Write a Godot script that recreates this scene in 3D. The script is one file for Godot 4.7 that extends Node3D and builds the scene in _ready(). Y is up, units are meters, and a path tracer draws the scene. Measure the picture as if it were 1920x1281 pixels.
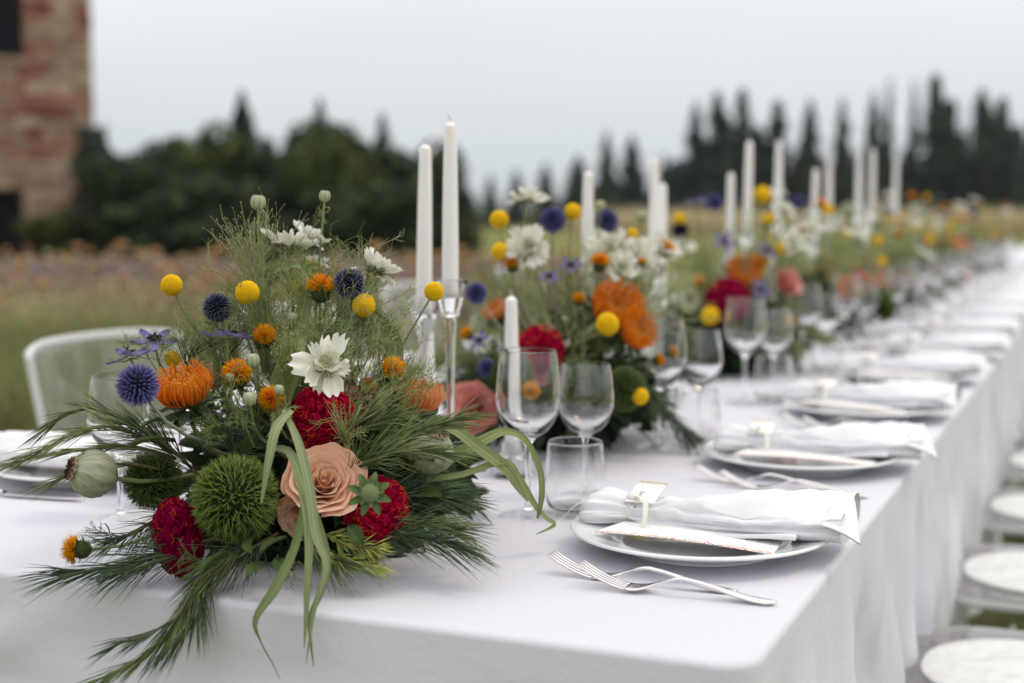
extends Node3D
# A long outdoor dinner table with flower arrangements, candles and clear chairs; a stone house, hedge and conifers behind.

class Builder:
	var v := PackedVector3Array()
	var c := PackedColorArray()
	var ix := PackedInt32Array()
	var uv := PackedVector2Array()
	var col := Color(1, 1, 1)

	func vert(p: Vector3, k: Color) -> int:
		v.append(p)
		c.append(k)
		return v.size() - 1

	func tri(a: int, b: int, d: int) -> void:
		ix.append(a)
		ix.append(d)
		ix.append(b)

	func quad(a: int, b: int, d: int, e: int) -> void:
		tri(a, b, d)
		tri(a, d, e)

	func tube(pts: PackedVector3Array, r0: float, r1: float, k: int, ca: Color, cb: Color, mid := 1.0) -> void:
		var n := pts.size()
		var up := Vector3.UP
		var last := 0
		for i in n:
			var d := (pts[mini(i + 1, n - 1)] - pts[maxi(i - 1, 0)]).normalized()
			if i == 0:
				up = d.cross(Vector3(0.31, 0.9, 0.29)).normalized()
				if up.length() < 0.5:
					up = d.cross(Vector3.RIGHT).normalized()
			up = (up - d * up.dot(d)).normalized()
			var side := d.cross(up)
			var t := float(i) / (n - 1)
			var r := lerpf(r0, r1, t) * (1.0 + (mid - 1.0) * sin(PI * t))
			var first := v.size()
			var kc := ca.lerp(cb, t)
			for j in k:
				var a := TAU * j / k
				vert(pts[i] + (up * cos(a) + side * sin(a)) * r, kc)
			if i > 0:
				for j in k:
					quad(last + j, last + (j + 1) % k, first + (j + 1) % k, first + j)
			last = first
		var tip := vert(pts[n - 1], cb)
		for j in k:
			tri(last + j, last + (j + 1) % k, tip)

	func needle(a: Vector3, d: Vector3, side: Vector3, length: float, r: float, bend: Vector3, ca: Color, cb: Color) -> void:
		var s := side * r
		var w := d.cross(side) * r
		var m := a + d * length * 0.55 + bend * 0.3
		var e := a + d * length + bend
		var kc := ca.lerp(cb, 0.5)
		var f := v.size()
		vert(a + s, ca)
		vert(a - s * 0.5 + w * 0.87, ca)
		vert(a - s * 0.5 - w * 0.87, ca)
		vert(m + s, kc)
		vert(m - s * 0.5 + w * 0.87, kc)
		vert(m - s * 0.5 - w * 0.87, kc)
		vert(e, cb)
		for j in 3:
			var j2 := (j + 1) % 3
			quad(f + j, f + j2, f + 3 + j2, f + 3 + j)
			tri(f + 3 + j, f + 3 + j2, f + 6)

	func ribbon(pts: PackedVector3Array, widths: PackedFloat32Array, nrm: Vector3, fold: float, ca: Color, cb: Color, twist := 0.0) -> void:
		var n := pts.size()
		var last := 0
		for i in n:
			var d := (pts[mini(i + 1, n - 1)] - pts[maxi(i - 1, 0)]).normalized()
			var t := float(i) / (n - 1)
			var up := nrm.rotated(d, twist * t)
			var side := d.cross(up).normalized()
			up = side.cross(d)
			var w := widths[i] * 0.5
			var kc := ca.lerp(cb, t)
			var f := v.size()
			var streak := [0.88, 1.12, 0.92, 1.3, 0.9, 1.08, 0.85]
			for j in 7:
				var x := (j - 3) / 3.0
				vert(pts[i] + side * w * x + up * w * fold * x * x + up * w * (0.05 if j % 2 else 0.0), kc * streak[j])
			if i > 0:
				for j in 6:
					quad(last + j, last + j + 1, f + j + 1, f + j)
			last = f

	func lathe(prof: PackedVector2Array, k: int, kc: Color, rib := 0.0, ribs := 8, kd := Color(-1, 0, 0)) -> void:
		var last := 0
		var n := prof.size()
		for i in n:
			var f := v.size()
			var cc := kc if kd.r < 0 else kc.lerp(kd, float(i) / (n - 1))
			for j in k:
				var a := TAU * j / k
				var r := prof[i].x * (1.0 + rib * cos(a * ribs))
				vert(Vector3(cos(a) * r, prof[i].y, -sin(a) * r), cc)
			if i > 0:
				for j in k:
					quad(last + j, last + (j + 1) % k, f + (j + 1) % k, f + j)
			last = f

	func ball(at: Vector3, r: Vector3, k: int, rows: int, kc: Color) -> void:
		var f := v.size()
		for i in rows + 1:
			var th := PI * i / rows
			for j in k:
				var a := TAU * j / k
				vert(at + Vector3(sin(th) * cos(a) * r.x, -cos(th) * r.y, -sin(th) * sin(a) * r.z), kc)
		for i in rows:
			for j in k:
				quad(f + i * k + j, f + i * k + (j + 1) % k, f + (i + 1) * k + (j + 1) % k, f + (i + 1) * k + j)

	func box(lo: Vector3, hi: Vector3, b: float, kc := Color(1, 1, 1)) -> void:
		# a box with chamfered edges: three nested rings per axis would be dear, so eight corners of three vertices
		var f := v.size()
		for i in 8:
			var s := Vector3(1 if i & 1 else -1, 1 if i & 2 else -1, 1 if i & 4 else -1)
			var p := Vector3(hi.x if i & 1 else lo.x, hi.y if i & 2 else lo.y, hi.z if i & 4 else lo.z)
			vert(p - Vector3(0, s.y * b, s.z * b), kc)
			vert(p - Vector3(s.x * b, 0, s.z * b), kc)
			vert(p - Vector3(s.x * b, s.y * b, 0), kc)
		var g := func(i: int, ax: int) -> int: return f + i * 3 + ax
		quad(g.call(1, 0), g.call(3, 0), g.call(7, 0), g.call(5, 0))
		quad(g.call(0, 0), g.call(4, 0), g.call(6, 0), g.call(2, 0))
		quad(g.call(2, 1), g.call(6, 1), g.call(7, 1), g.call(3, 1))
		quad(g.call(0, 1), g.call(1, 1), g.call(5, 1), g.call(4, 1))
		quad(g.call(4, 2), g.call(5, 2), g.call(7, 2), g.call(6, 2))
		quad(g.call(0, 2), g.call(2, 2), g.call(3, 2), g.call(1, 2))
		# edges
		for e in [[1, 3, 0, 2], [5, 7, 0, 2], [0, 2, 0, 2], [4, 6, 0, 2], [1, 5, 0, 1], [3, 7, 0, 1], [0, 4, 0, 1], [2, 6, 0, 1], [0, 1, 1, 2], [2, 3, 1, 2], [4, 5, 1, 2], [6, 7, 1, 2]]:
			quad(g.call(e[0], e[2]), g.call(e[1], e[2]), g.call(e[1], e[3]), g.call(e[0], e[3]))
		for i in 8:
			tri(g.call(i, 0), g.call(i, 1), g.call(i, 2))

	func grid(w: int, h: int, fn: Callable, ca: Color, cb := Color(-1, 0, 0), want_uv := false) -> void:
		var f := v.size()
		for j in h + 1:
			for i in w + 1:
				vert(fn.call(float(i) / w, float(j) / h), ca if cb.r < 0 else ca.lerp(cb, float(j) / h))
				if want_uv:
					uv.append(Vector2(float(i) / w, float(j) / h))
		for j in h:
			for i in w:
				quad(f + j * (w + 1) + i, f + j * (w + 1) + i + 1, f + (j + 1) * (w + 1) + i + 1, f + (j + 1) * (w + 1) + i)

	func sheet(w: int, h: int, fn: Callable, thick: float, ca: Color, want_uv := false) -> void:
		# a grid with a second face below it and closed edges
		var pts := PackedVector3Array()
		for j in h + 1:
			for i in w + 1:
				pts.append(fn.call(float(i) / w, float(j) / h))
		var f := v.size()
		var m := (w + 1) * (h + 1)
		for s in 2:
			for j in h + 1:
				for i in w + 1:
					var du := pts[j * (w + 1) + mini(i + 1, w)] - pts[j * (w + 1) + maxi(i - 1, 0)]
					var dv := pts[mini(j + 1, h) * (w + 1) + i] - pts[maxi(j - 1, 0) * (w + 1) + i]
					vert(pts[j * (w + 1) + i] + du.cross(dv).normalized() * thick * (0.5 - s), ca)
					if want_uv:
						uv.append(Vector2(float(i) / w, float(j) / h))
		for j in h:
			for i in w:
				var a := f + j * (w + 1) + i
				quad(a, a + 1, a + w + 2, a + w + 1)
				quad(a + m, a + m + w + 1, a + m + w + 2, a + m + 1)
		for i in w:
			quad(f + i, f + m + i, f + m + i + 1, f + i + 1)
			var a := f + h * (w + 1) + i
			quad(a, a + 1, a + m + 1, a + m)
		for j in h:
			var a := f + j * (w + 1)
			quad(a, a + w + 1, a + m + w + 1, a + m)
			a += w
			quad(a, a + m, a + m + w + 1, a + w + 1)

	func put(o: Builder, t: Transform3D) -> void:
		var f := v.size()
		v.append_array(t * o.v)
		c.append_array(o.c)
		for i in o.ix:
			ix.append(i + f)

	func mesh(m: Material, flat := false) -> ArrayMesh:
		var arr := []
		arr.resize(Mesh.ARRAY_MAX)
		var vv := v
		var cc := c
		var ii := ix
		if flat:
			vv = PackedVector3Array()
			cc = PackedColorArray()
			ii = PackedInt32Array()
			for i in ix:
				ii.append(vv.size())
				vv.append(v[i])
				cc.append(c[i])
		var nn := PackedVector3Array()
		nn.resize(vv.size())
		for i in range(0, ii.size(), 3):
			var a := ii[i]
			var b := ii[i + 1]
			var d := ii[i + 2]
			var q := (vv[d] - vv[a]).cross(vv[b] - vv[a])
			nn[a] += q
			nn[b] += q
			nn[d] += q
		for i in nn.size():
			nn[i] = nn[i].normalized() if nn[i].length_squared() > 0.0 else Vector3.UP
		arr[Mesh.ARRAY_VERTEX] = vv
		arr[Mesh.ARRAY_NORMAL] = nn
		arr[Mesh.ARRAY_COLOR] = cc
		arr[Mesh.ARRAY_INDEX] = ii
		if uv.size() == vv.size():
			arr[Mesh.ARRAY_TEX_UV] = uv
		var am := ArrayMesh.new()
		am.add_surface_from_arrays(Mesh.PRIMITIVE_TRIANGLES, arr)
		am.surface_set_material(0, m)
		return am

var rng := RandomNumberGenerator.new()
var M := {}
var cache := {}
var used := {}
var noise := FastNoiseLite.new()

func rnd(a: float, b: float) -> float:
	return rng.randf_range(a, b)

func fib(i: int, n: int) -> Vector3:
	var y := 1.0 - 2.0 * (i + 0.5) / n
	var a := i * 2.399963
	var r := sqrt(1.0 - y * y)
	return Vector3(cos(a) * r, y, sin(a) * r)

func rdir() -> Vector3:
	return Vector3(rng.randfn(), rng.randfn(), rng.randfn()).normalized()

func any_side(d: Vector3) -> Vector3:
	var s := d.cross(rdir())
	return s.normalized() if s.length() > 0.01 else Vector3.RIGHT

func along(d: Vector3, roll := 0.0) -> Basis:
	# a basis whose y axis is d
	var y := d.normalized()
	var x := y.cross(Vector3(0.13, 0.2, 0.97)).normalized()
	x = x.rotated(y, roll)
	return Basis(x, y, x.cross(y))

func curve(p: Array, n: int) -> PackedVector3Array:
	# Catmull-Rom through the points
	var out := PackedVector3Array()
	var m := p.size()
	for i in n + 1:
		var t := float(i) / n * (m - 1)
		var k := mini(int(t), m - 2)
		var f := t - k
		var a: Vector3 = p[maxi(k - 1, 0)]
		var d: Vector3 = p[mini(k + 2, m - 1)]
		out.append((p[k] as Vector3).cubic_interpolate(p[k + 1], a, d, f))
	return out

func named(called: String) -> String:
	var k: int = used.get(called, -1) + 1
	used[called] = k
	return called if k == 0 else "%s_%03d" % [called, k]

func tag(o: Node, label: String, category: String, group := "", kind := "") -> Node:
	o.set_meta("label", label)
	o.set_meta("category", category)
	if group:
		o.set_meta("group", group)
	if kind:
		o.set_meta("kind", kind)
	return o

func root(called: String, at := Vector3.ZERO) -> Node3D:
	var o := Node3D.new()
	o.name = named(called)
	add_child(o, true)
	o.position = at
	return o

func node(called: String, parent: Node, at := Vector3.ZERO) -> Node3D:
	var o := Node3D.new()
	o.name = called
	parent.add_child(o, true)
	o.position = at
	return o

func part(called: String, m: Mesh, parent: Node, t := Transform3D(), kind := "") -> MeshInstance3D:
	var o := MeshInstance3D.new()
	o.name = called if parent != self else named(called)
	o.mesh = m
	parent.add_child(o, true)
	o.transform = t
	if kind:
		o.set_meta("kind", kind)
	return o

func copy_of(o: Node3D, base: String) -> Node3D:
	var q: Node3D = o.duplicate()
	q.name = named(base)
	add_child(q, true)
	return q

func lin(r: float, g: float, b: float) -> Color:
	return Color(r, g, b).linear_to_srgb()

func ordinal(i: int) -> String:
	return ["first", "second", "third", "fourth", "fifth", "sixth", "seventh", "eighth", "ninth", "tenth", "eleventh", "twelfth", "thirteenth", "fourteenth", "fifteenth", "sixteenth", "seventeenth", "eighteenth"][i]

func std(r: float, g: float, b: float, rough: float) -> StandardMaterial3D:
	var m := StandardMaterial3D.new()
	m.albedo_color = lin(r, g, b)
	m.roughness = rough
	return m

func veg(rough: float, back: float, spec := 0.2) -> StandardMaterial3D:
	var m := std(1, 1, 1, rough)
	m.vertex_color_use_as_albedo = true
	m.metallic_specular = spec
	if back > 0:
		m.backlight_enabled = true
		m.backlight = Color(back, back, back).linear_to_srgb()
	return m

func noise_tex(freq: float, size: int, normal: bool, bump := 4.0, octaves := 4, sd := 1) -> NoiseTexture2D:
	var n := FastNoiseLite.new()
	n.seed = sd
	n.frequency = freq
	n.fractal_octaves = octaves
	var t := NoiseTexture2D.new()
	t.width = size
	t.height = size
	t.seamless = true
	t.noise = n
	t.as_normal_map = normal
	t.bump_strength = bump
	return t

func triplanar(m: StandardMaterial3D, s: float) -> void:
	m.uv1_triplanar = true
	m.uv1_world_triplanar = true
	m.uv1_scale = Vector3(s, s, s)

func make_materials() -> void:
	M.leaf = veg(0.55, 0.25)
	M.stem = veg(0.55, 0.0)
	M.needle = veg(0.5, 0.1)
	M.petal = veg(0.7, 0.45, 0.15)
	M.filament = veg(0.7, 0.9, 0.12)
	M.bracket = std(0.015, 0.026, 0.02, 0.4)
	M.board = std(0.30, 0.22, 0.14, 0.7)
	M.soft_petal = veg(0.75, 0.85, 0.1)
	M.fuzz = veg(0.85, 0.2, 0.12)
	M.waxy = veg(0.45, 0.15)
	M.far_leaf = veg(0.8, 0.15, 0.2)
	M.bark = std(0.07, 0.055, 0.045, 0.9)
	M.cloth = std(0.625, 0.625, 0.685, 0.92)
	M.cloth.metallic_specular = 0.25
	M.cloth.rim_enabled = true
	M.cloth.rim = 0.2
	M.cloth.normal_enabled = true
	M.cloth.normal_texture = noise_tex(0.02, 512, true, 5.0, 5, 3)
	M.cloth.normal_scale = 0.22
	triplanar(M.cloth, 4.3)
	var wv := Image.create(128, 128, false, Image.FORMAT_RGB8)
	rng.seed = 5
	for y in 128:
		for x in 128:
			var k := 0.93 + 0.04 * sin(x * TAU / 4.0) * sin(y * TAU / 4.0) + rng.randf() * 0.03
			wv.set_pixel(x, y, Color(k, k, k))
	M.cloth.detail_enabled = true
	M.cloth.detail_blend_mode = BaseMaterial3D.BLEND_MODE_MUL
	M.cloth.detail_albedo = ImageTexture.create_from_image(wv)
	M.cloth.detail_enabled = false
	M.napkin = std(0.72, 0.725, 0.76, 0.9)
	M.napkin.rim_enabled = true
	M.napkin.rim = 0.2
	M.napkin.metallic_specular = 0.25
	M.napkin.normal_enabled = true
	M.napkin.normal_texture = noise_tex(0.05, 256, true, 4.0, 4, 8)
	M.napkin.normal_scale = 0.2
	triplanar(M.napkin, 8.0)
	M.ribbon = std(0.70, 0.68, 0.61, 0.5)
	M.china = std(0.83, 0.835, 0.845, 0.12)
	M.china.clearcoat_enabled = true
	M.china.clearcoat = 0.5
	M.china.clearcoat_roughness = 0.05
	M.silver = std(0.80, 0.77, 0.75, 0.16)
	M.silver.metallic = 1.0
	M.wax = std(0.82, 0.815, 0.80, 0.4)
	M.wax.subsurf_scatter_enabled = true
	M.wax.subsurf_scatter_strength = 0.3
	M.wick = std(0.5, 0.47, 0.42, 0.9)
	M.glass = std(1, 1, 1, 0.0)
	M.glass.albedo_color = Color(1, 1, 1, 0.0)
	M.glass.transparency = BaseMaterial3D.TRANSPARENCY_ALPHA
	M.glass.refraction_enabled = true
	M.glass.refraction_scale = 0.05
	M.pane = std(0.95, 0.96, 0.97, 0.03)
	M.pane.albedo_color = Color(0.97, 0.98, 0.98, 0.012)
	M.pane.metallic_specular = 0.4
	M.pane.transparency = BaseMaterial3D.TRANSPARENCY_ALPHA
	M.edge = std(0.85, 0.87, 0.88, 0.1)
	M.edge.albedo_color = Color(0.95, 0.96, 0.97, 0.38)  # whitish colour paints the sky gleam along the clear edges
	M.edge.transparency = BaseMaterial3D.TRANSPARENCY_ALPHA
	M.sky_sheen = std(0.72, 0.73, 0.72, 0.3)  # opaque white that paints the sky reflected in the clear seat
	M.sky_sheen.normal_enabled = true
	M.sky_sheen.normal_texture = noise_tex(0.01, 256, true, 6.0, 3, 11)
	triplanar(M.sky_sheen, 4.0)
	M.thin_glass = std(1, 1, 1, 0.0)
	M.thin_glass.albedo_color = Color(1, 1, 1, 0.0)
	M.thin_glass.metallic_specular = 0.36
	M.thin_glass.transparency = BaseMaterial3D.TRANSPARENCY_ALPHA
	M.seat_clear = std(0.56, 0.55, 0.56, 0.06)
	M.seat_clear.albedo_color = Color(0.56, 0.545, 0.56, 0.36)
	M.back_clear = std(0.9, 0.9, 0.9, 0.04)
	M.back_clear.albedo_color = Color(0.93, 0.95, 0.95, 0.035)
	M.back_clear.transparency = BaseMaterial3D.TRANSPARENCY_ALPHA
	M.seat_clear.transparency = BaseMaterial3D.TRANSPARENCY_ALPHA
	M.steel = std(0.6, 0.6, 0.6, 0.3)
	M.steel.metallic = 1.0
	M.card = std(0.78, 0.775, 0.765, 0.7)
	M.gold = std(0.55, 0.36, 0.16, 0.35)
	M.ink = std(0.24, 0.24, 0.28, 0.8)
	M.coral = std(0.65, 0.16, 0.10, 0.8)
	M.ochre = std(0.7, 0.42, 0.1, 0.8)
	M.dark_wood = std(0.012, 0.010, 0.010, 0.8)
	M.dark_wood.metallic_specular = 0.15
	M.dark_pane = std(0.012, 0.014, 0.018, 0.3)
	M.dark_pane.metallic_specular = 0.12
	M.mortar = std(0.26, 0.18, 0.13, 0.95)
	M.mortar.normal_enabled = true
	M.mortar.normal_texture = noise_tex(0.03, 256, true, 8.0, 5, 21)
	triplanar(M.mortar, 0.8)
	M.stones = []
	for k in [[0.34, 0.24, 0.165], [0.42, 0.31, 0.22], [0.27, 0.175, 0.12], [0.27, 0.10, 0.07], [0.17, 0.045, 0.038], [0.33, 0.155, 0.10]]:
		var m := std(k[0], k[1], k[2], 0.92)
		m.normal_enabled = true
		m.normal_texture = M.mortar.normal_texture
		triplanar(m, 1.3)
		M.stones.append(m)
	M.bowl = std(0.02, 0.03, 0.022, 0.6)
	M.ground = std(1, 1, 1, 1.0)
	var g := Gradient.new()
	g.offsets = PackedFloat32Array([0.0, 0.35, 0.6, 1.0])
	g.colors = PackedColorArray([lin(0.09, 0.10, 0.03), lin(0.15, 0.16, 0.05), lin(0.19, 0.195, 0.07), lin(0.24, 0.225, 0.10)])
	var gt := noise_tex(0.012, 512, false, 1.0, 6, 31)
	gt.color_ramp = g
	M.ground.albedo_texture = gt
	M.ground.metallic_specular = 0.1
	triplanar(M.ground, 0.21)

# ---------------------------------------------------------------- flower heads, one unit across, stem axis = y
func petal_grid(w: int, h: int, length: float, width: float, cup: float, lobes: float, ruffle: float, ca: Color, cb: Color, sd: int) -> Builder:
	var b := Builder.new()
	var ph := float(sd) * 1.7
	b.grid(w, h, func(s: float, t: float) -> Vector3:
		var u := s * 2.0 - 1.0
		var prof: float = pow(sin(PI * (0.06 + 0.62 * t)), 0.8) * (0.55 + 0.45 * t)
		var ln := t * length * (1.0 - lobes * 0.32 * (1.0 - cos(u * PI * 2.6 + sin(ph) * 0.8)) * t * t - 0.24 * u * u * u * u * t)
		var y := cup * t * t * length + ruffle * sin(u * 7.0 + ph + t * 2.0) * t * t * length + 0.10 * width * u * u
		return Vector3(u * width * 0.5 * prof, y, ln), ca, cb)
	return b

func head(kind: String, var_n := 0) -> Mesh:
	var key := kind + str(var_n)
	if cache.has(key):
		return cache[key]
	rng.seed = hash(key)
	var b := Builder.new()
	var m: Material = M.petal
	match kind:
		"billy_button":
			b.ball(Vector3.ZERO, Vector3.ONE * 0.445, 20, 12, Color(0.62, 0.33, 0.008))
			var n := 420
			for i in n:
				var d := fib(i, n)
				var x := any_side(d)
				var z := d.cross(x)
				var k := Color(0.95, 0.60, 0.022) * rnd(0.85, 1.05)
				var f := b.vert(d * rnd(0.485, 0.520), k * 1.08)
				for j in 5:
					var a := TAU * j / 5
					b.vert(d * 0.435 + (x * cos(a) + z * sin(a)) * 0.046, k * 0.8)
				for j in 5:
					b.tri(f, f + 1 + j, f + 1 + (j + 1) % 5)
			m = M.fuzz
		"globe_thistle":
			var dark := Color(0.014, 0.017, 0.034)
			var mid := Color(0.045, 0.052, 0.10)
			var tip := Color(0.30, 0.29, 0.42)
			if var_n == 1:
				mid = Color(0.09, 0.09, 0.24)
				tip = Color(0.26, 0.24, 0.48)
			if var_n == 2:
				mid = Color(0.02, 0.024, 0.05)
				tip = Color(0.12, 0.12, 0.19)
			b.ball(Vector3.ZERO, Vector3.ONE * 0.27, 14, 8, dark)
			var n := 250
			for i in n:
				var d := (fib(i, n) + rdir() * 0.045).normalized()
				var x := any_side(d)
				var z := d.cross(x)
				var f := b.v.size()
				var e := rnd(0.46, 0.52)
				for r in [[0.24, 0.012, dark], [0.37, 0.023, mid], [0.43, 0.016, mid * 1.5], [e, 0.006, tip]]:
					for j in 4:
						var a := TAU * j / 4
						b.vert(d * r[0] + (x * cos(a) + z * sin(a)) * r[1], r[2])
				for k in 3:
					for j in 4:
						b.quad(f + k * 4 + j, f + k * 4 + (j + 1) % 4, f + k * 4 + 4 + (j + 1) % 4, f + k * 4 + 4 + j)
				if i % 2 == 0:
					for j in 3:
						b.needle(d * 0.42, (d + any_side(d) * 0.8).normalized(), x, 0.07, 0.006, Vector3.ZERO, mid * 1.5, tip * 0.8)
			m = M.fuzz
		"safflower":
			m = M.filament
			var n := 330
			for i in n:
				var t := sqrt((i + 0.5) / n)
				var th := t * 1.75
				var a := i * 2.399963 + rnd(-0.2, 0.2)
				var d := Vector3(sin(th) * cos(a), cos(th), sin(th) * sin(a))
				var k := Color(0.97, 0.36, 0.008).lerp(Color(0.97, 0.56, 0.016), rng.randf())
				if t < 0.55 and rng.randf() < 0.5 and var_n != 1:
					k = Color(0.95, 0.20, 0.010)
				var s := Vector3(cos(a), 0, sin(a)) * 0.10 * t
				b.needle(s, d, any_side(d), rnd(0.34, 0.47) * (1.0 if t < 0.8 else 0.9), 0.017, Vector3(rnd(-.05, .05), rnd(-.05, .06), rnd(-.05, .05)), k * 0.85, k.lerp(Color(0.96, 0.55, 0.02), 0.35))
		"safflower_bud":
			b.ball(Vector3(0, -0.22, 0), Vector3(0.29, 0.31, 0.29), 14, 8, Color(0.06, 0.09, 0.035))
			for i in 34:
				var a := i * 2.399963
				var y := -0.48 + 0.52 * float(i) / 34
				var rr := sqrt(maxf(0.02, 1.0 - pow((y + 0.22) / 0.31, 2))) * 0.29
				var p := Vector3(cos(a) * rr, y, sin(a) * rr)
				var out := Vector3(cos(a), 0.55, sin(a)).normalized()
				var k := Color(0.085, 0.12, 0.045) * rnd(0.7, 1.25)
				b.ribbon(PackedVector3Array([p * 0.97, p + out * 0.10, p + out * 0.17 + Vector3(cos(a), -.3, sin(a)) * 0.06]), PackedFloat32Array([0.13, 0.10, 0.008]), Vector3(cos(a), -0.6, sin(a)).normalized(), 0.2, k * 0.8, k * 1.3)
			m = M.leaf
		"pincushion":
			b.ball(Vector3(0, 0.02, 0), Vector3(0.15, 0.14, 0.15), 12, 6, Color(0.8, 0.15, 0.01))
			m = M.filament
			var n := 300
			for i in n:
				var t := sqrt((i + 0.5) / n)
				var th := t * 1.62
				var a := i * 2.399963 + rnd(-0.12, 0.12)
				var hz := Vector3(cos(a), 0, sin(a))
				var d := (hz * sin(th) + Vector3.UP * cos(th)).normalized()
				var ln := lerpf(0.30, 0.52, t) * rnd(0.88, 1.1)
				var k0 := Color(0.96, 0.17, 0.008).lerp(Color(0.97, 0.30, 0.014), rng.randf())
				var k1 := Color(0.98, 0.46, 0.05)
				if var_n == 1:
					k0 = Color(0.97, 0.38, 0.09)
					k1 = Color(0.98, 0.60, 0.30)
				var hh := 0.44 + rnd(-0.05, 0.06) if t > 0.5 else lerpf(0.25, 0.40, t * 2.0) + rnd(-0.03, 0.03)
				var p0 := hz * 0.09 * t + Vector3(0, -0.06 * t, 0)
				var p1 := hz * 0.37 * t + Vector3(0, hh * 0.22, 0)
				var p2 := hz * rnd(0.44, 0.50) * t + Vector3(0, hh * 0.72, 0)
				var p3 := hz * rnd(0.36, 0.48) * t + Vector3(rnd(-.02, .02), hh, rnd(-.02, .02))
				if t < 0.55:
					k1 = Color(0.98, 0.62, 0.13)
				b.tube(PackedVector3Array([p0, p1, p2, p3]), 0.011, 0.008, 3, k0, k1)
				b.ball(p3, Vector3(0.013, 0.017, 0.013), 4, 3, k1.lerp(Color(0.75, 0.10, 0.01), 0.25 if t > 0.5 else 0.0))
		"pincushion_leaf":
			for i in 14:
				var a := TAU * i / 14 + rnd(-.2, .2)
				var hz := Vector3(cos(a), 0, sin(a))
				var k := Color(0.04, 0.065, 0.03) * rnd(0.8, 1.3)
				b.ribbon(PackedVector3Array([Vector3(0, -0.16, 0) + hz * 0.04, hz * 0.26 + Vector3(0, -0.2 + rnd(0, .1), 0), hz * 0.46 + Vector3(0, -0.16 + rnd(-.08, .12), 0), hz * 0.6 + Vector3(0, -0.1, 0)]), PackedFloat32Array([0.09, 0.17, 0.14, 0.01]), Vector3.UP, 0.25, k, k * 1.2)
			m = M.leaf
		"scabiosa_heart":
			for i in 90:
				var d := fib(i, 180)
				d.y = absf(d.y) * 0.55 + 0.05
				var p := Vector3(d.x * 0.16, d.y * 0.16, d.z * 0.16)
				var k := Color(0.74, 0.74, 0.55).lerp(Color(0.48, 0.52, 0.22), rng.randf() * 0.6)
				b.needle(p, (d + rdir() * 0.3).normalized(), any_side(d), rnd(0.05, 0.11), 0.016, Vector3.ZERO, k * 0.8, k)
		"scabiosa_petal":
			b = petal_grid(12, 8, 0.47, [0.34, 0.26, 0.38, 0.30][var_n % 4], [0.10, 0.30, -0.14, 0.42][var_n % 4], [0.26, 0.34, 0.22, 0.30][var_n % 4], 0.075, Color(0.70, 0.71, 0.56), Color(0.84, 0.83, 0.78), var_n)
		"scabiosa_petal_small":
			b = petal_grid(6, 5, 0.26, 0.19, [0.5, 0.3, 0.7][var_n % 3], 0.25, 0.09, Color(0.70, 0.70, 0.50), Color(0.83, 0.82, 0.74), var_n + 7)
		"scabiosa_bract":
			for i in 9:
				var a := TAU * i / 9
				var hz := Vector3(cos(a), 0, sin(a))
				var k := Color(0.13, 0.18, 0.07) * rnd(0.8, 1.2)
				b.ribbon(PackedVector3Array([Vector3(0, -0.05, 0), hz * 0.14 + Vector3(0, -0.05, 0), hz * 0.27 + Vector3(0, -0.015, 0), hz * rnd(0.32, 0.38) + Vector3(0, 0.0, 0)]), PackedFloat32Array([0.04, 0.065, 0.04, 0.004]), Vector3.UP, 0.3, k, k * 1.2)
			b.ball(Vector3(0, -0.045, 0), Vector3(0.07, 0.06, 0.07), 10, 5, Color(0.2, 0.25, 0.1))
			m = M.leaf
		"cockscomb":
			var nz := FastNoiseLite.new()
			nz.seed = 40 + var_n
			nz.frequency = 2.0
			nz.fractal_octaves = 1
			var body := func(d: Vector3) -> float:
				var q: float = absf(nz.get_noise_3dv(d))
				var fine: float = absf(nz.get_noise_3dv(d * 2.3 + Vector3(4, 1, 7)))
				return 0.385 + 0.075 * smoothstep(0.0, 0.22, q) + 0.03 * smoothstep(0.0, 0.2, fine)
			var w := 120
			var h := 72
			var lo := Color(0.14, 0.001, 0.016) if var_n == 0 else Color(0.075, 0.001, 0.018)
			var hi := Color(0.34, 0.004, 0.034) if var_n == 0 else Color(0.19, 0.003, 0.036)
			var f := b.v.size()
			for j in h + 1:
				for i in w + 1:
					var th := PI * j / h
					var a := TAU * i / w
					var d := Vector3(sin(th) * cos(a), -cos(th), -sin(th) * sin(a))
					var r: float = body.call(d)
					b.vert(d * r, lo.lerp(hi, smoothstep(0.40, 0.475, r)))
			for j in h:
				for i in w:
					b.quad(f + j * (w + 1) + i, f + j * (w + 1) + i + 1, f + (j + 1) * (w + 1) + i + 1, f + (j + 1) * (w + 1) + i)
			for i in 150:
				var d := (fib(i, 150) + rdir() * 0.07).normalized()
				var g := any_side(d)
				var pts := PackedVector3Array()
				var bend := rnd(-1.0, 1.0)
				var ph := rnd(0, TAU)
				for j in 15:
					var r: float = body.call(d)
					pts.append(d * (r + 0.016))
					g = (g - d * g.dot(d)).normalized().rotated(d, sin(j * 0.75 + ph) * 0.85 + bend * 0.12)
					d = (d + g * 0.036).normalized()
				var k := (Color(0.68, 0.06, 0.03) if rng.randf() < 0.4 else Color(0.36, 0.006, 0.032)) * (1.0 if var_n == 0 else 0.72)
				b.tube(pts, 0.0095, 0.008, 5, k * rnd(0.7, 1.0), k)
				# the crest's skirt drops from the squiggle into the body
				var fs := b.v.size()
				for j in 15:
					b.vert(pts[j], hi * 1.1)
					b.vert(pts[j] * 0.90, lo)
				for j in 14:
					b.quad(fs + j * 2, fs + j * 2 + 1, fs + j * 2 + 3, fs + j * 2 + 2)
			m = M.fuzz
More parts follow.
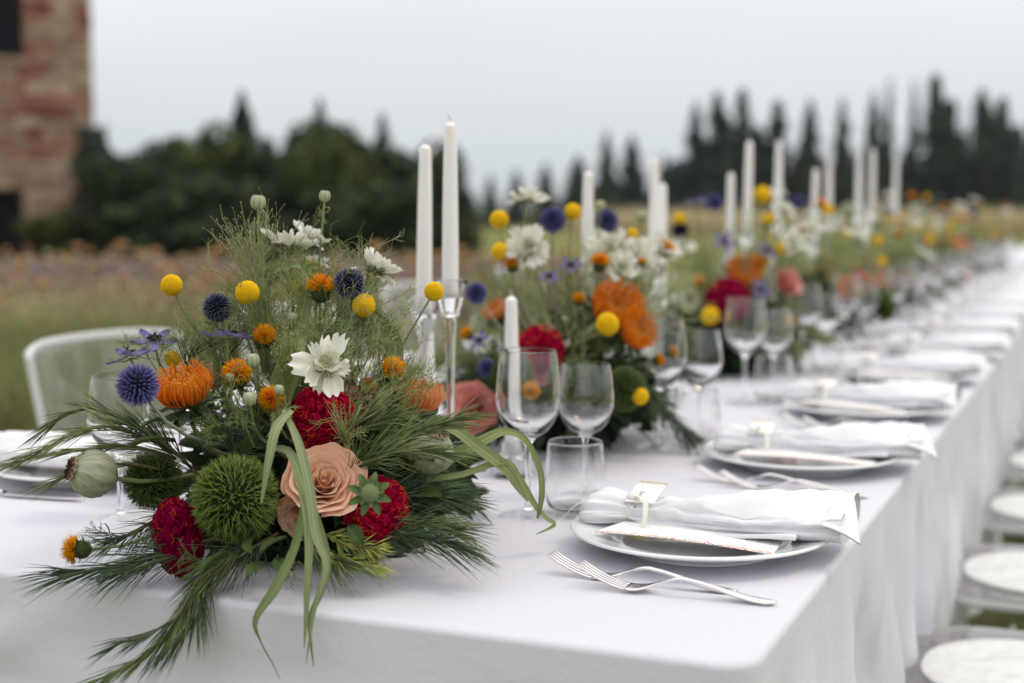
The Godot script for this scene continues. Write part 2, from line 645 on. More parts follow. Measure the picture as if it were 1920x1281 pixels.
		"green_ball":
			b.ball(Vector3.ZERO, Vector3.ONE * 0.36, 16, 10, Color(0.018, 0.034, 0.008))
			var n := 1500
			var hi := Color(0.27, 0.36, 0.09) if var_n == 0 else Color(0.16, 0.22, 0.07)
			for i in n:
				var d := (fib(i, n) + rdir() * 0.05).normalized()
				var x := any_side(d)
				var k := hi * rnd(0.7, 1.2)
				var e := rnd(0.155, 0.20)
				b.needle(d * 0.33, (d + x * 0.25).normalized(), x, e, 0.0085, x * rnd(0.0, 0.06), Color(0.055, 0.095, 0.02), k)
			m = M.leaf
		"poppy_pod":
			var pr := PackedVector2Array()
			for q in [[0.03, -0.5], [0.045, -0.44], [0.10, -0.43], [0.13, -0.40], [0.25, -0.345], [0.37, -0.22], [0.43, -0.05], [0.43, 0.08], [0.38, 0.22], [0.27, 0.335], [0.15, 0.40], [0.10, 0.43], [0.02, 0.44]]:
				pr.append(Vector2(q[0], q[1]))
			var s := Curve2D.new()
			for q in pr:
				s.add_point(q)
			b.lathe(pr, 60, Color(0.30, 0.33, 0.22), 0.034, 10, Color(0.42, 0.44, 0.33))
			rng.seed = 31
			for q in b.v.size():
				var z: float = noise.get_noise_3dv(b.v[q] * 900.0) + 0.6 * noise.get_noise_3dv(b.v[q] * Vector3(2400, 700, 2400))
				b.c[q] = b.c[q].lerp(Color(0.15, 0.17, 0.075), clampf(z * 1.3, 0.0, 0.75))
			m = M.waxy
		"poppy_crown":
			for i in 10:
				var a := TAU * i / 10
				var hz := Vector3(cos(a), 0, sin(a))
				b.ribbon(PackedVector3Array([Vector3(0, 0.47, 0), hz * 0.10 + Vector3(0, 0.475, 0), hz * 0.19 + Vector3(0, 0.455, 0), hz * 0.23 + Vector3(0, 0.43, 0)]), PackedFloat32Array([0.02, 0.09, 0.13, 0.06]), Vector3.UP, -0.35, Color(0.03, 0.02, 0.015), Color(0.40, 0.28, 0.17))
				b.tube(PackedVector3Array([Vector3(0, 0.478, 0), hz * 0.10 + Vector3(0, 0.49, 0), hz * 0.21 + Vector3(0, 0.46, 0)]), 0.013, 0.015, 4, Color(0.045, 0.025, 0.02), Color(0.08, 0.05, 0.04))
			b.lathe(PackedVector2Array([Vector2(0.12, 0.42), Vector2(0.20, 0.435), Vector2(0.18, 0.455), Vector2(0.0, 0.465)]), 20, Color(0.22, 0.16, 0.10))
			m = M.waxy
		"seed_bud":
			var pr := PackedVector2Array()
			for q in [[0.05, -0.5], [0.2, -0.46], [0.38, -0.3], [0.46, -0.05], [0.45, 0.15], [0.36, 0.36], [0.2, 0.42], [0.08, 0.36], [0.0, 0.33]]:
				pr.append(Vector2(q[0], q[1]))
			b.lathe(pr, 32, Color(0.27, 0.31, 0.17), 0.05, 8, Color(0.44, 0.46, 0.33))
			for i in 8:
				var a := TAU * i / 8
				var hz := Vector3(cos(a), 0, sin(a))
				b.ribbon(PackedVector3Array([hz * 0.42 + Vector3(0, -0.3, 0), hz * 0.50 + Vector3(0, 0.05, 0), hz * 0.40 + Vector3(0, 0.36, 0), hz * 0.24 + Vector3(0, 0.5, 0)]), PackedFloat32Array([0.12, 0.2, 0.14, 0.01]), hz, -0.3, Color(0.33, 0.37, 0.2), Color(0.5, 0.5, 0.37))
			m = M.waxy
		"bract_bud":
			b.ball(Vector3(0, 0.08, 0), Vector3(0.19, 0.17, 0.19), 16, 10, Color(0.20, 0.25, 0.11))
			for i in 140:
				var d := fib(i, 280)
				d.y = absf(d.y)
				b.needle(Vector3(0, 0.08, 0) + Vector3(d.x * 0.18, d.y * 0.16, d.z * 0.18), d, any_side(d), 0.05, 0.009, Vector3.ZERO, Color(0.25, 0.3, 0.14), Color(0.47, 0.5, 0.32))
			m = M.leaf
		"bract_leaf":
			b.ribbon(PackedVector3Array([Vector3(0, 0, 0.10), Vector3(0, 0.02, 0.22), Vector3(0, 0.03, 0.34), Vector3(0, 0.0, 0.43), Vector3(0, -0.03, 0.5)]), PackedFloat32Array([0.07, 0.15, 0.17, 0.11, 0.008]), Vector3.UP, 0.28, Color(0.07, 0.12, 0.04), Color(0.12, 0.17, 0.07))
			m = M.leaf
		"nigella_petal":
			b.grid(6, 8, func(s: float, t: float) -> Vector3:
				var u := s * 2.0 - 1.0
				var w := 0.30 * pow(sin(PI * clampf(0.04 + t * 0.955, 0.0, 1.0)), 0.75) * (0.5 + 0.5 * t)
				return Vector3(u * w * 0.5, 0.10 * t * t + 0.05 * u * u + 0.012 * sin(u * 8.0), t * 0.5 + 0.03), Color(0.34, 0.30, 0.50), Color(0.17, 0.13, 0.36))
		"nigella_heart":
			b.ball(Vector3(0, 0.07, 0), Vector3(0.05, 0.07, 0.05), 10, 6, Color(0.08, 0.10, 0.05))
			for i in 26:
				var a := TAU * i / 26
				var hz := Vector3(cos(a), 0, sin(a))
				b.tube(PackedVector3Array([Vector3(0, 0.03, 0), hz * 0.09 + Vector3(0, 0.10, 0), hz * 0.17 + Vector3(0, 0.09 + rnd(-.03, .03), 0)]), 0.007, 0.012, 3, Color(0.05, 0.05, 0.08), Color(0.02, 0.018, 0.03))
			for i in 6:
				var a := TAU * i / 6
				var hz := Vector3(cos(a), 0, sin(a))
				b.tube(PackedVector3Array([Vector3(0, 0.12, 0), hz * 0.03 + Vector3(0, 0.2, 0), hz * 0.09 + Vector3(0, 0.27, 0)]), 0.012, 0.005, 4, Color(0.10, 0.10, 0.06), Color(0.05, 0.04, 0.07))
		"nigella_thread":
			for i in 12:
				var a := TAU * i / 12 + rnd(-.2, .2)
				var hz := Vector3(cos(a), 0, sin(a))
				var k := Color(0.17, 0.22, 0.09)
				var p := PackedVector3Array([Vector3(0, -0.05, 0), hz * 0.15 + Vector3(0, -0.09, 0), hz * 0.33 + Vector3(0, -0.03, 0), hz * 0.47 + Vector3(0, 0.08, 0)])
				b.tube(p, 0.009, 0.004, 3, k, k * 1.2)
				for q in 3:
					var o := p[1].lerp(p[3], q / 3.0)
					b.needle(o, (hz + rdir() * 0.9).normalized(), any_side(hz), 0.16, 0.005, Vector3(0, 0.03, 0), k, k * 1.3)
			m = M.leaf
		"rose_heart":
			b.ball(Vector3(0, -0.1, 0), Vector3(0.12, 0.16, 0.12), 16, 8, Color(0.85, 0.42, 0.24) if var_n == 0 else Color(0.55, 0.14, 0.13))
		"leaf":
			b.grid(6, 10, func(s: float, t: float) -> Vector3:
				var u := s * 2.0 - 1.0
				var w := 0.44 * pow(sin(PI * clampf(t, 0.0, 1.0)), 0.8) * (1.15 - 0.5 * t)
				return Vector3(u * w * 0.5, 0.18 * sin(t * 2.2) + 0.09 * absf(u) + 0.012 * sin(t * 26.0) * absf(u), t), Color(0.05, 0.085, 0.03), Color(0.075, 0.115, 0.04))
			m = M.leaf
	cache[key] = b.mesh(m)
	return cache[key]

func rose_petal(i: int, n: int, var_n: int) -> Mesh:
	var key := "rose_petal%d_%d" % [i, var_n]
	if cache.has(key):
		return cache[key]
	var f := float(i) / n
	var b := Builder.new()
	var pale := Color(0.98, 0.76, 0.60)
	var deep := Color(0.97, 0.46, 0.27)
	if var_n == 1:
		pale = Color(0.88, 0.48, 0.42)
		deep = Color(0.76, 0.24, 0.22)
	var rr := lerpf(0.02, 0.41, pow(f, 0.82))
	var a0 := i * 2.399963
	var span := lerpf(1.15, 0.62, f)
	var top := lerpf(0.27, 0.17, f * f) + 0.03 * sin(i * 2.7)
	var curl := lerpf(-0.03, 0.10, f)
	var ph := i * 1.9
	b.sheet(12, 8, func(s: float, t: float) -> Vector3:
		var u := s * 2.0 - 1.0
		var edge := sqrt(maxf(0.0, 1.0 - pow(absf(u), 3.0)))
		var y := lerpf(-0.30, top * (0.55 + 0.45 * edge), pow(t, 0.8)) - (0.03 + 0.05 * f) * t * t * t
		var wav := (0.020 * sin(u * 4.0 + ph) * (0.5 + 0.9 * f) + 0.006 * sin(u * 9.0 + ph * 2.0)) * t
		var r := rr * (0.35 + 0.65 * sqrt(t)) + (0.055 + curl) * t * t * (0.55 + 0.45 * edge) + wav
		var a := a0 + u * span
		return Vector3(cos(a) * r, y + 0.01 * sin(u * 9.0 + ph) * t, sin(a) * r), 0.0015, deep.lerp(pale, clampf(1.1 - f * 0.75, 0.0, 1.0)))
	# the base of a rose petal is deeper in tone than its rim
	for q in b.v.size():
		b.c[q] = deep.lerp(pale, clampf((b.v[q].y + 0.20) * 3.4 * (1.15 - 0.45 * f), 0.0, 1.0))
	cache[key] = b.mesh(M.soft_petal)
	return cache[key]

const PLAIN := {"billy_button": "yellow_button_flower", "globe_thistle": "globe_thistle", "safflower": "orange_safflower", "pincushion": "pincushion_flower", "scabiosa": "white_scabious", "cockscomb": "crimson_cockscomb", "green_ball": "green_ball_flower", "poppy_pod": "poppy_pod", "seed_bud": "round_bud", "bract_bud": "leafy_bud", "nigella": "purple_nigella", "rose": "peach_rose"}

func flower(parent: Node, kind: String, at: Vector3, size: float, dir: Vector3, foot: Vector3, v := 0, near := true, squash := Vector3.ONE) -> Node3D:
	rng.seed = hash(kind) + int(at.x * 9999) + int(at.y * 7777)
	var o := node(PLAIN[kind], parent, at)
	var basis := along(dir, rnd(0, TAU)) * Basis.from_scale(squash * size)
	var t := Transform3D(basis, Vector3.ZERO)
	var sr := 0.0014
	var sk := Color(0.20, 0.24, 0.10)
	match kind:
		"scabiosa":
			part("flower_heart", head("scabiosa_heart"), o, t)
			var n := 9
			for i in n:
				var q := Basis(Vector3.UP, TAU * i / n + rnd(-.2, .2)) * Basis(Vector3.RIGHT, rnd(-0.5, 0.3)) * Basis(Vector3.BACK, rnd(-0.4, 0.4))
				part("petal", head("scabiosa_petal", i % 4), o, t * Transform3D(q * Basis.from_scale(Vector3.ONE * rnd(0.72, 1.15)), q * Vector3(0, 0.0, 0.05)))
			for i in 9:
				var q := Basis(Vector3.UP, TAU * i / 9 + rnd(-.2, .2)) * Basis(Vector3.RIGHT, rnd(-0.5, 0.0))
				part("petal", head("scabiosa_petal_small", i % 3), o, t * Transform3D(q, q * Vector3(0, 0.03, 0.03)))
			part("bract", head("scabiosa_bract"), o, t)
			sk = Color(0.26, 0.31, 0.14)
		"nigella":
			part("flower_heart", head("nigella_heart"), o, t)
			for i in 5:
				var q := Basis(Vector3.UP, TAU * i / 5 + rnd(-.1, .1)) * Basis(Vector3.RIGHT, rnd(-0.15, 0.25))
				part("petal", head("nigella_petal"), o, t * Transform3D(q, Vector3.ZERO))
			part("thread_leaf", head("nigella_thread"), o, t)
		"rose":
			part("flower_heart", head("rose_heart", v), o, t)
			var n := 34 if near else 17
			for i in n:
				part("petal", rose_petal(i if near else i * 2, 34, v), o, t)
		"safflower":
			part("flower_head", head("safflower", v), o, t)
			part("bract", head("safflower_bud"), o, t)
			sr = 0.0017
		"pincushion":
			part("flower_head", head("pincushion", v), o, t)
			part("collar_leaf", head("pincushion_leaf"), o, t)
			sr = 0.003
		"poppy_pod":
			part("pod", head("poppy_pod"), o, t)
			part("crown_disc", head("poppy_crown"), o, t)
			sr = 0.0026
		"bract_bud":
			part("bud", head("bract_bud"), o, t)
			for i in 16:
				var q := Basis(Vector3.UP, TAU * i / 8 + (0.4 if i > 7 else 0.0)) * Basis(Vector3.RIGHT, -0.05 if i < 8 else -0.55)
				part("leaf", head("bract_leaf"), o, t * Transform3D(q * Basis.from_scale(Vector3.ONE * (1.0 if i < 8 else 0.72)), Vector3(0, -0.02, 0)))
		_:
			part("flower_head", head(kind, v), o, t)
			if kind == "billy_button":
				sk = Color(0.24, 0.25, 0.13)
			elif kind == "globe_thistle":
				sk = Color(0.27, 0.30, 0.24)
				sr = 0.0020
	# the stem leaves the head along its axis and bends down to the foot
	var d := dir.normalized()
	var a := -d * size * (0.40 if kind != "scabiosa" and kind != "nigella" and kind != "rose" else 0.05)
	var e := foot - at
	var ln := e.length()
	var c1 := a - d * ln * 0.36
	var c2 := e + Vector3(rnd(-.015, .015), ln * 0.25, rnd(-.015, .015))
	var pts := PackedVector3Array()
	for i in 11:
		pts.append(a.bezier_interpolate(c1, c2, e, i / 10.0))
	var b := Builder.new()
	b.tube(pts, sr * 0.9, sr * 1.15, 6, sk, sk * 0.8)
	part("stem", b.mesh(M.stem), o)
	return o

# ---------------------------------------------------------------- foliage
func pine(parent: Node, p: Array, n: int, length: float, spread: float, tone := 0, r := 0.00052) -> void:
	var pts := curve(p, 24)
	var o := node("pine_branch", parent, pts[0])
	var b := Builder.new()
	var loc := PackedVector3Array()
	for q in pts:
		loc.append(q - pts[0])
	b.tube(loc, 0.0022, 0.0012, 5, Color(0.13, 0.10, 0.05), Color(0.20, 0.20, 0.09))
	part("twig", b.mesh(M.stem), o)
	var nb := Builder.new()
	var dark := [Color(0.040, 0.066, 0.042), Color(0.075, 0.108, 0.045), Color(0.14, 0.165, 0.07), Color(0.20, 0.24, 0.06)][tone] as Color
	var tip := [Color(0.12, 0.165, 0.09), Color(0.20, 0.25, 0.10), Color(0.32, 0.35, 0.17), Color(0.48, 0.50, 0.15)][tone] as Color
	var bundles := int(n * 0.62) / 4
	for i in bundles:
		var t := 0.12 + 0.88 * pow(float(i) / (bundles - 1), 0.9)
		var k := mini(int(t * 24), 23)
		var q := loc[k].lerp(loc[k + 1], t * 24 - k)
		var d := (loc[k + 1] - loc[k]).normalized()
		var side := any_side(d)
		for j in 4:
			var out := (side + rdir() * 0.35).normalized()
			var sp := spread * (1.0 - 0.45 * t) * rnd(0.35, 1.5)
			var nd := (d + out * sp).normalized()
			var kk := rnd(0.75, 1.5)
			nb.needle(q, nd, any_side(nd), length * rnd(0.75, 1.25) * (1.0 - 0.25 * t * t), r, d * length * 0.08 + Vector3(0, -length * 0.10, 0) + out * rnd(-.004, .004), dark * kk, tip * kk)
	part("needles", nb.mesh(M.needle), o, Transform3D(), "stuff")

func blade(parent: Node, p: Array, w: Array, nrm: Vector3, ca: Color, cb: Color, twist := 0.0, called := "grass_blade") -> void:
	var n := 22
	var pts := curve(p, n)
	var ws := PackedFloat32Array()
	for i in n + 1:
		var t := float(i) / n * (w.size() - 1)
		var k := mini(int(t), w.size() - 2)
		ws.append(lerpf(w[k], w[k + 1], t - k))
	var b := Builder.new()
	var at := pts[0]
	for i in pts.size():
		pts[i] -= at
	b.ribbon(pts, ws, nrm, 0.3, ca, cb, twist)
	part(called, b.mesh(M.leaf), parent, Transform3D(Basis(), at))

func fern_into(b: Builder, at: Vector3, dir: Vector3, length: float, n: int, curl: float, k: Color, r: float, depth := 0) -> void:
	var pts := PackedVector3Array()
	var d := dir.normalized()
	var ax := any_side(d)
	var q := at
	for i in 7:
		pts.append(q)
		q += d * length / 6.0
		d = d.rotated(ax, rnd(-0.4, 1.0) * curl)
	b.tube(pts, r, r * 0.45, 3, k, k * 1.15)
	if depth < 2:
		for i in n:
			var t := rnd(0.2, 1.0) * 5.99
			var j := int(t)
			var dd := (pts[j + 1] - pts[j]).normalized()
			fern_into(b, pts[j].lerp(pts[j + 1], t - j), (dd + any_side(dd) * 0.9).normalized(), length * rnd(0.3, 0.5), maxi(n / 2, 2), curl * 1.4, k * rnd(0.9, 1.15), r * 0.7, depth + 1)

func fern(parent: Node, at: Vector3, dir: Vector3, length: float, n: int, curl: float, k: Color, stems := 1, r := 0.0007) -> void:
	var b := Builder.new()
	for i in stems:
		fern_into(b, rdir() * 0.006 * (stems - 1), (dir + rdir() * (0.28 if stems > 1 else 0.0)).normalized(), length * rnd(0.8, 1.1), n, curl, k * rnd(0.85, 1.15), r)
	part("feathery_leaf", b.mesh(M.needle), parent, Transform3D(Basis(), at), "stuff")

func fountain(parent: Node, at: Vector3, dir: Vector3, length: float, n: int, spread: float, k: Color, r := 0.0005) -> void:
	var b := Builder.new()
	for i in n:
		var d := (dir.normalized() + rdir() * spread * rnd(0.3, 1.0)).normalized()
		var ln := length * rnd(0.55, 1.05)
		var t0 := rnd(0.0, 0.35)
		var s := dir.normalized() * length * t0 * 0.7
		var pts := PackedVector3Array()
		for j in 6:
			pts.append(s + d * ln * (1.0 - t0) * j / 5.0 + Vector3(0, -0.012, 0) * pow(j / 5.0, 2))
		b.tube(pts, r, r * 0.6, 3, k * 0.85, k * 1.1)
		for j in 7:
			var q := pts[2].lerp(pts[5], rnd(0.0, 1.0))
			var dd := (d + any_side(d) * 0.55).normalized()
			var e := q + dd * rnd(0.008, 0.022)
			b.tube(PackedVector3Array([q, q.lerp(e, 0.6) + rdir() * 0.001, e]), r * 0.6, r * 0.5, 3, k, k)
			b.ball(e, Vector3.ONE * r * 1.7, 4, 3, k * 1.2)
		b.ball(pts[5], Vector3(1, 1.8, 1) * r * 1.7, 4, 3, k * 1.2)
	part("fountain_grass", b.mesh(M.needle), parent, Transform3D(Basis(), at), "stuff")

func leaf(parent: Node, at: Vector3, dir: Vector3, size: float, roll := 0.0) -> void:
	var d := dir.normalized()
	var up := (Vector3.UP - d * d.y).normalized() if absf(d.y) < 0.95 else Vector3.RIGHT
	up = up.rotated(d, roll)
	part("leaf", head("leaf"), parent, Transform3D(Basis(up.cross(d), up, d) * Basis.from_scale(Vector3.ONE * size), at))

func filler(parent: Node, centre: Vector3, rad: Vector3, n: int, sd: int) -> void:
	# the dense dark leaves that hide the bowl
	rng.seed = sd
	var b := Builder.new()
	for i in n:
		var d := fib(i, n)
		d.y = absf(d.y) * 0.9 - 0.12
		var p := Vector3(d.x * rad.x, d.y * rad.y, d.z * rad.z) * rnd(0.55, 1.0)
		var dd := (d + rdir() * 0.7).normalized()
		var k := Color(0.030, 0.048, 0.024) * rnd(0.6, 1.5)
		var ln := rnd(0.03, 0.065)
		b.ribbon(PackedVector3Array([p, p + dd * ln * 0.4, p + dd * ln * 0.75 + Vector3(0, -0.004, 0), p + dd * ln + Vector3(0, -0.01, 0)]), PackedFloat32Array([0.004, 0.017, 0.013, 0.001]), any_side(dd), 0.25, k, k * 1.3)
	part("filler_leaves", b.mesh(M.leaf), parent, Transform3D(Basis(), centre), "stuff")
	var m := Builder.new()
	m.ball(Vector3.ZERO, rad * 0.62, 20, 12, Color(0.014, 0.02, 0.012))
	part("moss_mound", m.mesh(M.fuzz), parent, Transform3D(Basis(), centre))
	var w := Builder.new()
	w.lathe(PackedVector2Array([Vector2(0.055, -0.045), Vector2(0.075, -0.04), Vector2(0.09, 0.0), Vector2(0.085, 0.0), Vector2(0.07, -0.035), Vector2(0, -0.035)]), 28, Color(1, 1, 1))
	part("bowl", w.mesh(M.bowl), parent, Transform3D(Basis(), centre))

# ---------------------------------------------------------------- table linen and tableware
func tablecloth(x0: float, x1: float, z0: float, z1: float, top: float, drop: float, label: String, sd: int) -> void:
	# z0 is the near end (larger z), z1 the far end
	var nz := FastNoiseLite.new()
	nz.seed = sd
	nz.frequency = 1.0
	nz.fractal_octaves = 2
	var b := Builder.new()
	var rc := 0.030
	var rr := 0.008
	# top
	var xs := 34
	var fx := []
	for i in xs + 1:
		if i < 5:
			fx.append([0.0, 0.004, 0.009, 0.015, 0.023][i])
		elif i > xs - 5:
			fx.append(1.0 - [0.0, 0.004, 0.009, 0.015, 0.023][xs - i])
		else:
			fx.append(lerpf(0.023, 0.977, float(i - 4) / (xs - 8)))
	var zs := []
	var z := z0
	for q in [0.0, 0.005, 0.011, 0.018, 0.027]:
		zs.append(z0 - q)
	z = z0 - 0.045
	while z > z1:
		zs.append(z)
		z -= 0.014 if z > z0 - 1.6 else 0.15
	zs.append(z1)
	var wh := Color(1, 1, 1)
	for j in zs.size():
		for i in xs + 1:
			var p := Vector2(lerpf(x0, x1, fx[i]), zs[j])
			var cx := clampf(p.x, x0 + rc, x1 - rc)
			var cz := clampf(p.y, z1 + rc, z0 - rc)
			var off := p - Vector2(cx, cz)
			if off.length() > rc:
				p = Vector2(cx, cz) + off.normalized() * rc
			var e := minf(minf(p.x - x0, x1 - p.x), minf(z0 - p.y, p.y - z1))
			var y := top + nz.get_noise_2d(p.x * 2.2 + p.y * 0.8, p.y * 2.6) * 0.0045 * smoothstep(0.0, 0.2, e) + (0.0028 * exp(-pow((p.x + 0.89) / 0.012, 2.0)) + 0.0026 * exp(-pow((fmod(absf(p.y), 0.92) - 0.46 + 0.03 * p.x) / 0.016, 2.0))) * smoothstep(0.0, 0.03, e)
			b.vert(Vector3(p.x, y, p.y), wh)
	for j in zs.size() - 1:
		for i in xs:
			var a := j * (xs + 1) + i
			b.quad(a, a + 1, a + xs + 2, a + xs + 1)
	# skirt: perimeter walked anticlockwise seen from above: near edge left to right, right side away, far edge, left side back
	var per := []
	var walk := func(a: Vector2, d: Vector2, length: float, n: Vector2, fine: bool) -> void:
		var q := 0.0
		while q < length:
			per.append([a + d * q, n])
			q += 0.012 if fine and q < 3.2 else 0.05
	var turn := func(o: Vector2, a0: float) -> void:
		for i in 6:
			var a := a0 + PI / 2 * i / 6.0
			per.append([o + Vector2(cos(a), -sin(a)) * rc, Vector2(cos(a), -sin(a))])
	walk.call(Vector2(x0 + rc, z0), Vector2(1, 0), x1 - x0 - 2 * rc, Vector2(0, 1), true)
	turn.call(Vector2(x1 - rc, z0 - rc), -PI / 2)
	walk.call(Vector2(x1, z0 - rc), Vector2(0, -1), z0 - z1 - 2 * rc, Vector2(1, 0), true)
	turn.call(Vector2(x1 - rc, z1 + rc), 0.0)
	walk.call(Vector2(x1 - rc, z1), Vector2(-1, 0), x1 - x0 - 2 * rc, Vector2(0, -1), false)
	turn.call(Vector2(x0 + rc, z1 + rc), PI / 2)
	walk.call(Vector2(x0, z1 + rc), Vector2(0, 1), z0 - z1 - 2 * rc, Vector2(-1, 0), false)
	turn.call(Vector2(x0 + rc, z0 - rc), PI)
	var rows := 24
	var f := b.v.size()
	var m := per.size()
	var corner := Vector2(x1, z0)
	for r in rows + 1:
		for i in m:
			var p: Vector2 = per[i][0]
			var n: Vector2 = per[i][1]
			var out := 0.0
			var y := top
			if r <= 5:
				var a := PI / 2 * r / 5.0
				out = sin(a) * rr
				y = top - (1.0 - cos(a)) * rr
			else:
				var t := pow(float(r - 5) / (rows - 5), 1.3)
				y = top - rr - t * (drop - rr)
				var s := p.x * absf(n.y) * 1.0 + p.y * absf(n.x)
				var side := absf(n.x)
				# the long sides hang in upright folds, the short end is pulled nearly smooth with a few slanting creases
				var fold := nz.get_noise_2d(s * 5.2, t * 0.9 + 40.0) * 0.060 + nz.get_noise_2d(s * 15.0 + t * 1.5, t * 3.0) * 0.014
				var k := fmod(absf(s - z0 + 0.02), 0.74) - 0.37
				fold -= 0.035 * exp(-pow(k / 0.020, 2.0)) * smoothstep(0.02, 0.25, t)
				var flat := 0.022 * exp(-pow((s + 0.62 * t + 1.02) / 0.045, 2.0)) - 0.022 * exp(-pow((s - 0.85 * t + 0.62) / 0.06, 2.0)) + 0.020 * exp(-pow((s + 1.3 * t + 0.95) / 0.04, 2.0)) + nz.get_noise_2d(s * 1.3 + t * 2.0, t * 2.1 - s * 1.1 + 7.0) * 0.050 + nz.get_noise_2d(s * 3.5 - t * 3.0, t * 2.0 + 3.0) * 0.012
				var cd := p.distance_to(corner)
				out = rr + 0.012 * t + (fold * side * 0.55 + flat * (1.0 - side)) * smoothstep(0.0, 0.45, t)
				out += 0.022 * sin(cd * 26.0 + 0.7) * exp(-cd * 7.0) * smoothstep(0.05, 0.5, t)
			b.vert(Vector3(p.x + n.x * out, y, p.y + n.y * out), wh)
	for r in rows:
		for i in m:
			b.quad(f + (r + 1) * m + i, f + (r + 1) * m + (i + 1) % m, f + r * m + (i + 1) % m, f + r * m + i)
	tag(part("tablecloth", b.mesh(M.cloth), self), label, "tablecloth")

func prof(a: Array) -> PackedVector2Array:
	var p := []
	for q in a:
		p.append(Vector3(q[0], q[1], 0))
	var out := PackedVector2Array()
	for q in p:
		out.append(Vector2(q.x, q.y))
	return out

func smooth_prof(a: Array, n: int) -> PackedVector2Array:
	var p := []
	for q in a:
		p.append(Vector3(q[0], q[1], 0))
	var out := PackedVector2Array()
	for q in curve(p, n):
		out.append(Vector2(maxf(q.x, 0.0), q.y))
	return out

func make_plate() -> Mesh:
	var b := Builder.new()
	var low := smooth_prof([[0.0, 0.004], [0.070, 0.004], [0.078, 0.0], [0.086, 0.0], [0.089, 0.005], [0.110, 0.011], [0.135, 0.0185], [0.148, 0.022], [0.151, 0.0245], [0.1495, 0.027]], 54)
	var high := smooth_prof([[0.1495, 0.027], [0.1465, 0.0266], [0.128, 0.0225], [0.108, 0.0175], [0.103, 0.0155], [0.092, 0.010], [0.080, 0.0085], [0.0, 0.008]], 44)
	low.append_array(high)
	b.lathe(low, 96, Color(1, 1, 1))
	return b.mesh(M.china)

func make_wine_glass() -> Node3D:
	var o := Node3D.new()
	o.name = "wine_glass"
	var foot := Builder.new()
	foot.lathe(smooth_prof([[0.0, 0.0006], [0.036, 0.0006], [0.0375, 0.0014], [0.036, 0.0024], [0.018, 0.005], [0.0075, 0.0088]], 36), 56, Color(1, 1, 1))
	part("foot", foot.mesh(M.thin_glass), o)
	var st := Builder.new()
	st.lathe(smooth_prof([[0.0, 0.0075], [0.0075, 0.0088], [0.0043, 0.018], [0.0036, 0.045], [0.0036, 0.075], [0.0046, 0.092], [0.010, 0.1015], [0.017, 0.1062], [0.010, 0.1052], [0.0, 0.1045]], 60), 32, Color(1, 1, 1))
	part("stem", st.mesh(M.glass), o)
	var bowl := Builder.new()
	var out := smooth_prof([[0.0, 0.1046], [0.010, 0.1053], [0.0172, 0.1064], [0.0265, 0.1133], [0.036, 0.128], [0.0412, 0.148], [0.0410, 0.168], [0.0385, 0.195], [0.0362, 0.213], [0.0357, 0.2143]], 60)
	out.append_array(smooth_prof([[0.0357, 0.2143], [0.0350, 0.213], [0.0373, 0.195], [0.0398, 0.168], [0.0399, 0.148], [0.0343, 0.1300], [0.0230, 0.1165], [0.011, 0.1105], [0.0, 0.1095]], 50))
	bowl.lathe(out, 64, Color(1, 1, 1))
	part("bowl", bowl.mesh(M.glass), o)
	return o

func make_tumbler() -> Node3D:
	var o := Node3D.new()
	o.name = "tumbler"
	var base := Builder.new()
	base.lathe(smooth_prof([[0.0, 0.0012], [0.026, 0.0012], [0.0295, 0.003], [0.0345, 0.0112]], 20), 56, Color(1, 1, 1))
	part("foot", base.mesh(M.thin_glass), o)
	var wall := Builder.new()
	var out := smooth_prof([[0.0, 0.0085], [0.026, 0.0090], [0.0350, 0.0120], [0.0395, 0.033], [0.0395, 0.055], [0.0368, 0.082], [0.0355, 0.0945], [0.035, 0.0955]], 50)
	out.append_array(smooth_prof([[0.035, 0.0955], [0.0344, 0.0945], [0.0356, 0.082], [0.0382, 0.055], [0.0382, 0.033], [0.0335, 0.0145], [0.025, 0.0118], [0.0, 0.0115]], 40))
	wall.lathe(out, 56, Color(1, 1, 1))
	part("wall", wall.mesh(M.glass), o)
	return o

func make_fork() -> Mesh:
	var b := Builder.new()
	var lift := func(x: float) -> float:
		if x < 0.055:
			return 0.003 + 0.020 * pow(1.0 - x / 0.055, 1.6)
		if x < 0.115:
			return 0.003 + 0.014 * smoothstep(0.058, 0.112, x)
		return 0.003 + 0.014 * (1.0 - smoothstep(0.105, 0.2, x))
	for i in 4:
		var zc := (i - 1.5) * 0.0064
		b.sheet(2, 14, func(s: float, t: float) -> Vector3:
			var x := t * 0.058
			var w := lerpf(0.0009, 0.0019, smoothstep(0.0, 0.2, t))
			return Vector3(x, lift.call(x), zc + (s - 0.5) * 2.0 * w), 0.0019, Color(1, 1, 1))
	b.sheet(8, 40, func(s: float, t: float) -> Vector3:
		var x := 0.052 + t * 0.155
		var w := 0.0118
		if x > 0.06:
			w = lerpf(0.0118, 0.0034, smoothstep(0.06, 0.088, x))
		if x > 0.12:
			w = lerpf(0.0034, 0.0080, smoothstep(0.12, 0.192, x))
		if x > 0.192:
			w *= sqrt(maxf(0.03, 1.0 - pow((x - 0.192) / 0.0155, 2.0)))
		var u := (s - 0.5) * 2.0
		return Vector3(x, lift.call(x) + 0.0012 * (1.0 - u * u) * smoothstep(0.09, 0.11, x), u * w), 0.0024, Color(1, 1, 1))
	return b.mesh(M.silver)

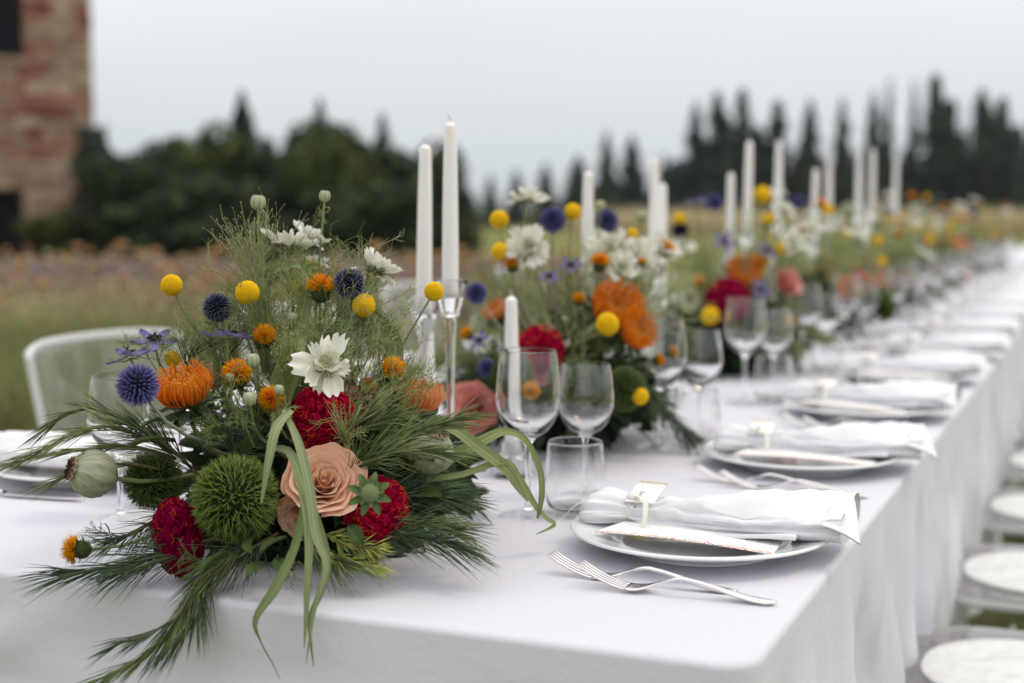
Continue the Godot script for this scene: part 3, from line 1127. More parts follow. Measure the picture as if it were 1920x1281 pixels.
func make_knife() -> Array:
	var h := Builder.new()
	h.grid(16, 20, func(s: float, t: float) -> Vector3:
		var a := s * TAU
		var w := lerpf(0.0045, 0.0095, smoothstep(0.0, 0.9, t)) * sqrt(maxf(0.0, 1.0 - pow(maxf(0.0, (t - 0.9) / 0.1), 2.0)))
		return Vector3(0.125 + t * 0.105, 0.007 + sin(a) * w * 0.55, cos(a) * w), Color(1, 1, 1))
	var bl := Builder.new()
	bl.sheet(4, 18, func(s: float, t: float) -> Vector3:
		var x := t * 0.127
		var w := 0.0095 * sqrt(clampf(t * 4.0, 0.02, 1.0)) * lerpf(1.0, 0.55, smoothstep(0.85, 1.0, t))
		return Vector3(x, 0.0045 + 0.001 * s, (s - 0.5) * 2.0 * w), 0.0016, Color(1, 1, 1))
	return [h.mesh(M.silver), bl.mesh(M.silver)]

func make_napkin() -> Node3D:
	var o := Node3D.new()
	o.name = "napkin"
	var nz := FastNoiseLite.new()
	nz.seed = 77
	nz.frequency = 1.0
	var y0 := 0.020
	var b := Builder.new()
	var knot := -0.088
	b.grid(64, 60, func(s: float, t: float) -> Vector3:
		var x := lerpf(-0.146, 0.166, t)
		var a := s * TAU
		var dk := x - knot
		var ha: float
		var hh: float
		var zc := -0.02
		if dk < 0.0:
			var q := clampf(-dk / 0.058, 0.0, 1.0)
			ha = 0.017 + 0.028 * sin(q * PI * 0.62)
			hh = 0.026 + 0.012 * sin(q * PI * 0.62)
			var cap := sqrt(maxf(0.0, 1.0 - pow(q, 6.0)))
			ha *= cap
			hh *= cap
			zc = -0.02 + 0.018 * q
		else:
			var q := clampf(dk / 0.254, 0.0, 1.0)
			ha = lerpf(0.019, 0.066, pow(q, 0.62))
			hh = lerpf(0.026, 0.042, smoothstep(0.0, 0.7, q))
			zc = -0.02 - 0.014 * q
		var near := exp(-pow(dk / 0.05, 2.0))
		var pleat := 1.0 + 0.13 * near * sin(a * 9.0 + x * 30.0) + 0.05 * nz.get_noise_2d(a * 1.5, x * 22.0)
		var cz := signf(cos(a)) * pow(absf(cos(a)), 0.75)
		var sy := signf(sin(a)) * pow(absf(sin(a)), 0.8)
		# folded layers show as grooves along the front
		var g := 0.0
		if cos(a) > 0.25 and dk > 0.0:
			g = 0.0055 * exp(-pow((sin(a) + 0.28 - 0.18 * dk / 0.2) / 0.10, 2.0)) + 0.003 * exp(-pow((sin(a) - 0.35) / 0.09, 2.0))
			g *= smoothstep(0.0, 0.05, dk)
		var top := (0.006 * sin(cz * 3.0 + x * 25.0) + 0.007 * nz.get_noise_2d(x * 16.0, cz * 1.6 + 5.0)) * clampf(sin(a) + 0.4, 0.0, 1.0) * smoothstep(0.0, 0.06, dk)
		zc += 0.006 * nz.get_noise_2d(x * 14.0, 8.0) * smoothstep(0.0, 0.06, dk)
		return Vector3(x, y0 + hh * (0.5 + 0.5 * sy) * pleat + top, zc + (ha * cz) * pleat - g), Color(1, 1, 1))
	part("folded_cloth", b.mesh(M.napkin), o)
	var lo := Builder.new()
	lo.sheet(10, 24, func(s: float, t: float) -> Vector3:
		var x := lerpf(knot + 0.01, 0.115, t)
		var w := lerpf(0.012, 0.052, pow(t, 0.6))
		return Vector3(x + 0.006 * s * t, y0 + 0.004 + 0.006 * t + 0.004 * sin(s * 3.0 + t * 5.0), -0.01 + w * s * 1.15), 0.005, Color(1, 1, 1))
	part("lower_fold", lo.mesh(M.napkin), o)
	var fl := Builder.new()
	fl.sheet(14, 14, func(s: float, t: float) -> Vector3:
		var x := 0.146 + t * lerpf(0.014, 0.044, s)
		var z := lerpf(-0.070, 0.034, s) + t * (0.012 - 0.02 * (1.0 - s))
		var y := y0 + lerpf(0.038, 0.029, s) + 0.010 * sin(s * PI * 1.1 + 0.3) * (0.3 + 0.7 * t) - t * t * 0.010 * s * s
		return Vector3(x, y, z), 0.0022, Color(1, 1, 1))
	part("loose_corner", fl.mesh(M.napkin), o)
	var rb := Builder.new()
	rb.grid(28, 4, func(s: float, t: float) -> Vector3:
		var a := s * TAU
		return Vector3(knot + (t - 0.5) * 0.010 + 0.002 * sin(a * 2.0), y0 + 0.0145 + 0.0165 * sin(a), -0.02 + 0.0205 * cos(a)), Color(1, 1, 1))
	rb.ball(Vector3(knot + 0.002, y0 + 0.031, -0.012), Vector3(0.008, 0.0055, 0.008), 10, 6, Color(1, 1, 1))
	part("ribbon_band", rb.mesh(M.ribbon), o)
	for q in [[[knot + 0.004, y0 + 0.033, -0.010], [knot + 0.022, y0 + 0.036, 0.006], [knot + 0.030, y0 + 0.020, 0.028], [knot + 0.030, y0 + 0.004, 0.040]], [[knot - 0.004, y0 + 0.026, -0.012], [knot - 0.03, y0 + 0.034, 0.004], [knot - 0.055, y0 + 0.026, 0.018], [knot - 0.075, y0 + 0.006, 0.024], [knot - 0.08, y0 + 0.001, 0.03]]]:
		var p := []
		for e in q:
			p.append(Vector3(e[0], e[1], e[2]))
		var pts := curve(p, 16)
		var ws := PackedFloat32Array()
		for i in pts.size():
			ws.append(0.0062)
		var tb := Builder.new()
		tb.ribbon(pts, ws, Vector3(0.3, 1, 0.2), 0.05, Color(1, 1, 1), Color(1, 1, 1), 0.6)
		part("ribbon_tail", tb.mesh(M.ribbon), o)
	return o

func card_texture(menu: bool) -> ImageTexture:
	var w := 512
	var h := 192
	var im := Image.create(w, h, false, Image.FORMAT_RGB8)
	im.fill(Color(0.91, 0.905, 0.90))
	rng.seed = 12
	if menu:
		# lines of small print run across the narrow way, a flowery border along the long edge
		for i in 13:
			var x := 40 + i * 34
			var y := 30 + rng.randi_range(0, 26)
			var stop := h - 52 - rng.randi_range(0, 30)
			while y < stop:
				var n := rng.randi_range(2, 6)
				im.fill_rect(Rect2i(x + rng.randi_range(0, 3), y, 2, n), Color(0.62, 0.62, 0.66))
				y += n + rng.randi_range(2, 3)
				if rng.randf() < 0.2:
					y += 6
		for i in 420:
			var k: Color = [Color(0.80, 0.33, 0.30), Color(0.90, 0.62, 0.30), Color(0.72, 0.30, 0.40), Color(0.90, 0.75, 0.62), Color(0.62, 0.60, 0.45)][rng.randi() % 5]
			im.fill_rect(Rect2i(rng.randi_range(0, w - 8), h - 1 - int(rng.randf() * rng.randf() * 30) - 4, rng.randi_range(3, 9), rng.randi_range(2, 5)), k)
	return ImageTexture.create_from_image(im)

func make_menu() -> Mesh:
	var b := Builder.new()
	b.sheet(24, 8, func(s: float, t: float) -> Vector3:
		return Vector3(lerpf(-0.102, 0.090, s) + 0.01 * (1.0 - t) + 0.016 * t * s, 0.0245 + 0.0028 * sin(s * PI) - 0.003 * s + 0.003 * t, lerpf(0.0, 0.078, t) + 0.016 * s), 0.0007, Color(1, 1, 1), true)
	var m := std(1, 1, 1, 0.7)
	m.albedo_texture = card_texture(true)
	m.texture_repeat = false
	return b.mesh(m)

func make_name_card() -> Node3D:
	var o := Node3D.new()
	o.name = "name_card"
	var fn := func(s: float, t: float) -> Vector3:
		return Vector3(-0.098 + s * 0.036 + t * 0.006, 0.058 - 0.010 * t + 0.002 * sin(t * 3.0), lerpf(-0.075, 0.0, t))
	var b := Builder.new()
	b.sheet(6, 12, fn, 0.0006, Color(1, 1, 1))
	part("card_paper", b.mesh(M.card), o)
	var g := Builder.new()
	rng.seed = 3
	g.sheet(6, 2, func(s: float, t: float) -> Vector3: return fn.call(s, t * 0.035) + Vector3(0, 0.0007, 0), 0.0004, Color(1, 1, 1))
	for i in 14:
		var p: Vector3 = fn.call(rng.randf(), 0.05 + rng.randf() * 0.10)
		g.ball(p + Vector3(0, 0.0005, 0), Vector3(0.0012, 0.0003, 0.0014), 6, 3, Color(1, 1, 1))
	part("gilt_edge", g.mesh(M.gold), o)
	# a handwritten first name running along the card
	var ink := Builder.new()
	for st in [[[.25, .86], [.33, .40], [.40, .70], [.50, .36], [.56, .74]], [[.60, .62], [.66, .52], [.70, .64], [.66, .70], [.62, .62]], [[.72, .5], [.74, .66]], [[.78, .5], [.82, .64], [.87, .48], [.82, .86]]]:
		var p := []
		for e in st:
			var q: Vector3 = fn.call(0.32 + (e[1] - 0.5) * 0.55, 0.80 - (e[0] - 0.5) * 0.62)
			p.append(q + Vector3(0, 0.0007, 0))
		ink.tube(curve(p, 20), 0.00022, 0.0003, 4, Color(1, 1, 1), Color(1, 1, 1))
	part("ink_lettering", ink.mesh(M.ink), o)
	return o

func candlestick(at: Vector3, h: float, label: String) -> void:
	var o := root("glass_candlestick", at)
	var key := "stick%.3f" % h
	if h > 0.10:
		var b := Builder.new()
		b.lathe(smooth_prof([[0, 0], [0.049, 0.0], [0.051, 0.002], [0.048, 0.0045], [0.030, 0.007], [0.012, 0.012], [0.0065, 0.024]], 30), 48, Color(1, 1, 1))
		b.lathe(smooth_prof([[0.0065, 0.024], [0.0062, h * 0.45], [0.0072, h * 0.62], [0.0098, h - 0.052]], 26), 8, Color(1, 1, 1))
		b.lathe(smooth_prof([[0.0098, h - 0.052], [0.0135, h - 0.049], [0.0135, h - 0.045], [0.0165, h - 0.034], [0.0225, h - 0.008], [0.0235, h - 0.002], [0.0228, h], [0.0208, h - 0.002], [0.0150, h - 0.022], [0.0115, h - 0.0235], [0.0, h - 0.0235]], 44), 32, Color(1, 1, 1))
		part("glass_stem", b.mesh(M.glass), o)
	else:
		var b := Builder.new()
		b.lathe(smooth_prof([[0, 0], [0.030, 0.0], [0.032, 0.003], [0.031, h * 0.5], [0.019, h * 0.62], [0.0175, h - 0.002], [0.0165, h], [0.013, h - 0.003], [0.0125, h * 0.55], [0.0, h * 0.53]], 44), 32, Color(1, 1, 1))
		part("glass_block", b.mesh(M.glass), o)
	tag(o, label, "candlestick", "glass candlesticks down the middle of the table")

func candle(at: Vector3, length: float, lean: Vector3, label: String) -> void:
	var o := root("taper_candle", at)
	var b := Builder.new()
	b.lathe(smooth_prof([[0, 0.0], [0.0112, 0.0], [0.0114, 0.02], [0.0106, length * 0.5], [0.0088, length - 0.016], [0.0072, length - 0.005], [0.0035, length - 0.0008], [0.0, length]], 40), 20, Color(1, 1, 1))
	part("wax_body", b.mesh(M.wax), o)
	var w := Builder.new()
	w.tube(PackedVector3Array([Vector3(0, length - 0.002, 0), Vector3(-0.0005, length + 0.005, 0), Vector3(-0.003, length + 0.010, 0.001)]), 0.0011, 0.0009, 5, Color(1, 1, 1), Color(1, 1, 1))
	part("wick", w.mesh(M.wick), o)
	o.basis = along((Vector3.UP + lean).normalized())
	tag(o, label, "candle", "white taper candles down the middle of the table")

func make_chair() -> Node3D:
	# faces -x; the origin is on the ground below the seat's middle
	var o := Node3D.new()
	o.name = "clear_chair"
	var rounded := func(hx: float, hz: float, r: float, k: int) -> PackedVector2Array:
		var out := PackedVector2Array()
		for q in 4:
			var cx := (hx - r) * (1 if q == 0 or q == 3 else -1)
			var cz := (hz - r) * (1 if q < 2 else -1)
			for i in k + 1:
				var a := PI / 2 * (q + float(i) / k)
				out.append(Vector2(cx + cos(a) * r, cz + sin(a) * r))
		return out
	var slab := func(p: PackedVector2Array, y0: float, y1: float, dish: float) -> Builder:
		var b := Builder.new()
		var n := p.size()
		for q in [[1.0, y0], [1.0, y1]]:
			for e in p:
				b.vert(Vector3(e.x * q[0], q[1], e.y * q[0]), Color(1, 1, 1))
		for i in n:
			var j := (i + 1) % n
			b.quad(i, n + i, n + j, j)
		for s in 2:
			var f := b.v.size()
			var rings := [1.0, 0.97, 0.85, 0.6, 0.3]
			for r in rings:
				for e in p:
					b.vert(Vector3(e.x * r, (y1 if s else y0) - dish * (1.0 - r * r) + (0.003 if s and r == 0.97 else 0.0), e.y * r), Color(1, 1, 1))
			var c := b.vert(Vector3(0, (y1 if s else y0) - dish, 0), Color(1, 1, 1))
			for r in rings.size() - 1:
				for i in n:
					var j := (i + 1) % n
					if s:
						b.quad(f + r * n + i, f + (r + 1) * n + i, f + (r + 1) * n + j, f + r * n + j)
					else:
						b.quad(f + r * n + j, f + (r + 1) * n + j, f + (r + 1) * n + i, f + r * n + i)
			for i in n:
				var j := (i + 1) % n
				var l := f + (rings.size() - 1) * n
				if s:
					b.tri(l + i, c, l + j)
				else:
					b.tri(l + j, c, l + i)
		return b
	part("seat", slab.call(rounded.call(0.215, 0.23, 0.12, 8), 0.436, 0.452, 0.0).mesh(M.seat_clear), o)
	part("seat_pad", slab.call(rounded.call(0.150, 0.155, 0.14, 10), 0.4528, 0.4568, 0.002).mesh(M.sky_sheen), o, Transform3D(Basis(), Vector3(-0.025, 0, 0)))  # thin white oval disc modelled in place of the sky's reflection
	var rim := Builder.new()
	var rp: PackedVector2Array = rounded.call(0.216, 0.231, 0.12, 8)
	var ring := PackedVector3Array()
	for e in rp:
		ring.append(Vector3(e.x, 0.444, e.y))
	ring.append(ring[0])
	rim.tube(ring, 0.0075, 0.0075, 6, Color(1, 1, 1), Color(1, 1, 1))
	part("seat_rim", rim.mesh(M.edge), o)
	for s in [-1, 1]:
		var r := Builder.new()
		r.box(Vector3(-0.20, 0.375, s * 0.195 - 0.006), Vector3(0.20, 0.425, s * 0.195 + 0.006), 0.002)
		part("side_rail", r.mesh(M.pane), o)
		var e := Builder.new()
		e.box(Vector3(-0.20, 0.368, s * 0.195 - 0.006), Vector3(0.20, 0.3745, s * 0.195 + 0.006), 0.002)
		part("rail_edge", e.mesh(M.edge), o)
		var bk := Builder.new()
		bk.box(Vector3(-0.212, 0.372, s * 0.2045 - 0.003), Vector3(-0.178, 0.428, s * 0.2045 + 0.003), 0.001)
		part("bracket", bk.mesh(M.bracket, true), o)
		for q in [-0.195, -0.075, 0.165]:
			var t := Builder.new()
			t.lathe(PackedVector2Array([Vector2(0, 0), Vector2(0.006, 0), Vector2(0.006, 0.003), Vector2(0.003, 0.005), Vector2(0, 0.005)]), 12, Color(1, 1, 1))
			part("bolt", t.mesh(M.steel), o, Transform3D(Basis(Vector3.RIGHT, PI / 2 * s), Vector3(q, 0.40, s * (0.2077 if q < -0.19 else 0.202))))
		for q in [-1, 1]:
			var l := Builder.new()
			l.tube(PackedVector3Array([Vector3(q * 0.175, 0.43, s * 0.17), Vector3(q * 0.195, 0.2, s * 0.18), Vector3(q * 0.21, 0.0, s * 0.19)]), 0.019, 0.014, 12, Color(1, 1, 1), Color(1, 1, 1))
			part("leg", l.mesh(M.pane), o)
	var back := func(s: float, t: float) -> Vector3:
		var u := s * 2.0 - 1.0
		var w := 0.235 * lerpf(0.86, 1.0, t)
		return Vector3(0.21 + 0.055 * t - 0.075 * u * u, lerpf(0.46, 0.88 - 0.012 * pow(absf(u), 6.0), t), u * w)
	var p := Builder.new()
	p.sheet(28, 14, back, 0.009, Color(1, 1, 1))
	part("backrest", p.mesh(M.back_clear), o)
	var edge := PackedVector3Array()
	for i in 9:
		edge.append(back.call(0.0, i / 8.0 * 0.97))
	for i in 29:
		edge.append(back.call(i / 28.0, 1.0))
	for i in 9:
		edge.append(back.call(1.0, (8 - i) / 8.0 * 0.97))
	var eb := Builder.new()
	eb.tube(edge, 0.0085, 0.0085, 8, Color(1, 1, 1), Color(1, 1, 1))
	part("backrest_edge_gleam", eb.mesh(M.edge), o)  # added whitish tube, the sky's gleam painted along the panel edge
	return o

# ---------------------------------------------------------------- setting and background
func tuft(h: float, n: int, spread: float, k: Color, top: Color, w: float) -> Mesh:
	var b := Builder.new()
	for i in n:
		var a := rnd(0, TAU)
		var p := Vector3(cos(a), 0, sin(a)) * rnd(0, spread)
		var d := Vector3(cos(a) * rnd(0.05, 0.4), 1, sin(a) * rnd(0.05, 0.4)).normalized()
		var ln := h * rnd(0.6, 1.1)
		var kk := rnd(0.7, 1.25)
		b.ribbon(PackedVector3Array([p, p + d * ln * 0.5, p + d * ln + Vector3(d.x, -0.1, d.z) * ln * 0.25]), PackedFloat32Array([w, w * 0.8, w * 0.1]), any_side(d), 0.1, k * kk, top * kk)
	return b.mesh(M.far_leaf)

func bloom(h: float, heads: int, spread: float, stem: Color, k: Color, r: float, flat: float) -> Mesh:
	var b := Builder.new()
	for i in heads:
		var a := i * 2.4 + rnd(0, 1)
		var p := Vector3(cos(a), 0, sin(a)) * rnd(0, spread)
		var hh := h * rnd(0.75, 1.1)
		var e := p * 1.5 + Vector3(0, hh, 0)
		b.tube(PackedVector3Array([p * 0.3, p * 0.9 + Vector3(0, hh * 0.5, 0), e]), 0.006, 0.004, 3, stem, stem)
		b.ball(e, Vector3(r, r * flat, r) * rnd(0.7, 1.2), 6, 4, k * rnd(0.75, 1.25))
	return b.mesh(M.far_leaf)

func scatter(called: String, m: Mesh, places: Array, label: String, category: String) -> void:
	var mm := MultiMesh.new()
	mm.transform_format = MultiMesh.TRANSFORM_3D
	mm.mesh = m
	mm.instance_count = places.size()
	for i in places.size():
		var q: Array = places[i]
		mm.set_instance_transform(i, Transform3D(Basis(Vector3.UP, q[1]) * Basis.from_scale(Vector3.ONE * q[2]), q[0]))
	var o := MultiMeshInstance3D.new()
	o.name = named(called)
	o.multimesh = mm
	add_child(o, true)
	tag(o, label, category, "", "stuff")

func crown_mesh(shape: String, n: int, sd: int, dark: Color, light: Color, size: float) -> Mesh:
	# leaf clumps through a crown one unit tall and one unit wide
	rng.seed = sd
	var b := Builder.new()
	var lobes := []
	for i in 16:
		lobes.append([Vector3(rnd(-0.36, 0.36), rnd(0.14, 0.78), rnd(-0.36, 0.36)), rnd(0.14, 0.26), rnd(0.6, 1.3)])
	for i in n:
		var p: Vector3
		var d: Vector3
		var k := 1.0
		if shape == "conifer":
			var y := pow(rng.randf(), 1.35)
			var a := rnd(0, TAU)
			if rng.randf() < 0.12:
				y *= 0.9
			var layer := 0.62 + 0.38 * sin(y * 38.0 + a * 2.0 + 2.0 * sin(a * 3.0 + y * 9.0))
			var r := 0.5 * pow(1.0 - pow(y, 1.25), 0.8) * layer * (0.82 + 0.25 * sin(a * 3.0 + sd)) * sqrt(rng.randf())
			p = Vector3(cos(a) * r, y, sin(a) * r)
			d = Vector3(cos(a), rnd(-0.3, 0.8), sin(a)).normalized()
			k = rnd(0.6, 1.3) * (0.75 + 0.5 * layer)
		elif shape == "clump":
			# several pointed stems of unlike height grown into one another
			var l: Array = lobes[i % 7]
			var y := pow(rng.randf(), 1.2)
			var top: float = 0.55 + 0.45 * (l[2] - 0.6) / 0.7
			if i % 7 == 0:
				top = 1.0
			var a := rnd(0, TAU)
			var r := 0.24 * pow(1.0 - y, 0.65) * (0.55 + 0.45 * sin(y * 31.0 + a * 2.0 + i % 7)) * sqrt(rng.randf()) + 0.02
			p = Vector3((l[0] as Vector3).x * 0.85 + cos(a) * r, y * top, (l[0] as Vector3).z * 0.85 + sin(a) * r)
			d = Vector3(cos(a), rnd(-0.3, 0.8), sin(a)).normalized()
			k = l[2] * rnd(0.65, 1.3)
		else:
			var l: Array = lobes[i % 16]
			d = rdir()
			p = l[0] + d * l[1] * pow(rng.randf(), 0.33) * Vector3(1, 0.9, 1)
			k = l[2] * rnd(0.7, 1.3)
		var s := size * rnd(0.6, 1.3)
		var x := any_side(d) * s
		var z := d.cross(x.normalized()) * s
		var kc := dark.lerp(light, rng.randf()) * k
		var f := b.v.size()
		b.vert(p - x * 0.5, kc)
		b.vert(p + z * 0.4 + d * s * 0.2, kc)
		b.vert(p + x * 0.5, kc)
		b.vert(p - z * 0.4 + d * s * 0.15, kc)
		b.tri(f, f + 1, f + 2)
		b.tri(f, f + 2, f + 3)
	return b.mesh(M.far_leaf)

func trunk_mesh(limbs: int, sd: int) -> Mesh:
	rng.seed = sd
	var b := Builder.new()
	var k := Color(1, 1, 1)
	b.tube(PackedVector3Array([Vector3.ZERO, Vector3(0.01, 0.3, 0), Vector3(-0.01, 0.6, 0.01), Vector3(0, 0.93, 0)]), 0.035, 0.006, 7, k, k)
	for i in limbs:
		var y := rnd(0.12, 0.75)
		var a := rnd(0, TAU)
		var l := 0.34 * (1.0 - y * 0.6)
		b.tube(PackedVector3Array([Vector3(0, y, 0), Vector3(cos(a) * l * 0.5, y + 0.07, sin(a) * l * 0.5), Vector3(cos(a) * l, y + 0.18, sin(a) * l)]), 0.013, 0.003, 5, k, k)
	return b.mesh(M.bark)

func tree(called: String, crown: Mesh, trunk: Mesh, at: Vector3, h: float, w: float, turn: float, label: String, category: String, group: String) -> void:
	var o := root(called, at)
	o.rotation.y = turn
	part("crown", crown, o, Transform3D(Basis.from_scale(Vector3(w, h * 0.985, w)), Vector3(0, h * 0.015, 0)))
	part("trunk", trunk, o, Transform3D(Basis.from_scale(Vector3(minf(w, h * 0.5), h * 0.92, minf(w, h * 0.5))), Vector3.ZERO))
	tag(o, label, category, group)

func stone_house(corner: Vector3, turn: float) -> void:
	# local x runs left along the front from the visible corner, z towards the viewer
	var o := root("stone_house", corner)
	o.rotation.y = turn
	var hh := 9.0
	var wl := 9.0
	# openings on the front: [x right edge, x left edge, y0, y1]
	var holes := [[-1.33, -2.9, 4.18, 6.2], [-1.44, -3.0, 0.0, 1.54]]
	var wall := node("wall", o)
	var slabs := [[-1.33, 0.0, 0.0, hh], [-wl, -3.0, 0.0, hh], [-3.0, -1.33, 1.54, 4.18], [-3.0, -1.33, 6.2, hh], [-1.44, -1.33, 0.0, 1.54], [-3.0, -2.9, 4.18, 6.2]]
	var b := Builder.new()
	for q in slabs:
		b.box(Vector3(q[0], q[2], -0.5), Vector3(q[1], q[3], 0.0), 0.0)
	b.box(Vector3(-0.5, 0, -7.0), Vector3(0.0, hh, -0.502), 0.0)
	b.box(Vector3(-wl, 0, -7.0), Vector3(-wl + 0.5, hh, -0.502), 0.0)
	b.box(Vector3(-wl + 0.502, 0, -7.0), Vector3(-0.502, hh, -6.5), 0.0)
	part("mortar_core", b.mesh(M.mortar, true), wall)
	var rf := Builder.new()
	rf.box(Vector3(-wl - 0.3, hh, -7.3), Vector3(0.3, hh + 0.25, 0.3), 0.02)
	part("roof", rf.mesh(M.stones[5], true), o)
	# stones: a few chamfered shapes, each laid proud of the mortar
	var shapes := []
	rng.seed = 90
	for i in 7:
		var s := Builder.new()
		s.box(Vector3(-0.5, -0.5, -0.5), Vector3(0.5, 0.5, 0.5), 0.09)
		for k in s.v.size():
			s.v[k] += rdir() * 0.035
		shapes.append(s.mesh(null, true))
	var nz := FastNoiseLite.new()
	nz.seed = 14
	nz.frequency = 0.55
	nz.fractal_octaves = 2
	var y := 0.02
	while y < 6.6:
		var ch := rnd(0.15, 0.27)
		var x := 0.015
		while x > -3.3:
			var cw := rnd(0.24, 0.52)
			var mid := Vector2(x - cw * 0.5, y + ch * 0.5)
			var hit := false
			for q in holes:
				if mid.x - cw * 0.5 < q[0] and mid.x + cw * 0.5 > q[1] and mid.y > q[2] - 0.03 and mid.y < q[3] + 0.03:
					hit = true
					if x > q[0] + 0.12:
						cw = x - q[0] - 0.01
						mid.x = x - cw * 0.5
						hit = false
			if not hit:
				var n := nz.get_noise_2d(mid.x * 1.1, mid.y * 2.0) + rnd(-0.16, 0.16)
				var pick := 0
				if n > 0.10:
					pick = 3 + rng.randi() % 3
				elif n > -0.02:
					pick = [2, 5, 0][rng.randi() % 3]
				else:
					pick = rng.randi() % 3
				var st := part("stone", shapes[rng.randi() % 7], wall, Transform3D(Basis.from_scale(Vector3(cw - 0.018, ch - 0.018, 0.16)), Vector3(mid.x, mid.y, rnd(-0.055, -0.03) + 0.02)))
				st.material_override = M.stones[pick]
			x -= cw
		y += ch
	# upper window and lower door, both deep and dark
	var w := node("window", o)
	var fr := Builder.new()
	fr.box(Vector3(-2.89, 4.20, -0.30), Vector3(-2.82, 6.18, -0.22), 0.004)
	fr.box(Vector3(-1.41, 4.20, -0.30), Vector3(-1.34, 6.18, -0.22), 0.004)
	fr.box(Vector3(-2.818, 4.20, -0.30), Vector3(-1.412, 4.28, -0.22), 0.004)
	fr.box(Vector3(-2.818, 6.10, -0.30), Vector3(-1.412, 6.18, -0.22), 0.004)
	fr.box(Vector3(-2.14, 4.282, -0.30), Vector3(-2.07, 6.098, -0.22), 0.004)
	part("frame", fr.mesh(M.dark_wood, true), w)
	for q in [-2.80, -2.05]:
		var g := Builder.new()
		g.box(Vector3(q, 4.29, -0.27), Vector3(q + 0.63, 6.09, -0.255), 0.0)
		part("pane", g.mesh(M.dark_pane, true), w)
	var sl := Builder.new()
	sl.box(Vector3(-3.05, 4.06, -0.3), Vector3(-1.22, 4.178, 0.12), 0.012)
	part("sill", sl.mesh(M.stones[0], true), w)
	var dr := node("door", o)
	for i in 7:
		var pl := Builder.new()
		pl.box(Vector3(-2.96 + i * 0.21, 0.02, -0.34), Vector3(-2.96 + i * 0.21 + 0.2, 1.52, -0.29), 0.006)
		part("plank", pl.mesh(M.dark_wood, true), dr)
	tag(o, "stone and brick house with a dark window and door at the left", "house")

func ivy(at: Vector3, turn: float) -> void:
	rng.seed = 61
	var o := root("ivy", at)
	o.rotation.y = turn
	var b := Builder.new()
	for i in 2600:
		var y := pow(rng.randf(), 1.15) * 2.75
		var half := 0.30 + 0.42 * (1.0 - y / 2.75) + 0.08 * sin(y * 7.0)
		var p := Vector3(rnd(-half, half) + 0.12 - y * 0.10, y, rnd(-0.25, 0.22))
		var d := Vector3(rnd(-.6, .6), rnd(-.5, .5), 1).normalized()
		var s := rnd(0.05, 0.11)
		var k := Color(0.022, 0.036, 0.024).lerp(Color(0.085, 0.11, 0.075), rng.randf() * rng.randf()) * rnd(0.7, 1.3)
		var x := any_side(d) * s
		var z := d.cross(x.normalized()) * s
		var f := b.v.size()
		b.vert(p - x * 0.5, k)
		b.vert(p + z * 0.5, k)
		b.vert(p + x * 0.5, k)
		b.vert(p - z * 0.5, k)
		b.tri(f, f + 1, f + 2)
		b.tri(f, f + 2, f + 3)
	part("leaves", b.mesh(M.far_leaf), o, Transform3D(), "stuff")
	var st := Builder.new()
	for i in 5:
		var x := rnd(-0.25, 0.3)
		st.tube(PackedVector3Array([Vector3(x, 0, 0), Vector3(x * 0.7 + 0.1, 1.0, 0.02), Vector3(x * 0.4, 2.4, 0)]), 0.03, 0.01, 5, Color(1, 1, 1), Color(1, 1, 1))
	part("woody_stems", st.mesh(M.bark), o)
	tag(o, "dark green ivy climbing the corner of the stone house", "ivy")

# ---------------------------------------------------------------- arrangements
func dress(o: Node3D, centre: Vector3, list: Array, near: bool) -> void:
	# list rows: [kind, place, size, direction, variant, squash]
	var i := 0
	for q in list:
		var at: Vector3 = q[1]
		rng.seed = 500 + i
		var foot := centre + Vector3(clampf((at.x - centre.x) * 0.25, -0.05, 0.05) + rnd(-.01, .01), 0.02, clampf((at.z - centre.z) * 0.25, -0.05, 0.05) + rnd(-.01, .01))
		flower(o, q[0], at, q[2], q[3], foot, q[4], near, q[5])
		i += 1

func far_arrangement(centre: Vector3, sd: int, label: String) -> void:
	var o := root("flower_arrangement")
	var r := RandomNumberGenerator.new()
	r.seed = sd
	var kinds := ["rose", "cockscomb", "pincushion", "pincushion", "green_ball", "green_ball", "scabiosa", "scabiosa", "scabiosa", "scabiosa", "billy_button", "billy_button", "billy_button", "billy_button", "safflower", "safflower", "safflower", "safflower", "safflower", "globe_thistle", "globe_thistle", "nigella", "nigella", "rose", "seed_bud", "poppy_pod"]
	var sizes := {"rose": 0.075, "cockscomb": 0.085, "pincushion": 0.085, "green_ball": 0.085, "scabiosa": 0.068, "billy_button": 0.028, "safflower": 0.034, "globe_thistle": 0.038, "nigella": 0.055, "seed_bud": 0.018, "poppy_pod": 0.05}
	var list := []
	var i := 0
	for k in kinds:
		var big: bool = sizes[k] > 0.07 and k != "scabiosa"
		var a := i * 2.4 + r.randf_range(-0.4, 0.4)
		var e: float = r.randf_range(0.05, 0.75) if big else r.randf_range(0.5, 1.35)
		var ln: float = r.randf_range(0.15, 0.21) if big else r.randf_range(0.24, 0.39)
		var d := Vector3(cos(a) * cos(e), sin(e), sin(a) * cos(e) * 1.25)
		list.append([k, centre + d * Vector3(ln, ln * 1.1, ln), sizes[k] * r.randf_range(1.0, 1.3), (d + Vector3(0, 0.35, 0)).normalized(), 1 if k in ["globe_thistle"] else (r.randi() % 2 if k in ["rose", "pincushion", "cockscomb", "green_ball"] else 0), Vector3.ONE])
		i += 1
	dress(o, centre, list, false)
	greens(o, centre, r, 9, 24)
	tag(o, label, "flower arrangement", "flower arrangements down the middle of the table")

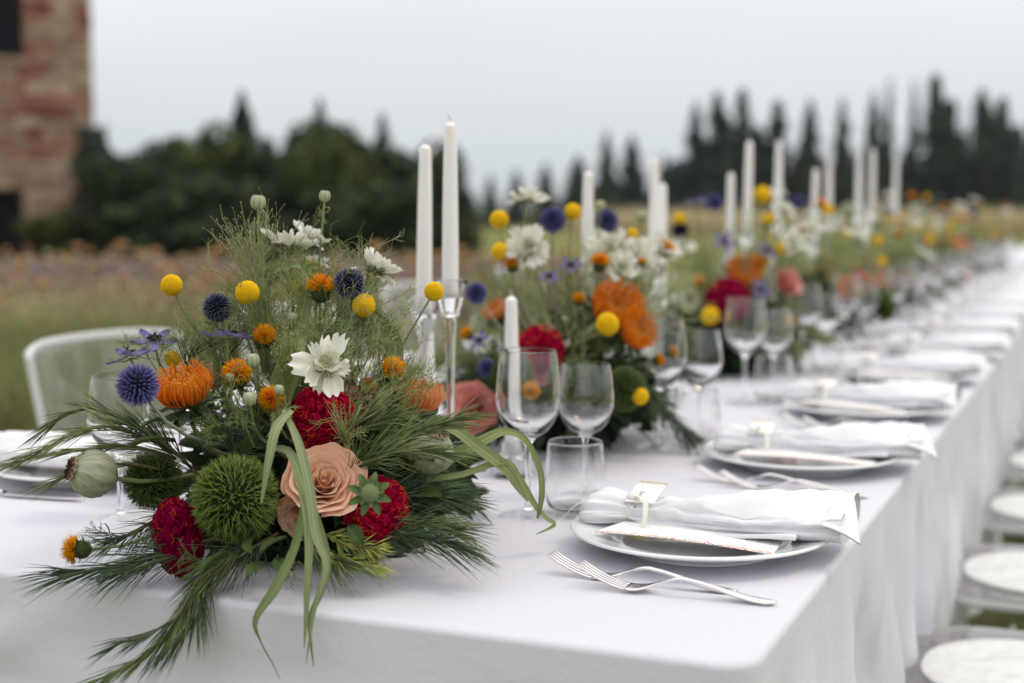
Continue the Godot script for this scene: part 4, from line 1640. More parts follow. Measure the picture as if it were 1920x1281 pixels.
func greens(o: Node3D, centre: Vector3, r: RandomNumberGenerator, pines: int, ferns: int) -> void:
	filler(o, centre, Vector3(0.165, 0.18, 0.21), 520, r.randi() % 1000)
	for i in pines:
		var a := TAU * i / pines + r.randf_range(-.2, .2)
		var hz := Vector3(cos(a), 0, sin(a))
		var lift := r.randf_range(-0.02, 0.12)
		rng.seed = i + 10
		pine(o, [centre + hz * 0.06 + Vector3(0, 0.02, 0), centre + hz * 0.16 + Vector3(0, 0.04 + lift * 0.5, 0), centre + hz * r.randf_range(0.21, 0.25) + Vector3(0, lift - 0.01, 0)], 300, 0.06, 0.8, r.randi() % 3, 0.0008)
	for i in ferns:
		var a := i * 2.4
		var e := r.randf_range(0.5, 1.4)
		var d := Vector3(cos(a) * cos(e), sin(e), sin(a) * cos(e))
		rng.seed = i + 40
		fern(o, centre + d * r.randf_range(0.09, 0.17), d + Vector3(0, 0.4, 0), r.randf_range(0.09, 0.16), 8, 0.2, Color(0.20, 0.24, 0.08).lerp(Color(0.42, 0.45, 0.21), r.randf()), 3, 0.0011)

func place_setting(proto: Dictionary, at: Vector3, turn: float, i: int, right: bool, full: bool) -> void:
	var row := "on the side with the seats in view" if right else "on the far side behind the flowers"
	var nth := "nearest" if i == 0 else ordinal(i) + " from the near end"
	if i > 0:
		nth = ordinal(i) + " from the near end"
	var xf := Transform3D(Basis(Vector3.UP, turn), at)
	var items := [["dinner_plate", "plate", Transform3D(), "round white dinner plate under a napkin", "plate", "dinner plates"],
		["napkin", "napkin", Transform3D(), "white linen napkin tied with cream ribbon on its plate", "napkin", "napkins tied with ribbon"],
		["wine_glass", "wine_glass", Transform3D(Basis(), Vector3(-0.249, 0.0005, -0.080)), "larger clear wine glass", "wine glass", "larger wine glasses"],
		["small_wine_glass", "wine_glass", Transform3D(Basis.from_scale(Vector3(0.92, 0.86, 0.92)), Vector3(-0.222, 0.0005, -0.219)), "smaller clear wine glass", "wine glass", "smaller wine glasses"],
		["water_tumbler", "tumbler", Transform3D(Basis(), Vector3(-0.199, 0.0005, -0.118)), "stemless clear water tumbler before the wine glasses", "tumbler", "water tumblers"]]
	if full:
		items.append_array([["outer_fork", "fork", Transform3D(Basis(Vector3.UP, -0.0057), Vector3(-0.0732, 0.0, 0.2015)), "silver fork laid closest to the near table end", "fork", "silver forks"],
			["inner_fork", "fork", Transform3D(Basis(Vector3.UP, -0.0364), Vector3(-0.1188, 0.0, 0.1707)), "silver fork lying closest to its plate", "fork", "silver forks"],
			["table_knife", "knife", Transform3D(Basis(Vector3.UP, 0.10), Vector3(-0.105, 0.0, -0.150)), "silver table knife half hidden behind its plate", "knife", "table knives"],
			["menu_card", "menu", Transform3D(), "printed menu card with flowery edge on a plate", "menu card", "menu cards"],
			["name_card", "name_card", Transform3D(), "white name card with gilt edge on a napkin", "name card", "name cards"]])
	for q in items:
		var o: Node3D = (proto[q[1]] as Node3D).duplicate()
		o.name = named(q[0])
		add_child(o, true)
		o.transform = xf * (q[2] as Transform3D)
		if i > 0 and q[1] in ["napkin", "menu", "name_card"]:
			rng.seed = i * 7 + (3 if right else 0)
			o.transform = o.transform * Transform3D(Basis(Vector3.UP, rnd(-0.24, 0.24)), Vector3(rnd(-.012, .012), 0, rnd(-.012, .012)))
		var where := "%s, %s" % [nth, row]
		tag(o, "%s, %s" % [q[3], where] if q[3].split(" ").size() + where.split(" ").size() <= 16 else "%s, %s" % [q[3], ("nearest, " if i == 0 else ordinal(i) + ", ") + ("seat side" if right else "far side")], q[4], q[5])

func single(m: Mesh, called: String) -> Node3D:
	var o := MeshInstance3D.new()
	o.mesh = m
	o.name = called
	return o

func _ready() -> void:
	# ---- camera
	var cam := Camera3D.new()
	cam.name = "camera"
	var lens := CameraAttributesPhysical.new()
	lens.frustum_focal_length = 50.0
	lens.frustum_focus_distance = 1.54
	lens.frustum_near = 0.05
	lens.frustum_far = 900.0
	lens.exposure_aperture = 2.7
	cam.attributes = lens
	cam.position = Vector3(0, 1.145, 0)
	cam.rotation = Vector3(deg_to_rad(-5.3658), deg_to_rad(23.0533), 0)
	cam.current = true
	add_child(cam)
	# ---- sky and sun behind thin cloud
	var env := Environment.new()
	var sky := ProceduralSkyMaterial.new()
	sky.sky_top_color = Color(1.08, 1.08, 1.085)
	sky.sky_horizon_color = lin(0.485, 0.53, 0.555)
	sky.sky_curve = 0.25
	sky.ground_bottom_color = lin(0.10, 0.11, 0.07)
	sky.ground_horizon_color = lin(0.30, 0.32, 0.30)
	sky.sun_angle_max = 1.0
	sky.sky_cover = cloud_cover()
	sky.sky_cover_modulate = Color(1, 1, 1, 1)
	env.background_mode = Environment.BG_SKY
	env.sky = Sky.new()
	env.sky.sky_material = sky
	env.background_energy_multiplier = 1.0
	env.tonemap_mode = Environment.TONE_MAPPER_LINEAR
	env.tonemap_exposure = 1.18
	env.sdfgi_enabled = true
	env.ssao_enabled = true
	env.ssil_enabled = true
	env.fog_enabled = true
	env.fog_density = 0.0003
	env.fog_light_color = lin(0.62, 0.68, 0.74)
	var we := WorldEnvironment.new()
	we.name = "environment"
	we.environment = env
	add_child(we)
	var sun := DirectionalLight3D.new()
	sun.name = "sun"
	sun.light_energy = 0.22
	sun.light_color = Color(1.0, 0.91, 0.77)
	sun.light_angular_distance = 14.0
	sun.shadow_enabled = true
	sun.sky_mode = DirectionalLight3D.SKY_MODE_LIGHT_ONLY
	add_child(sun)
	sun.look_at_from_position(Vector3(0.55, 1.0, -0.22), Vector3.ZERO)
	make_materials()
	noise.seed = 5

	# ---- ground
	var gb := Builder.new()
	var gn := FastNoiseLite.new()
	gn.seed = 9
	gn.frequency = 0.03
	gb.grid(90, 90, func(s: float, t: float) -> Vector3:
		var u := s * 2.0 - 1.0
		var w := t * 2.0 - 1.0
		var x := signf(u) * (absf(u) * 20.0 + pow(absf(u), 4.0) * 580.0)
		var z := -signf(w) * (absf(w) * 20.0 + pow(absf(w), 4.0) * 580.0)
		return Vector3(x, gn.get_noise_2d(x, z) * 0.05 * smoothstep(3.0, 20.0, Vector2(x + 0.8, z + 5.0).length()), z), Color(1, 1, 1))
	var ground := part("ground", gb.mesh(M.ground), self)
	tag(ground, "mown green lawn running out to the trees", "lawn", "", "structure")
	# lawn blades near the table, meadow plants to the left and far behind
	rng.seed = 101
	var lawn := tuft(0.05, 16, 0.09, Color(0.10, 0.125, 0.03), Color(0.17, 0.185, 0.06), 0.004)
	var spots := []
	for i in 9000:
		spots.append([Vector3(rnd(-6.0, 2.6), 0, rnd(-16.0, 0.5)), rnd(0, TAU), rnd(0.7, 1.3)])
	scatter("grass", lawn, spots, "short green lawn grass around the table", "grass")
	var mead := [tuft(0.50, 22, 0.22, Color(0.30, 0.32, 0.13), Color(0.58, 0.55, 0.29), 0.012), tuft(0.42, 18, 0.25, Color(0.36, 0.31, 0.16), Color(0.60, 0.50, 0.31), 0.010),
		bloom(0.62, 4, 0.2, Color(0.32, 0.27, 0.17), Color(0.40, 0.22, 0.10), 0.030, 0.5), bloom(0.52, 12, 0.24, Color(0.17, 0.16, 0.10), Color(0.27, 0.20, 0.22), 0.016, 3.0), bloom(0.58, 6, 0.25, Color(0.38, 0.33, 0.22), Color(0.42, 0.33, 0.20), 0.020, 0.9), bloom(0.48, 5, 0.22, Color(0.14, 0.13, 0.07), Color(0.33, 0.18, 0.11), 0.022, 0.8)]
	var kinds := ["tall green meadow grass left of the table", "dry straw coloured grass in the meadow", "orange flower heads standing in the meadow", "dull purple flower spikes in the meadow", "pale seed heads on tan stalks in the meadow", "rust red flower heads in the meadow"]
	var many := [5200, 4200, 300, 2200, 1300, 520]
	for k in 6:
		var pl := []
		for i in many[k]:
			# the meadow fans out to the left of the lawn and grows lower with distance
			var dist := 8.2 + 20.0 * pow(rng.randf(), 1.3)
			if k > 1:
				dist = 8.3 + 18.5 * pow(rng.randf(), 1.1)
			var ang := deg_to_rad(rnd(20.0, 47.0))
			var p := Vector3(-sin(ang) * dist, 0, -cos(ang) * dist)
			var low := lerpf(1.15, 0.42, smoothstep(8.5, 24.0, dist))
			if gn.get_noise_2d(p.x * 5.0 + k * 50.0, p.z * 5.0) < -0.15 and k > 1:
				continue
			pl.append([p, rnd(0, TAU), rnd(0.75, 1.2) * low])
		scatter(["meadow_grass", "dry_grass", "orange_meadow_flowers", "purple_meadow_flowers", "seed_heads", "rust_meadow_flowers"][k], mead[k], pl, kinds[k], "meadow plants")
	var near := tuft(0.55, 26, 0.2, Color(0.06, 0.08, 0.028), Color(0.24, 0.25, 0.10), 0.014)
	var edge := []
	for i in 1500:
		var ang := deg_to_rad(rnd(33.0, 50.0))
		var dist := rnd(4.8, 9.6)
		edge.append([Vector3(-sin(ang) * dist, 0, -cos(ang) * dist), rnd(0, TAU), rnd(0.7, 1.2)])
	scatter("tall_grass", near, edge, "dark green tall grass along the left edge of the lawn", "grass")
	var band := []
	for i in 2600:
		var ang := deg_to_rad(rnd(1.0, 20.5))
		var dist := rnd(60.0, 96.0)
		band.append([Vector3(-sin(ang) * dist, 0, -cos(ang) * dist), rnd(0, TAU), rnd(1.4, 3.2)])
	scatter("tall_grass", mead[1], band, "tan tall grass below the far conifers", "grass")

	# ---- house, ivy, trees
	stone_house(Vector3(-19.6971, 0.0000, -24.0788), 0.76)
	ivy(Vector3(-18.9405, 0.0000, -23.3188), 0.76)
	var bush := [crown_mesh("bush", 5200, 1, Color(0.014, 0.023, 0.015), Color(0.062, 0.084, 0.036), 0.075), crown_mesh("bush", 5200, 2, Color(0.022, 0.032, 0.012), Color(0.12, 0.15, 0.045), 0.075)]
	var fir := [crown_mesh("conifer", 3600, 3, Color(0.013, 0.019, 0.018), Color(0.042, 0.055, 0.046), 0.085), crown_mesh("conifer", 3200, 4, Color(0.016, 0.023, 0.016), Color(0.060, 0.074, 0.044), 0.09)]
	var clump := [crown_mesh("clump", 5200, 5, Color(0.013, 0.020, 0.017), Color(0.050, 0.064, 0.046), 0.075), crown_mesh("clump", 5200, 6, Color(0.018, 0.026, 0.017), Color(0.066, 0.083, 0.046), 0.075)]
	var trunks := [trunk_mesh(7, 1), trunk_mesh(9, 2)]
	var grp := "dark trees and bushes beyond the meadow"
	var wood: Array = [[Vector3(-19.1076, 0.0000, -22.0574), 1.24, 1.70, 1, "rounded_bush", "small olive bush at the foot of the house wall"], [Vector3(-17.9814, 0.0000, -22.5367), 2.34, 1.57, 0, "rounded_bush", "dark narrow bush touching the ivy by the house"], [Vector3(-17.1301, 0.0000, -22.2281), 2.52, 1.92, 0, "rounded_bush", "dark rounded bush beside the narrow one near the ivy"], [Vector3(-17.2306, 0.0000, -22.8562), 2.42, 2.48, 0, "rounded_bush", "broad dark bush filling the gap second from the ivy"], [Vector3(-15.4488, 0.0000, -24.2854), 3.00, 2.27, 0, "leafy_tree", "dark leafy tree just right of the pointed top"], [Vector3(-14.2466, 0.0000, -24.1261), 2.99, 2.22, 1, "leafy_tree", "pale green leafy tree below the short pointed top"], [Vector3(-12.7921, 0.0000, -25.4160), 2.52, 2.01, 0, "leafy_tree", "dark leafy tree directly behind the tallest candle"], [Vector3(-16.8263, 0.0000, -23.6991), 2.76, 2.14, 0, "leafy_tree", "dark leafy tree left of the olive tinted one"], [Vector3(-17.1707, 0.0000, -23.5526), 2.62, 2.01, 0, "rounded_bush", "dark rounded bush second from the house"], [Vector3(-16.7397, 0.0000, -24.4069), 3.12, 2.59, 1, "leafy_tree", "olive tinted leafy tree left of the pointed top"], [Vector3(-17.0642, 0.0000, -25.6105), 3.49, 1.85, 2, "cypress", "thin dark pointed tree rising above the hedge"], [Vector3(-15.0552, 0.0000, -24.4529), 3.19, 2.41, 1, "leafy_tree", "tall green leafy tree in the middle of the hedge"], [Vector3(-14.9301, 0.0000, -25.1770), 3.23, 1.50, 3, "cypress", "short pointed tree top just over the green hedge"], [Vector3(-14.0712, 0.0000, -24.8716), 3.13, 2.54, 1, "leafy_tree", "broad green leafy tree right of the hedge middle"], [Vector3(-13.5226, 0.0000, -25.7760), 2.79, 2.46, 0, "leafy_tree", "dark leafy tree behind the left candles"], [Vector3(-13.0916, 0.0000, -26.6303), 2.40, 1.81, 0, "leafy_tree", "low dark tree behind the tall candles"], [Vector3(-14.6531, 0.0000, -27.3075), 3.07, 1.45, 3, "cypress", "thin spire showing over the right part of the hedge"], [Vector3(-14.6252, 0.0000, -22.6233), 1.99, 3.25, 0, "rounded_bush", "dark wide bush low in the hedge"], [Vector3(-12.8776, 0.0000, -23.3670), 1.79, 3.25, 0, "rounded_bush", "dark wide bush low at right in the hedge"], [Vector3(-15.8124, 0.0000, -21.4472), 1.69, 2.93, 0, "rounded_bush", "dark wide bush low at left in the hedge"]]
	for i in wood.size():
		var q: Array = wood[i]
		tree(q[4], (fir if q[3] > 1 else bush)[q[3] % 2], trunks[i % 2], q[0], q[1], q[2], i * 1.3, q[5], "tree" if q[4] != "rounded_bush" else "bush", grp)
	var grp2 := "far conifers standing behind the table"
	var cons: Array = [[Vector3(-32.5634, 0.0000, -70.5415), 2.16, 2.04, "dark conifer, first from the left in the far row"], [Vector3(-33.9090, 0.0000, -76.4612), 2.99, 1.95, "dark conifer, second from the left in the far row"], [Vector3(-34.8407, 0.0000, -82.5570), 3.43, 2.35, "dark conifer, third from the left in the far row"], [Vector3(-29.8475, 0.0000, -74.9435), 3.55, 2.59, "dark conifer, fourth from the left in the far row"], [Vector3(-30.2575, 0.0000, -81.2613), 4.19, 3.54, "dark conifer, fifth from the left in the far row"], [Vector3(-25.7011, 0.0000, -73.4619), 5.08, 2.72, "dark conifer, seventh from the left in the far row"], [Vector3(-26.3160, 0.0000, -79.6925), 5.20, 3.66, "dark conifer, eighth from the left in the far row"], [Vector3(-26.3017, 0.0000, -86.1909), 4.38, 2.62, "dark conifer, tenth from the left in the far row"], [Vector3(-22.0786, 0.0000, -78.2497), 6.89, 3.11, "dark conifer, eleventh from the left in the far row"], [Vector3(-21.8531, 0.0000, -84.8380), 5.82, 5.56, "dark conifer, thirteenth from the left in the far row"], [Vector3(-18.4083, 0.0000, -76.5656), 7.34, 5.44, "dark conifer, fourteenth from the left in the far row"], [Vector3(-18.2014, 0.0000, -83.1459), 5.51, 4.39, "dark conifer, fifteenth from the left in the far row"], [Vector3(-18.0111, 0.0000, -89.7192), 7.65, 3.66, "dark conifer, sixteenth from the left in the far row"], [Vector3(-14.5332, 0.0000, -81.4608), 7.04, 2.82, "dark conifer, eighteenth from the left in the far row"], [Vector3(-13.8688, 0.0000, -88.2359), 7.94, 2.78, "dark conifer, twentieth from the left in the far row"], [Vector3(-11.6806, 0.0000, -79.4287), 7.86, 1.54, "dark conifer, twenty-first from the left in the far row"], [Vector3(-11.2460, 0.0000, -86.1059), 8.35, 1.66, "dark conifer, twenty-third from the left in the far row"], [Vector3(-12.8877, 0.0000, -91.8996), 5.63, 5.75, "dark conifer, twenty-second from the left in the far row"], [Vector3(-9.9222, 0.0000, -83.4232), 4.61, 5.18, "dark conifer, twenty-fourth from the left in the far row"], [Vector3(-8.9162, 0.0000, -90.3436), 8.92, 6.57, "dark conifer, twenty-fifth from the left in the far row"], [Vector3(-6.8636, 0.0000, -81.4787), 5.52, 4.99, "dark conifer, twenty-sixth from the left in the far row"], [Vector3(-5.9136, 0.0000, -88.3753), 6.77, 5.37, "dark conifer, twenty-seventh from the left in the far row"], [Vector3(-4.5040, 0.0000, -95.4675), 6.64, 5.75, "dark conifer, twenty-eighth from the left in the far row"], [Vector3(-27.3883, 0.0000, -75.9901), 2.94, 4.24, "dark conifer, sixth from the left in the far row"], [Vector3(-22.8136, 0.0000, -84.4292), 4.02, 6.07, "dark conifer, twelfth from the left in the far row"], [Vector3(-14.6677, 0.0000, -78.1575), 4.06, 5.44, "dark conifer, seventeenth from the left in the far row"], [Vector3(-14.2021, 0.0000, -84.8479), 3.94, 5.86, "dark conifer, nineteenth from the left in the far row"], [Vector3(-27.3263, 0.0000, -85.7548), 2.76, 5.75, "dark conifer, ninth from the left in the far row"]]
	for i in cons.size():
		var q: Array = cons[i]
		tree("conifer", (clump if q[2] > 4.2 else fir)[i % 2], trunks[i % 2], q[0], q[1], q[2], i * 0.9, q[3], "tree", grp2)
	var hed: Array = [[Vector3(-11.0421, 0.0000, -103.5055), 3.03, 7.65, "low olive bush beyond the lawn at right, second from the left"], [Vector3(-8.5304, 0.0000, -107.8205), 2.89, 7.88, "low olive bush beyond the lawn at right, third from the left"], [Vector3(-5.9256, 0.0000, -106.7650), 3.24, 8.18, "low olive bush beyond the lawn at right, fourth from the left"], [Vector3(-14.3542, 0.0000, -106.4241), 2.90, 7.02, "low olive bush beyond the lawn at right, first from the left"], [Vector3(-3.4518, 0.0000, -106.7357), 3.03, 7.20, "low olive bush beyond the lawn at right, fifth from the left"]]
	for i in hed.size():
		var q: Array = hed[i]
		tree("low_bush", bush[1], trunks[1], q[0], q[1], q[2], i * 2.1, q[3], "bush", "low bushes along the lawn")

	# ---- chairs
	var ch := make_chair()
	var rs := [Vector3(-0.0780, 0.0000, -2.2000), Vector3(-0.0780, 0.0000, -2.8300), Vector3(-0.0780, 0.0000, -3.4600), Vector3(-0.0780, 0.0000, -4.1000), Vector3(-0.0780, 0.0000, -4.7500), Vector3(-0.0780, 0.0000, -5.4000), Vector3(-0.0780, 0.0000, -6.0500), Vector3(-0.0780, 0.0000, -1.5700)]
	for i in rs.size():
		var o := ch if i == 0 else ch.duplicate() as Node3D
		o.name = named("clear_chair")
		add_child(o, true)
		o.position = rs[i]
		o.rotation.y = 0.03 * sin(i * 2.3)
		tag(o, "clear acrylic chair with sky reflection painted as white oval, %s from the near end at right" % ordinal(i), "chair", "clear chairs along the table")
	var ls := [Vector3(-1.7000, 0.0000, -2.3400), Vector3(-1.8200, 0.0000, -3.2200), Vector3(-2.0200, 0.0000, -4.3500), Vector3(-2.2000, 0.0000, -5.7000)]
	for i in ls.size():
		var o: Node3D = ch.duplicate()
		o.name = named("clear_chair")
		add_child(o, true)
		o.position = ls[i]
		o.rotation.y = PI + 0.04 * sin(i * 3.1)
		tag(o, "clear curved chair back behind the flowers, %s from the left" % ordinal(i), "chair", "clear chairs along the table")

	# ---- tables
	for q in [[-1.49, -0.295, -1.20, -10.29, "long wooden dining table hidden under the near cloth"], [-0.89, 0.31, -10.43, -18.99, "far wooden dining table hidden under its cloth"]]:
		var t := root("dining_table", Vector3((q[0] + q[1]) * 0.5, 0, (q[2] + q[3]) * 0.5))
		var hx: float = (q[1] - q[0]) * 0.5 - 0.012
		var hz: float = (q[2] - q[3]) * 0.5 - 0.012
		var bb := Builder.new()
		bb.box(Vector3(-hx, 0.715, -hz), Vector3(hx, 0.743, hz), 0.004)
		part("table_top", bb.mesh(M.board, true), t)
		for sx in [-1, 1]:
			for k in 6:
				var lb := Builder.new()
				var z := lerpf(-hz + 0.25, hz - 0.25, k / 5.0)
				lb.box(Vector3(sx * (hx - 0.2) - 0.03, 0, z - 0.03), Vector3(sx * (hx - 0.2) + 0.03, 0.7145, z + 0.03), 0.003)
				part("leg", lb.mesh(M.board, true), t)
		tag(t, q[4], "table")
	tablecloth(-1.50, -0.285, -1.19, -10.3, 0.75, 0.47, "long white tablecloth over the table laid for dinner", 3)
	tablecloth(-0.90, 0.32, -10.42, -19.0, 0.75, 0.47, "white tablecloth of the far table beyond the last flowers", 4)
	var proto := {}
	proto.plate = single(make_plate(), "plate")
	proto.wine_glass = make_wine_glass()
	proto.tumbler = make_tumbler()
	proto.fork = single(make_fork(), "fork")
	var kn := make_knife()
	proto.knife = Node3D.new()
	part("handle", kn[0], proto.knife)
	part("knife_blade", kn[1], proto.knife)
	proto.napkin = make_napkin()
	proto.menu = single(make_menu(), "menu")
	proto.name_card = make_name_card()
	for i in 15:
		place_setting(proto, Vector3(-0.435, 0.7505, -1.58 - 0.573 * i), 0.0, i, true, i < 6)
	for i in 8:
		place_setting(proto, Vector3(-1.375, 0.7505, -1.66 - 0.573 * i), PI, i, false, i < 3)
	for k in proto:
		proto[k].free()

	# ---- candles
	var sticks := [[Vector3(-0.8450, 0.7505, -1.7684), 0.2968, 0.2360, Vector3(0.0104, 0.0000, 0.0103), "tall clear glass candlestick right beside the front flower arrangement", "tallest white taper candle, right of the front flowers"],
		[Vector3(-0.9050, 0.7505, -1.8068), 0.2691, 0.2360, Vector3(0.0116, 0.0000, -0.0112), "shorter clear glass candlestick just left of the tall one", "white taper with bent wick left of the tallest candle"],
		[Vector3(-0.9000, 0.7505, -1.8105), 0.0520, 0.2069, Vector3(-0.0114, 0.0000, -0.0009), "low clear glass candle block behind the front flowers", "low white candle standing behind the glass stem"],
		[Vector3(-0.8150, 0.7505, -1.9171), 0.0520, 0.2317, Vector3(-0.0039, 0.0000, 0.0120), "low glass candle block behind the nearest wine glass", "low white taper seen through the nearest wine glass"],
		[Vector3(-0.8600, 0.7505, -2.3568), 0.2442, 0.2360, Vector3(0.0119, 0.0000, 0.0093), "glass candlestick among the second flower arrangement", "white taper rising from the second flower arrangement"],
		[Vector3(-0.8600, 0.7505, -2.7477), 0.2787, 0.2360, Vector3(0.0117, 0.0000, 0.0119), "taller glass candlestick between second and third flowers", "taller candle of the pair right of the second flowers"],
		[Vector3(-0.8800, 0.7505, -2.8613), 0.2307, 0.2360, Vector3(0.0096, 0.0000, -0.0120), "shorter glass candlestick between second and third flowers", "shorter candle touching the pair right of the second flowers"],
		[Vector3(-0.9000, 0.7505, -3.5127), 0.2674, 0.2360, Vector3(0.0031, 0.0000, -0.0057), "shorter glass candlestick before the third flowers", "short dark tipped candle before the third flowers"],
		[Vector3(-0.8600, 0.7505, -3.5271), 0.3467, 0.2360, Vector3(0.0115, 0.0000, -0.0097), "tall glass candlestick with bright facets near third flowers", "tall white candle with bright tip near third flowers"],
		[Vector3(-0.9200, 0.7505, -4.1412), 0.3739, 0.2360, Vector3(0.0089, 0.0000, 0.0119), "glass candlestick behind the third flowers", "leaning white candle behind the third flowers"],
		[Vector3(-0.8600, 0.7505, -4.3789), 0.2992, 0.2360, Vector3(0.0111, 0.0000, -0.0105), "short glass candlestick before the fourth flowers", "short white candle left of a taller one far back"],
		[Vector3(-0.9200, 0.7505, -4.9389), 0.3627, 0.2360, Vector3(-0.0095, 0.0000, 0.0120), "glass candlestick right of the short far one", "white candle right of the short far candle"],
		[Vector3(-0.8600, 0.7505, -5.1814), 0.3889, 0.2360, Vector3(-0.0043, 0.0000, 0.0072), "left glass candlestick of the far close pair", "left candle of the far close pair"],
		[Vector3(-0.8600, 0.7505, -5.4781), 0.4000, 0.2360, Vector3(-0.0027, 0.0000, 0.0102), "right glass candlestick of the far close pair", "right candle of the far close pair"],
		[Vector3(-0.8600, 0.7505, -6.0759), 0.3896, 0.2360, Vector3(0.0082, 0.0000, -0.0115), "farthest glass candlestick near the last flowers", "rightmost white candle far down the table"],
		[Vector3(-0.8000, 0.7505, -3.5386), 0.0520, 0.2439, Vector3(0.0092, 0.0000, 0.0012), "low glass candle block under the third flowers", "low pale candle at the foot of the third flowers"]]
	for q in sticks:
		if q[1] > 0.0:
			candlestick(q[0], q[1], q[4])
		candle(q[0] + Vector3(0, q[1] - (0.022 if q[1] > 0.1 else 0.018), 0), q[2], q[3], q[5])

	# ---- flowers
	var r := RandomNumberGenerator.new()
	var front := root("flower_arrangement")
	var c1 := Vector3(-0.8850, 0.8000, -1.5000)
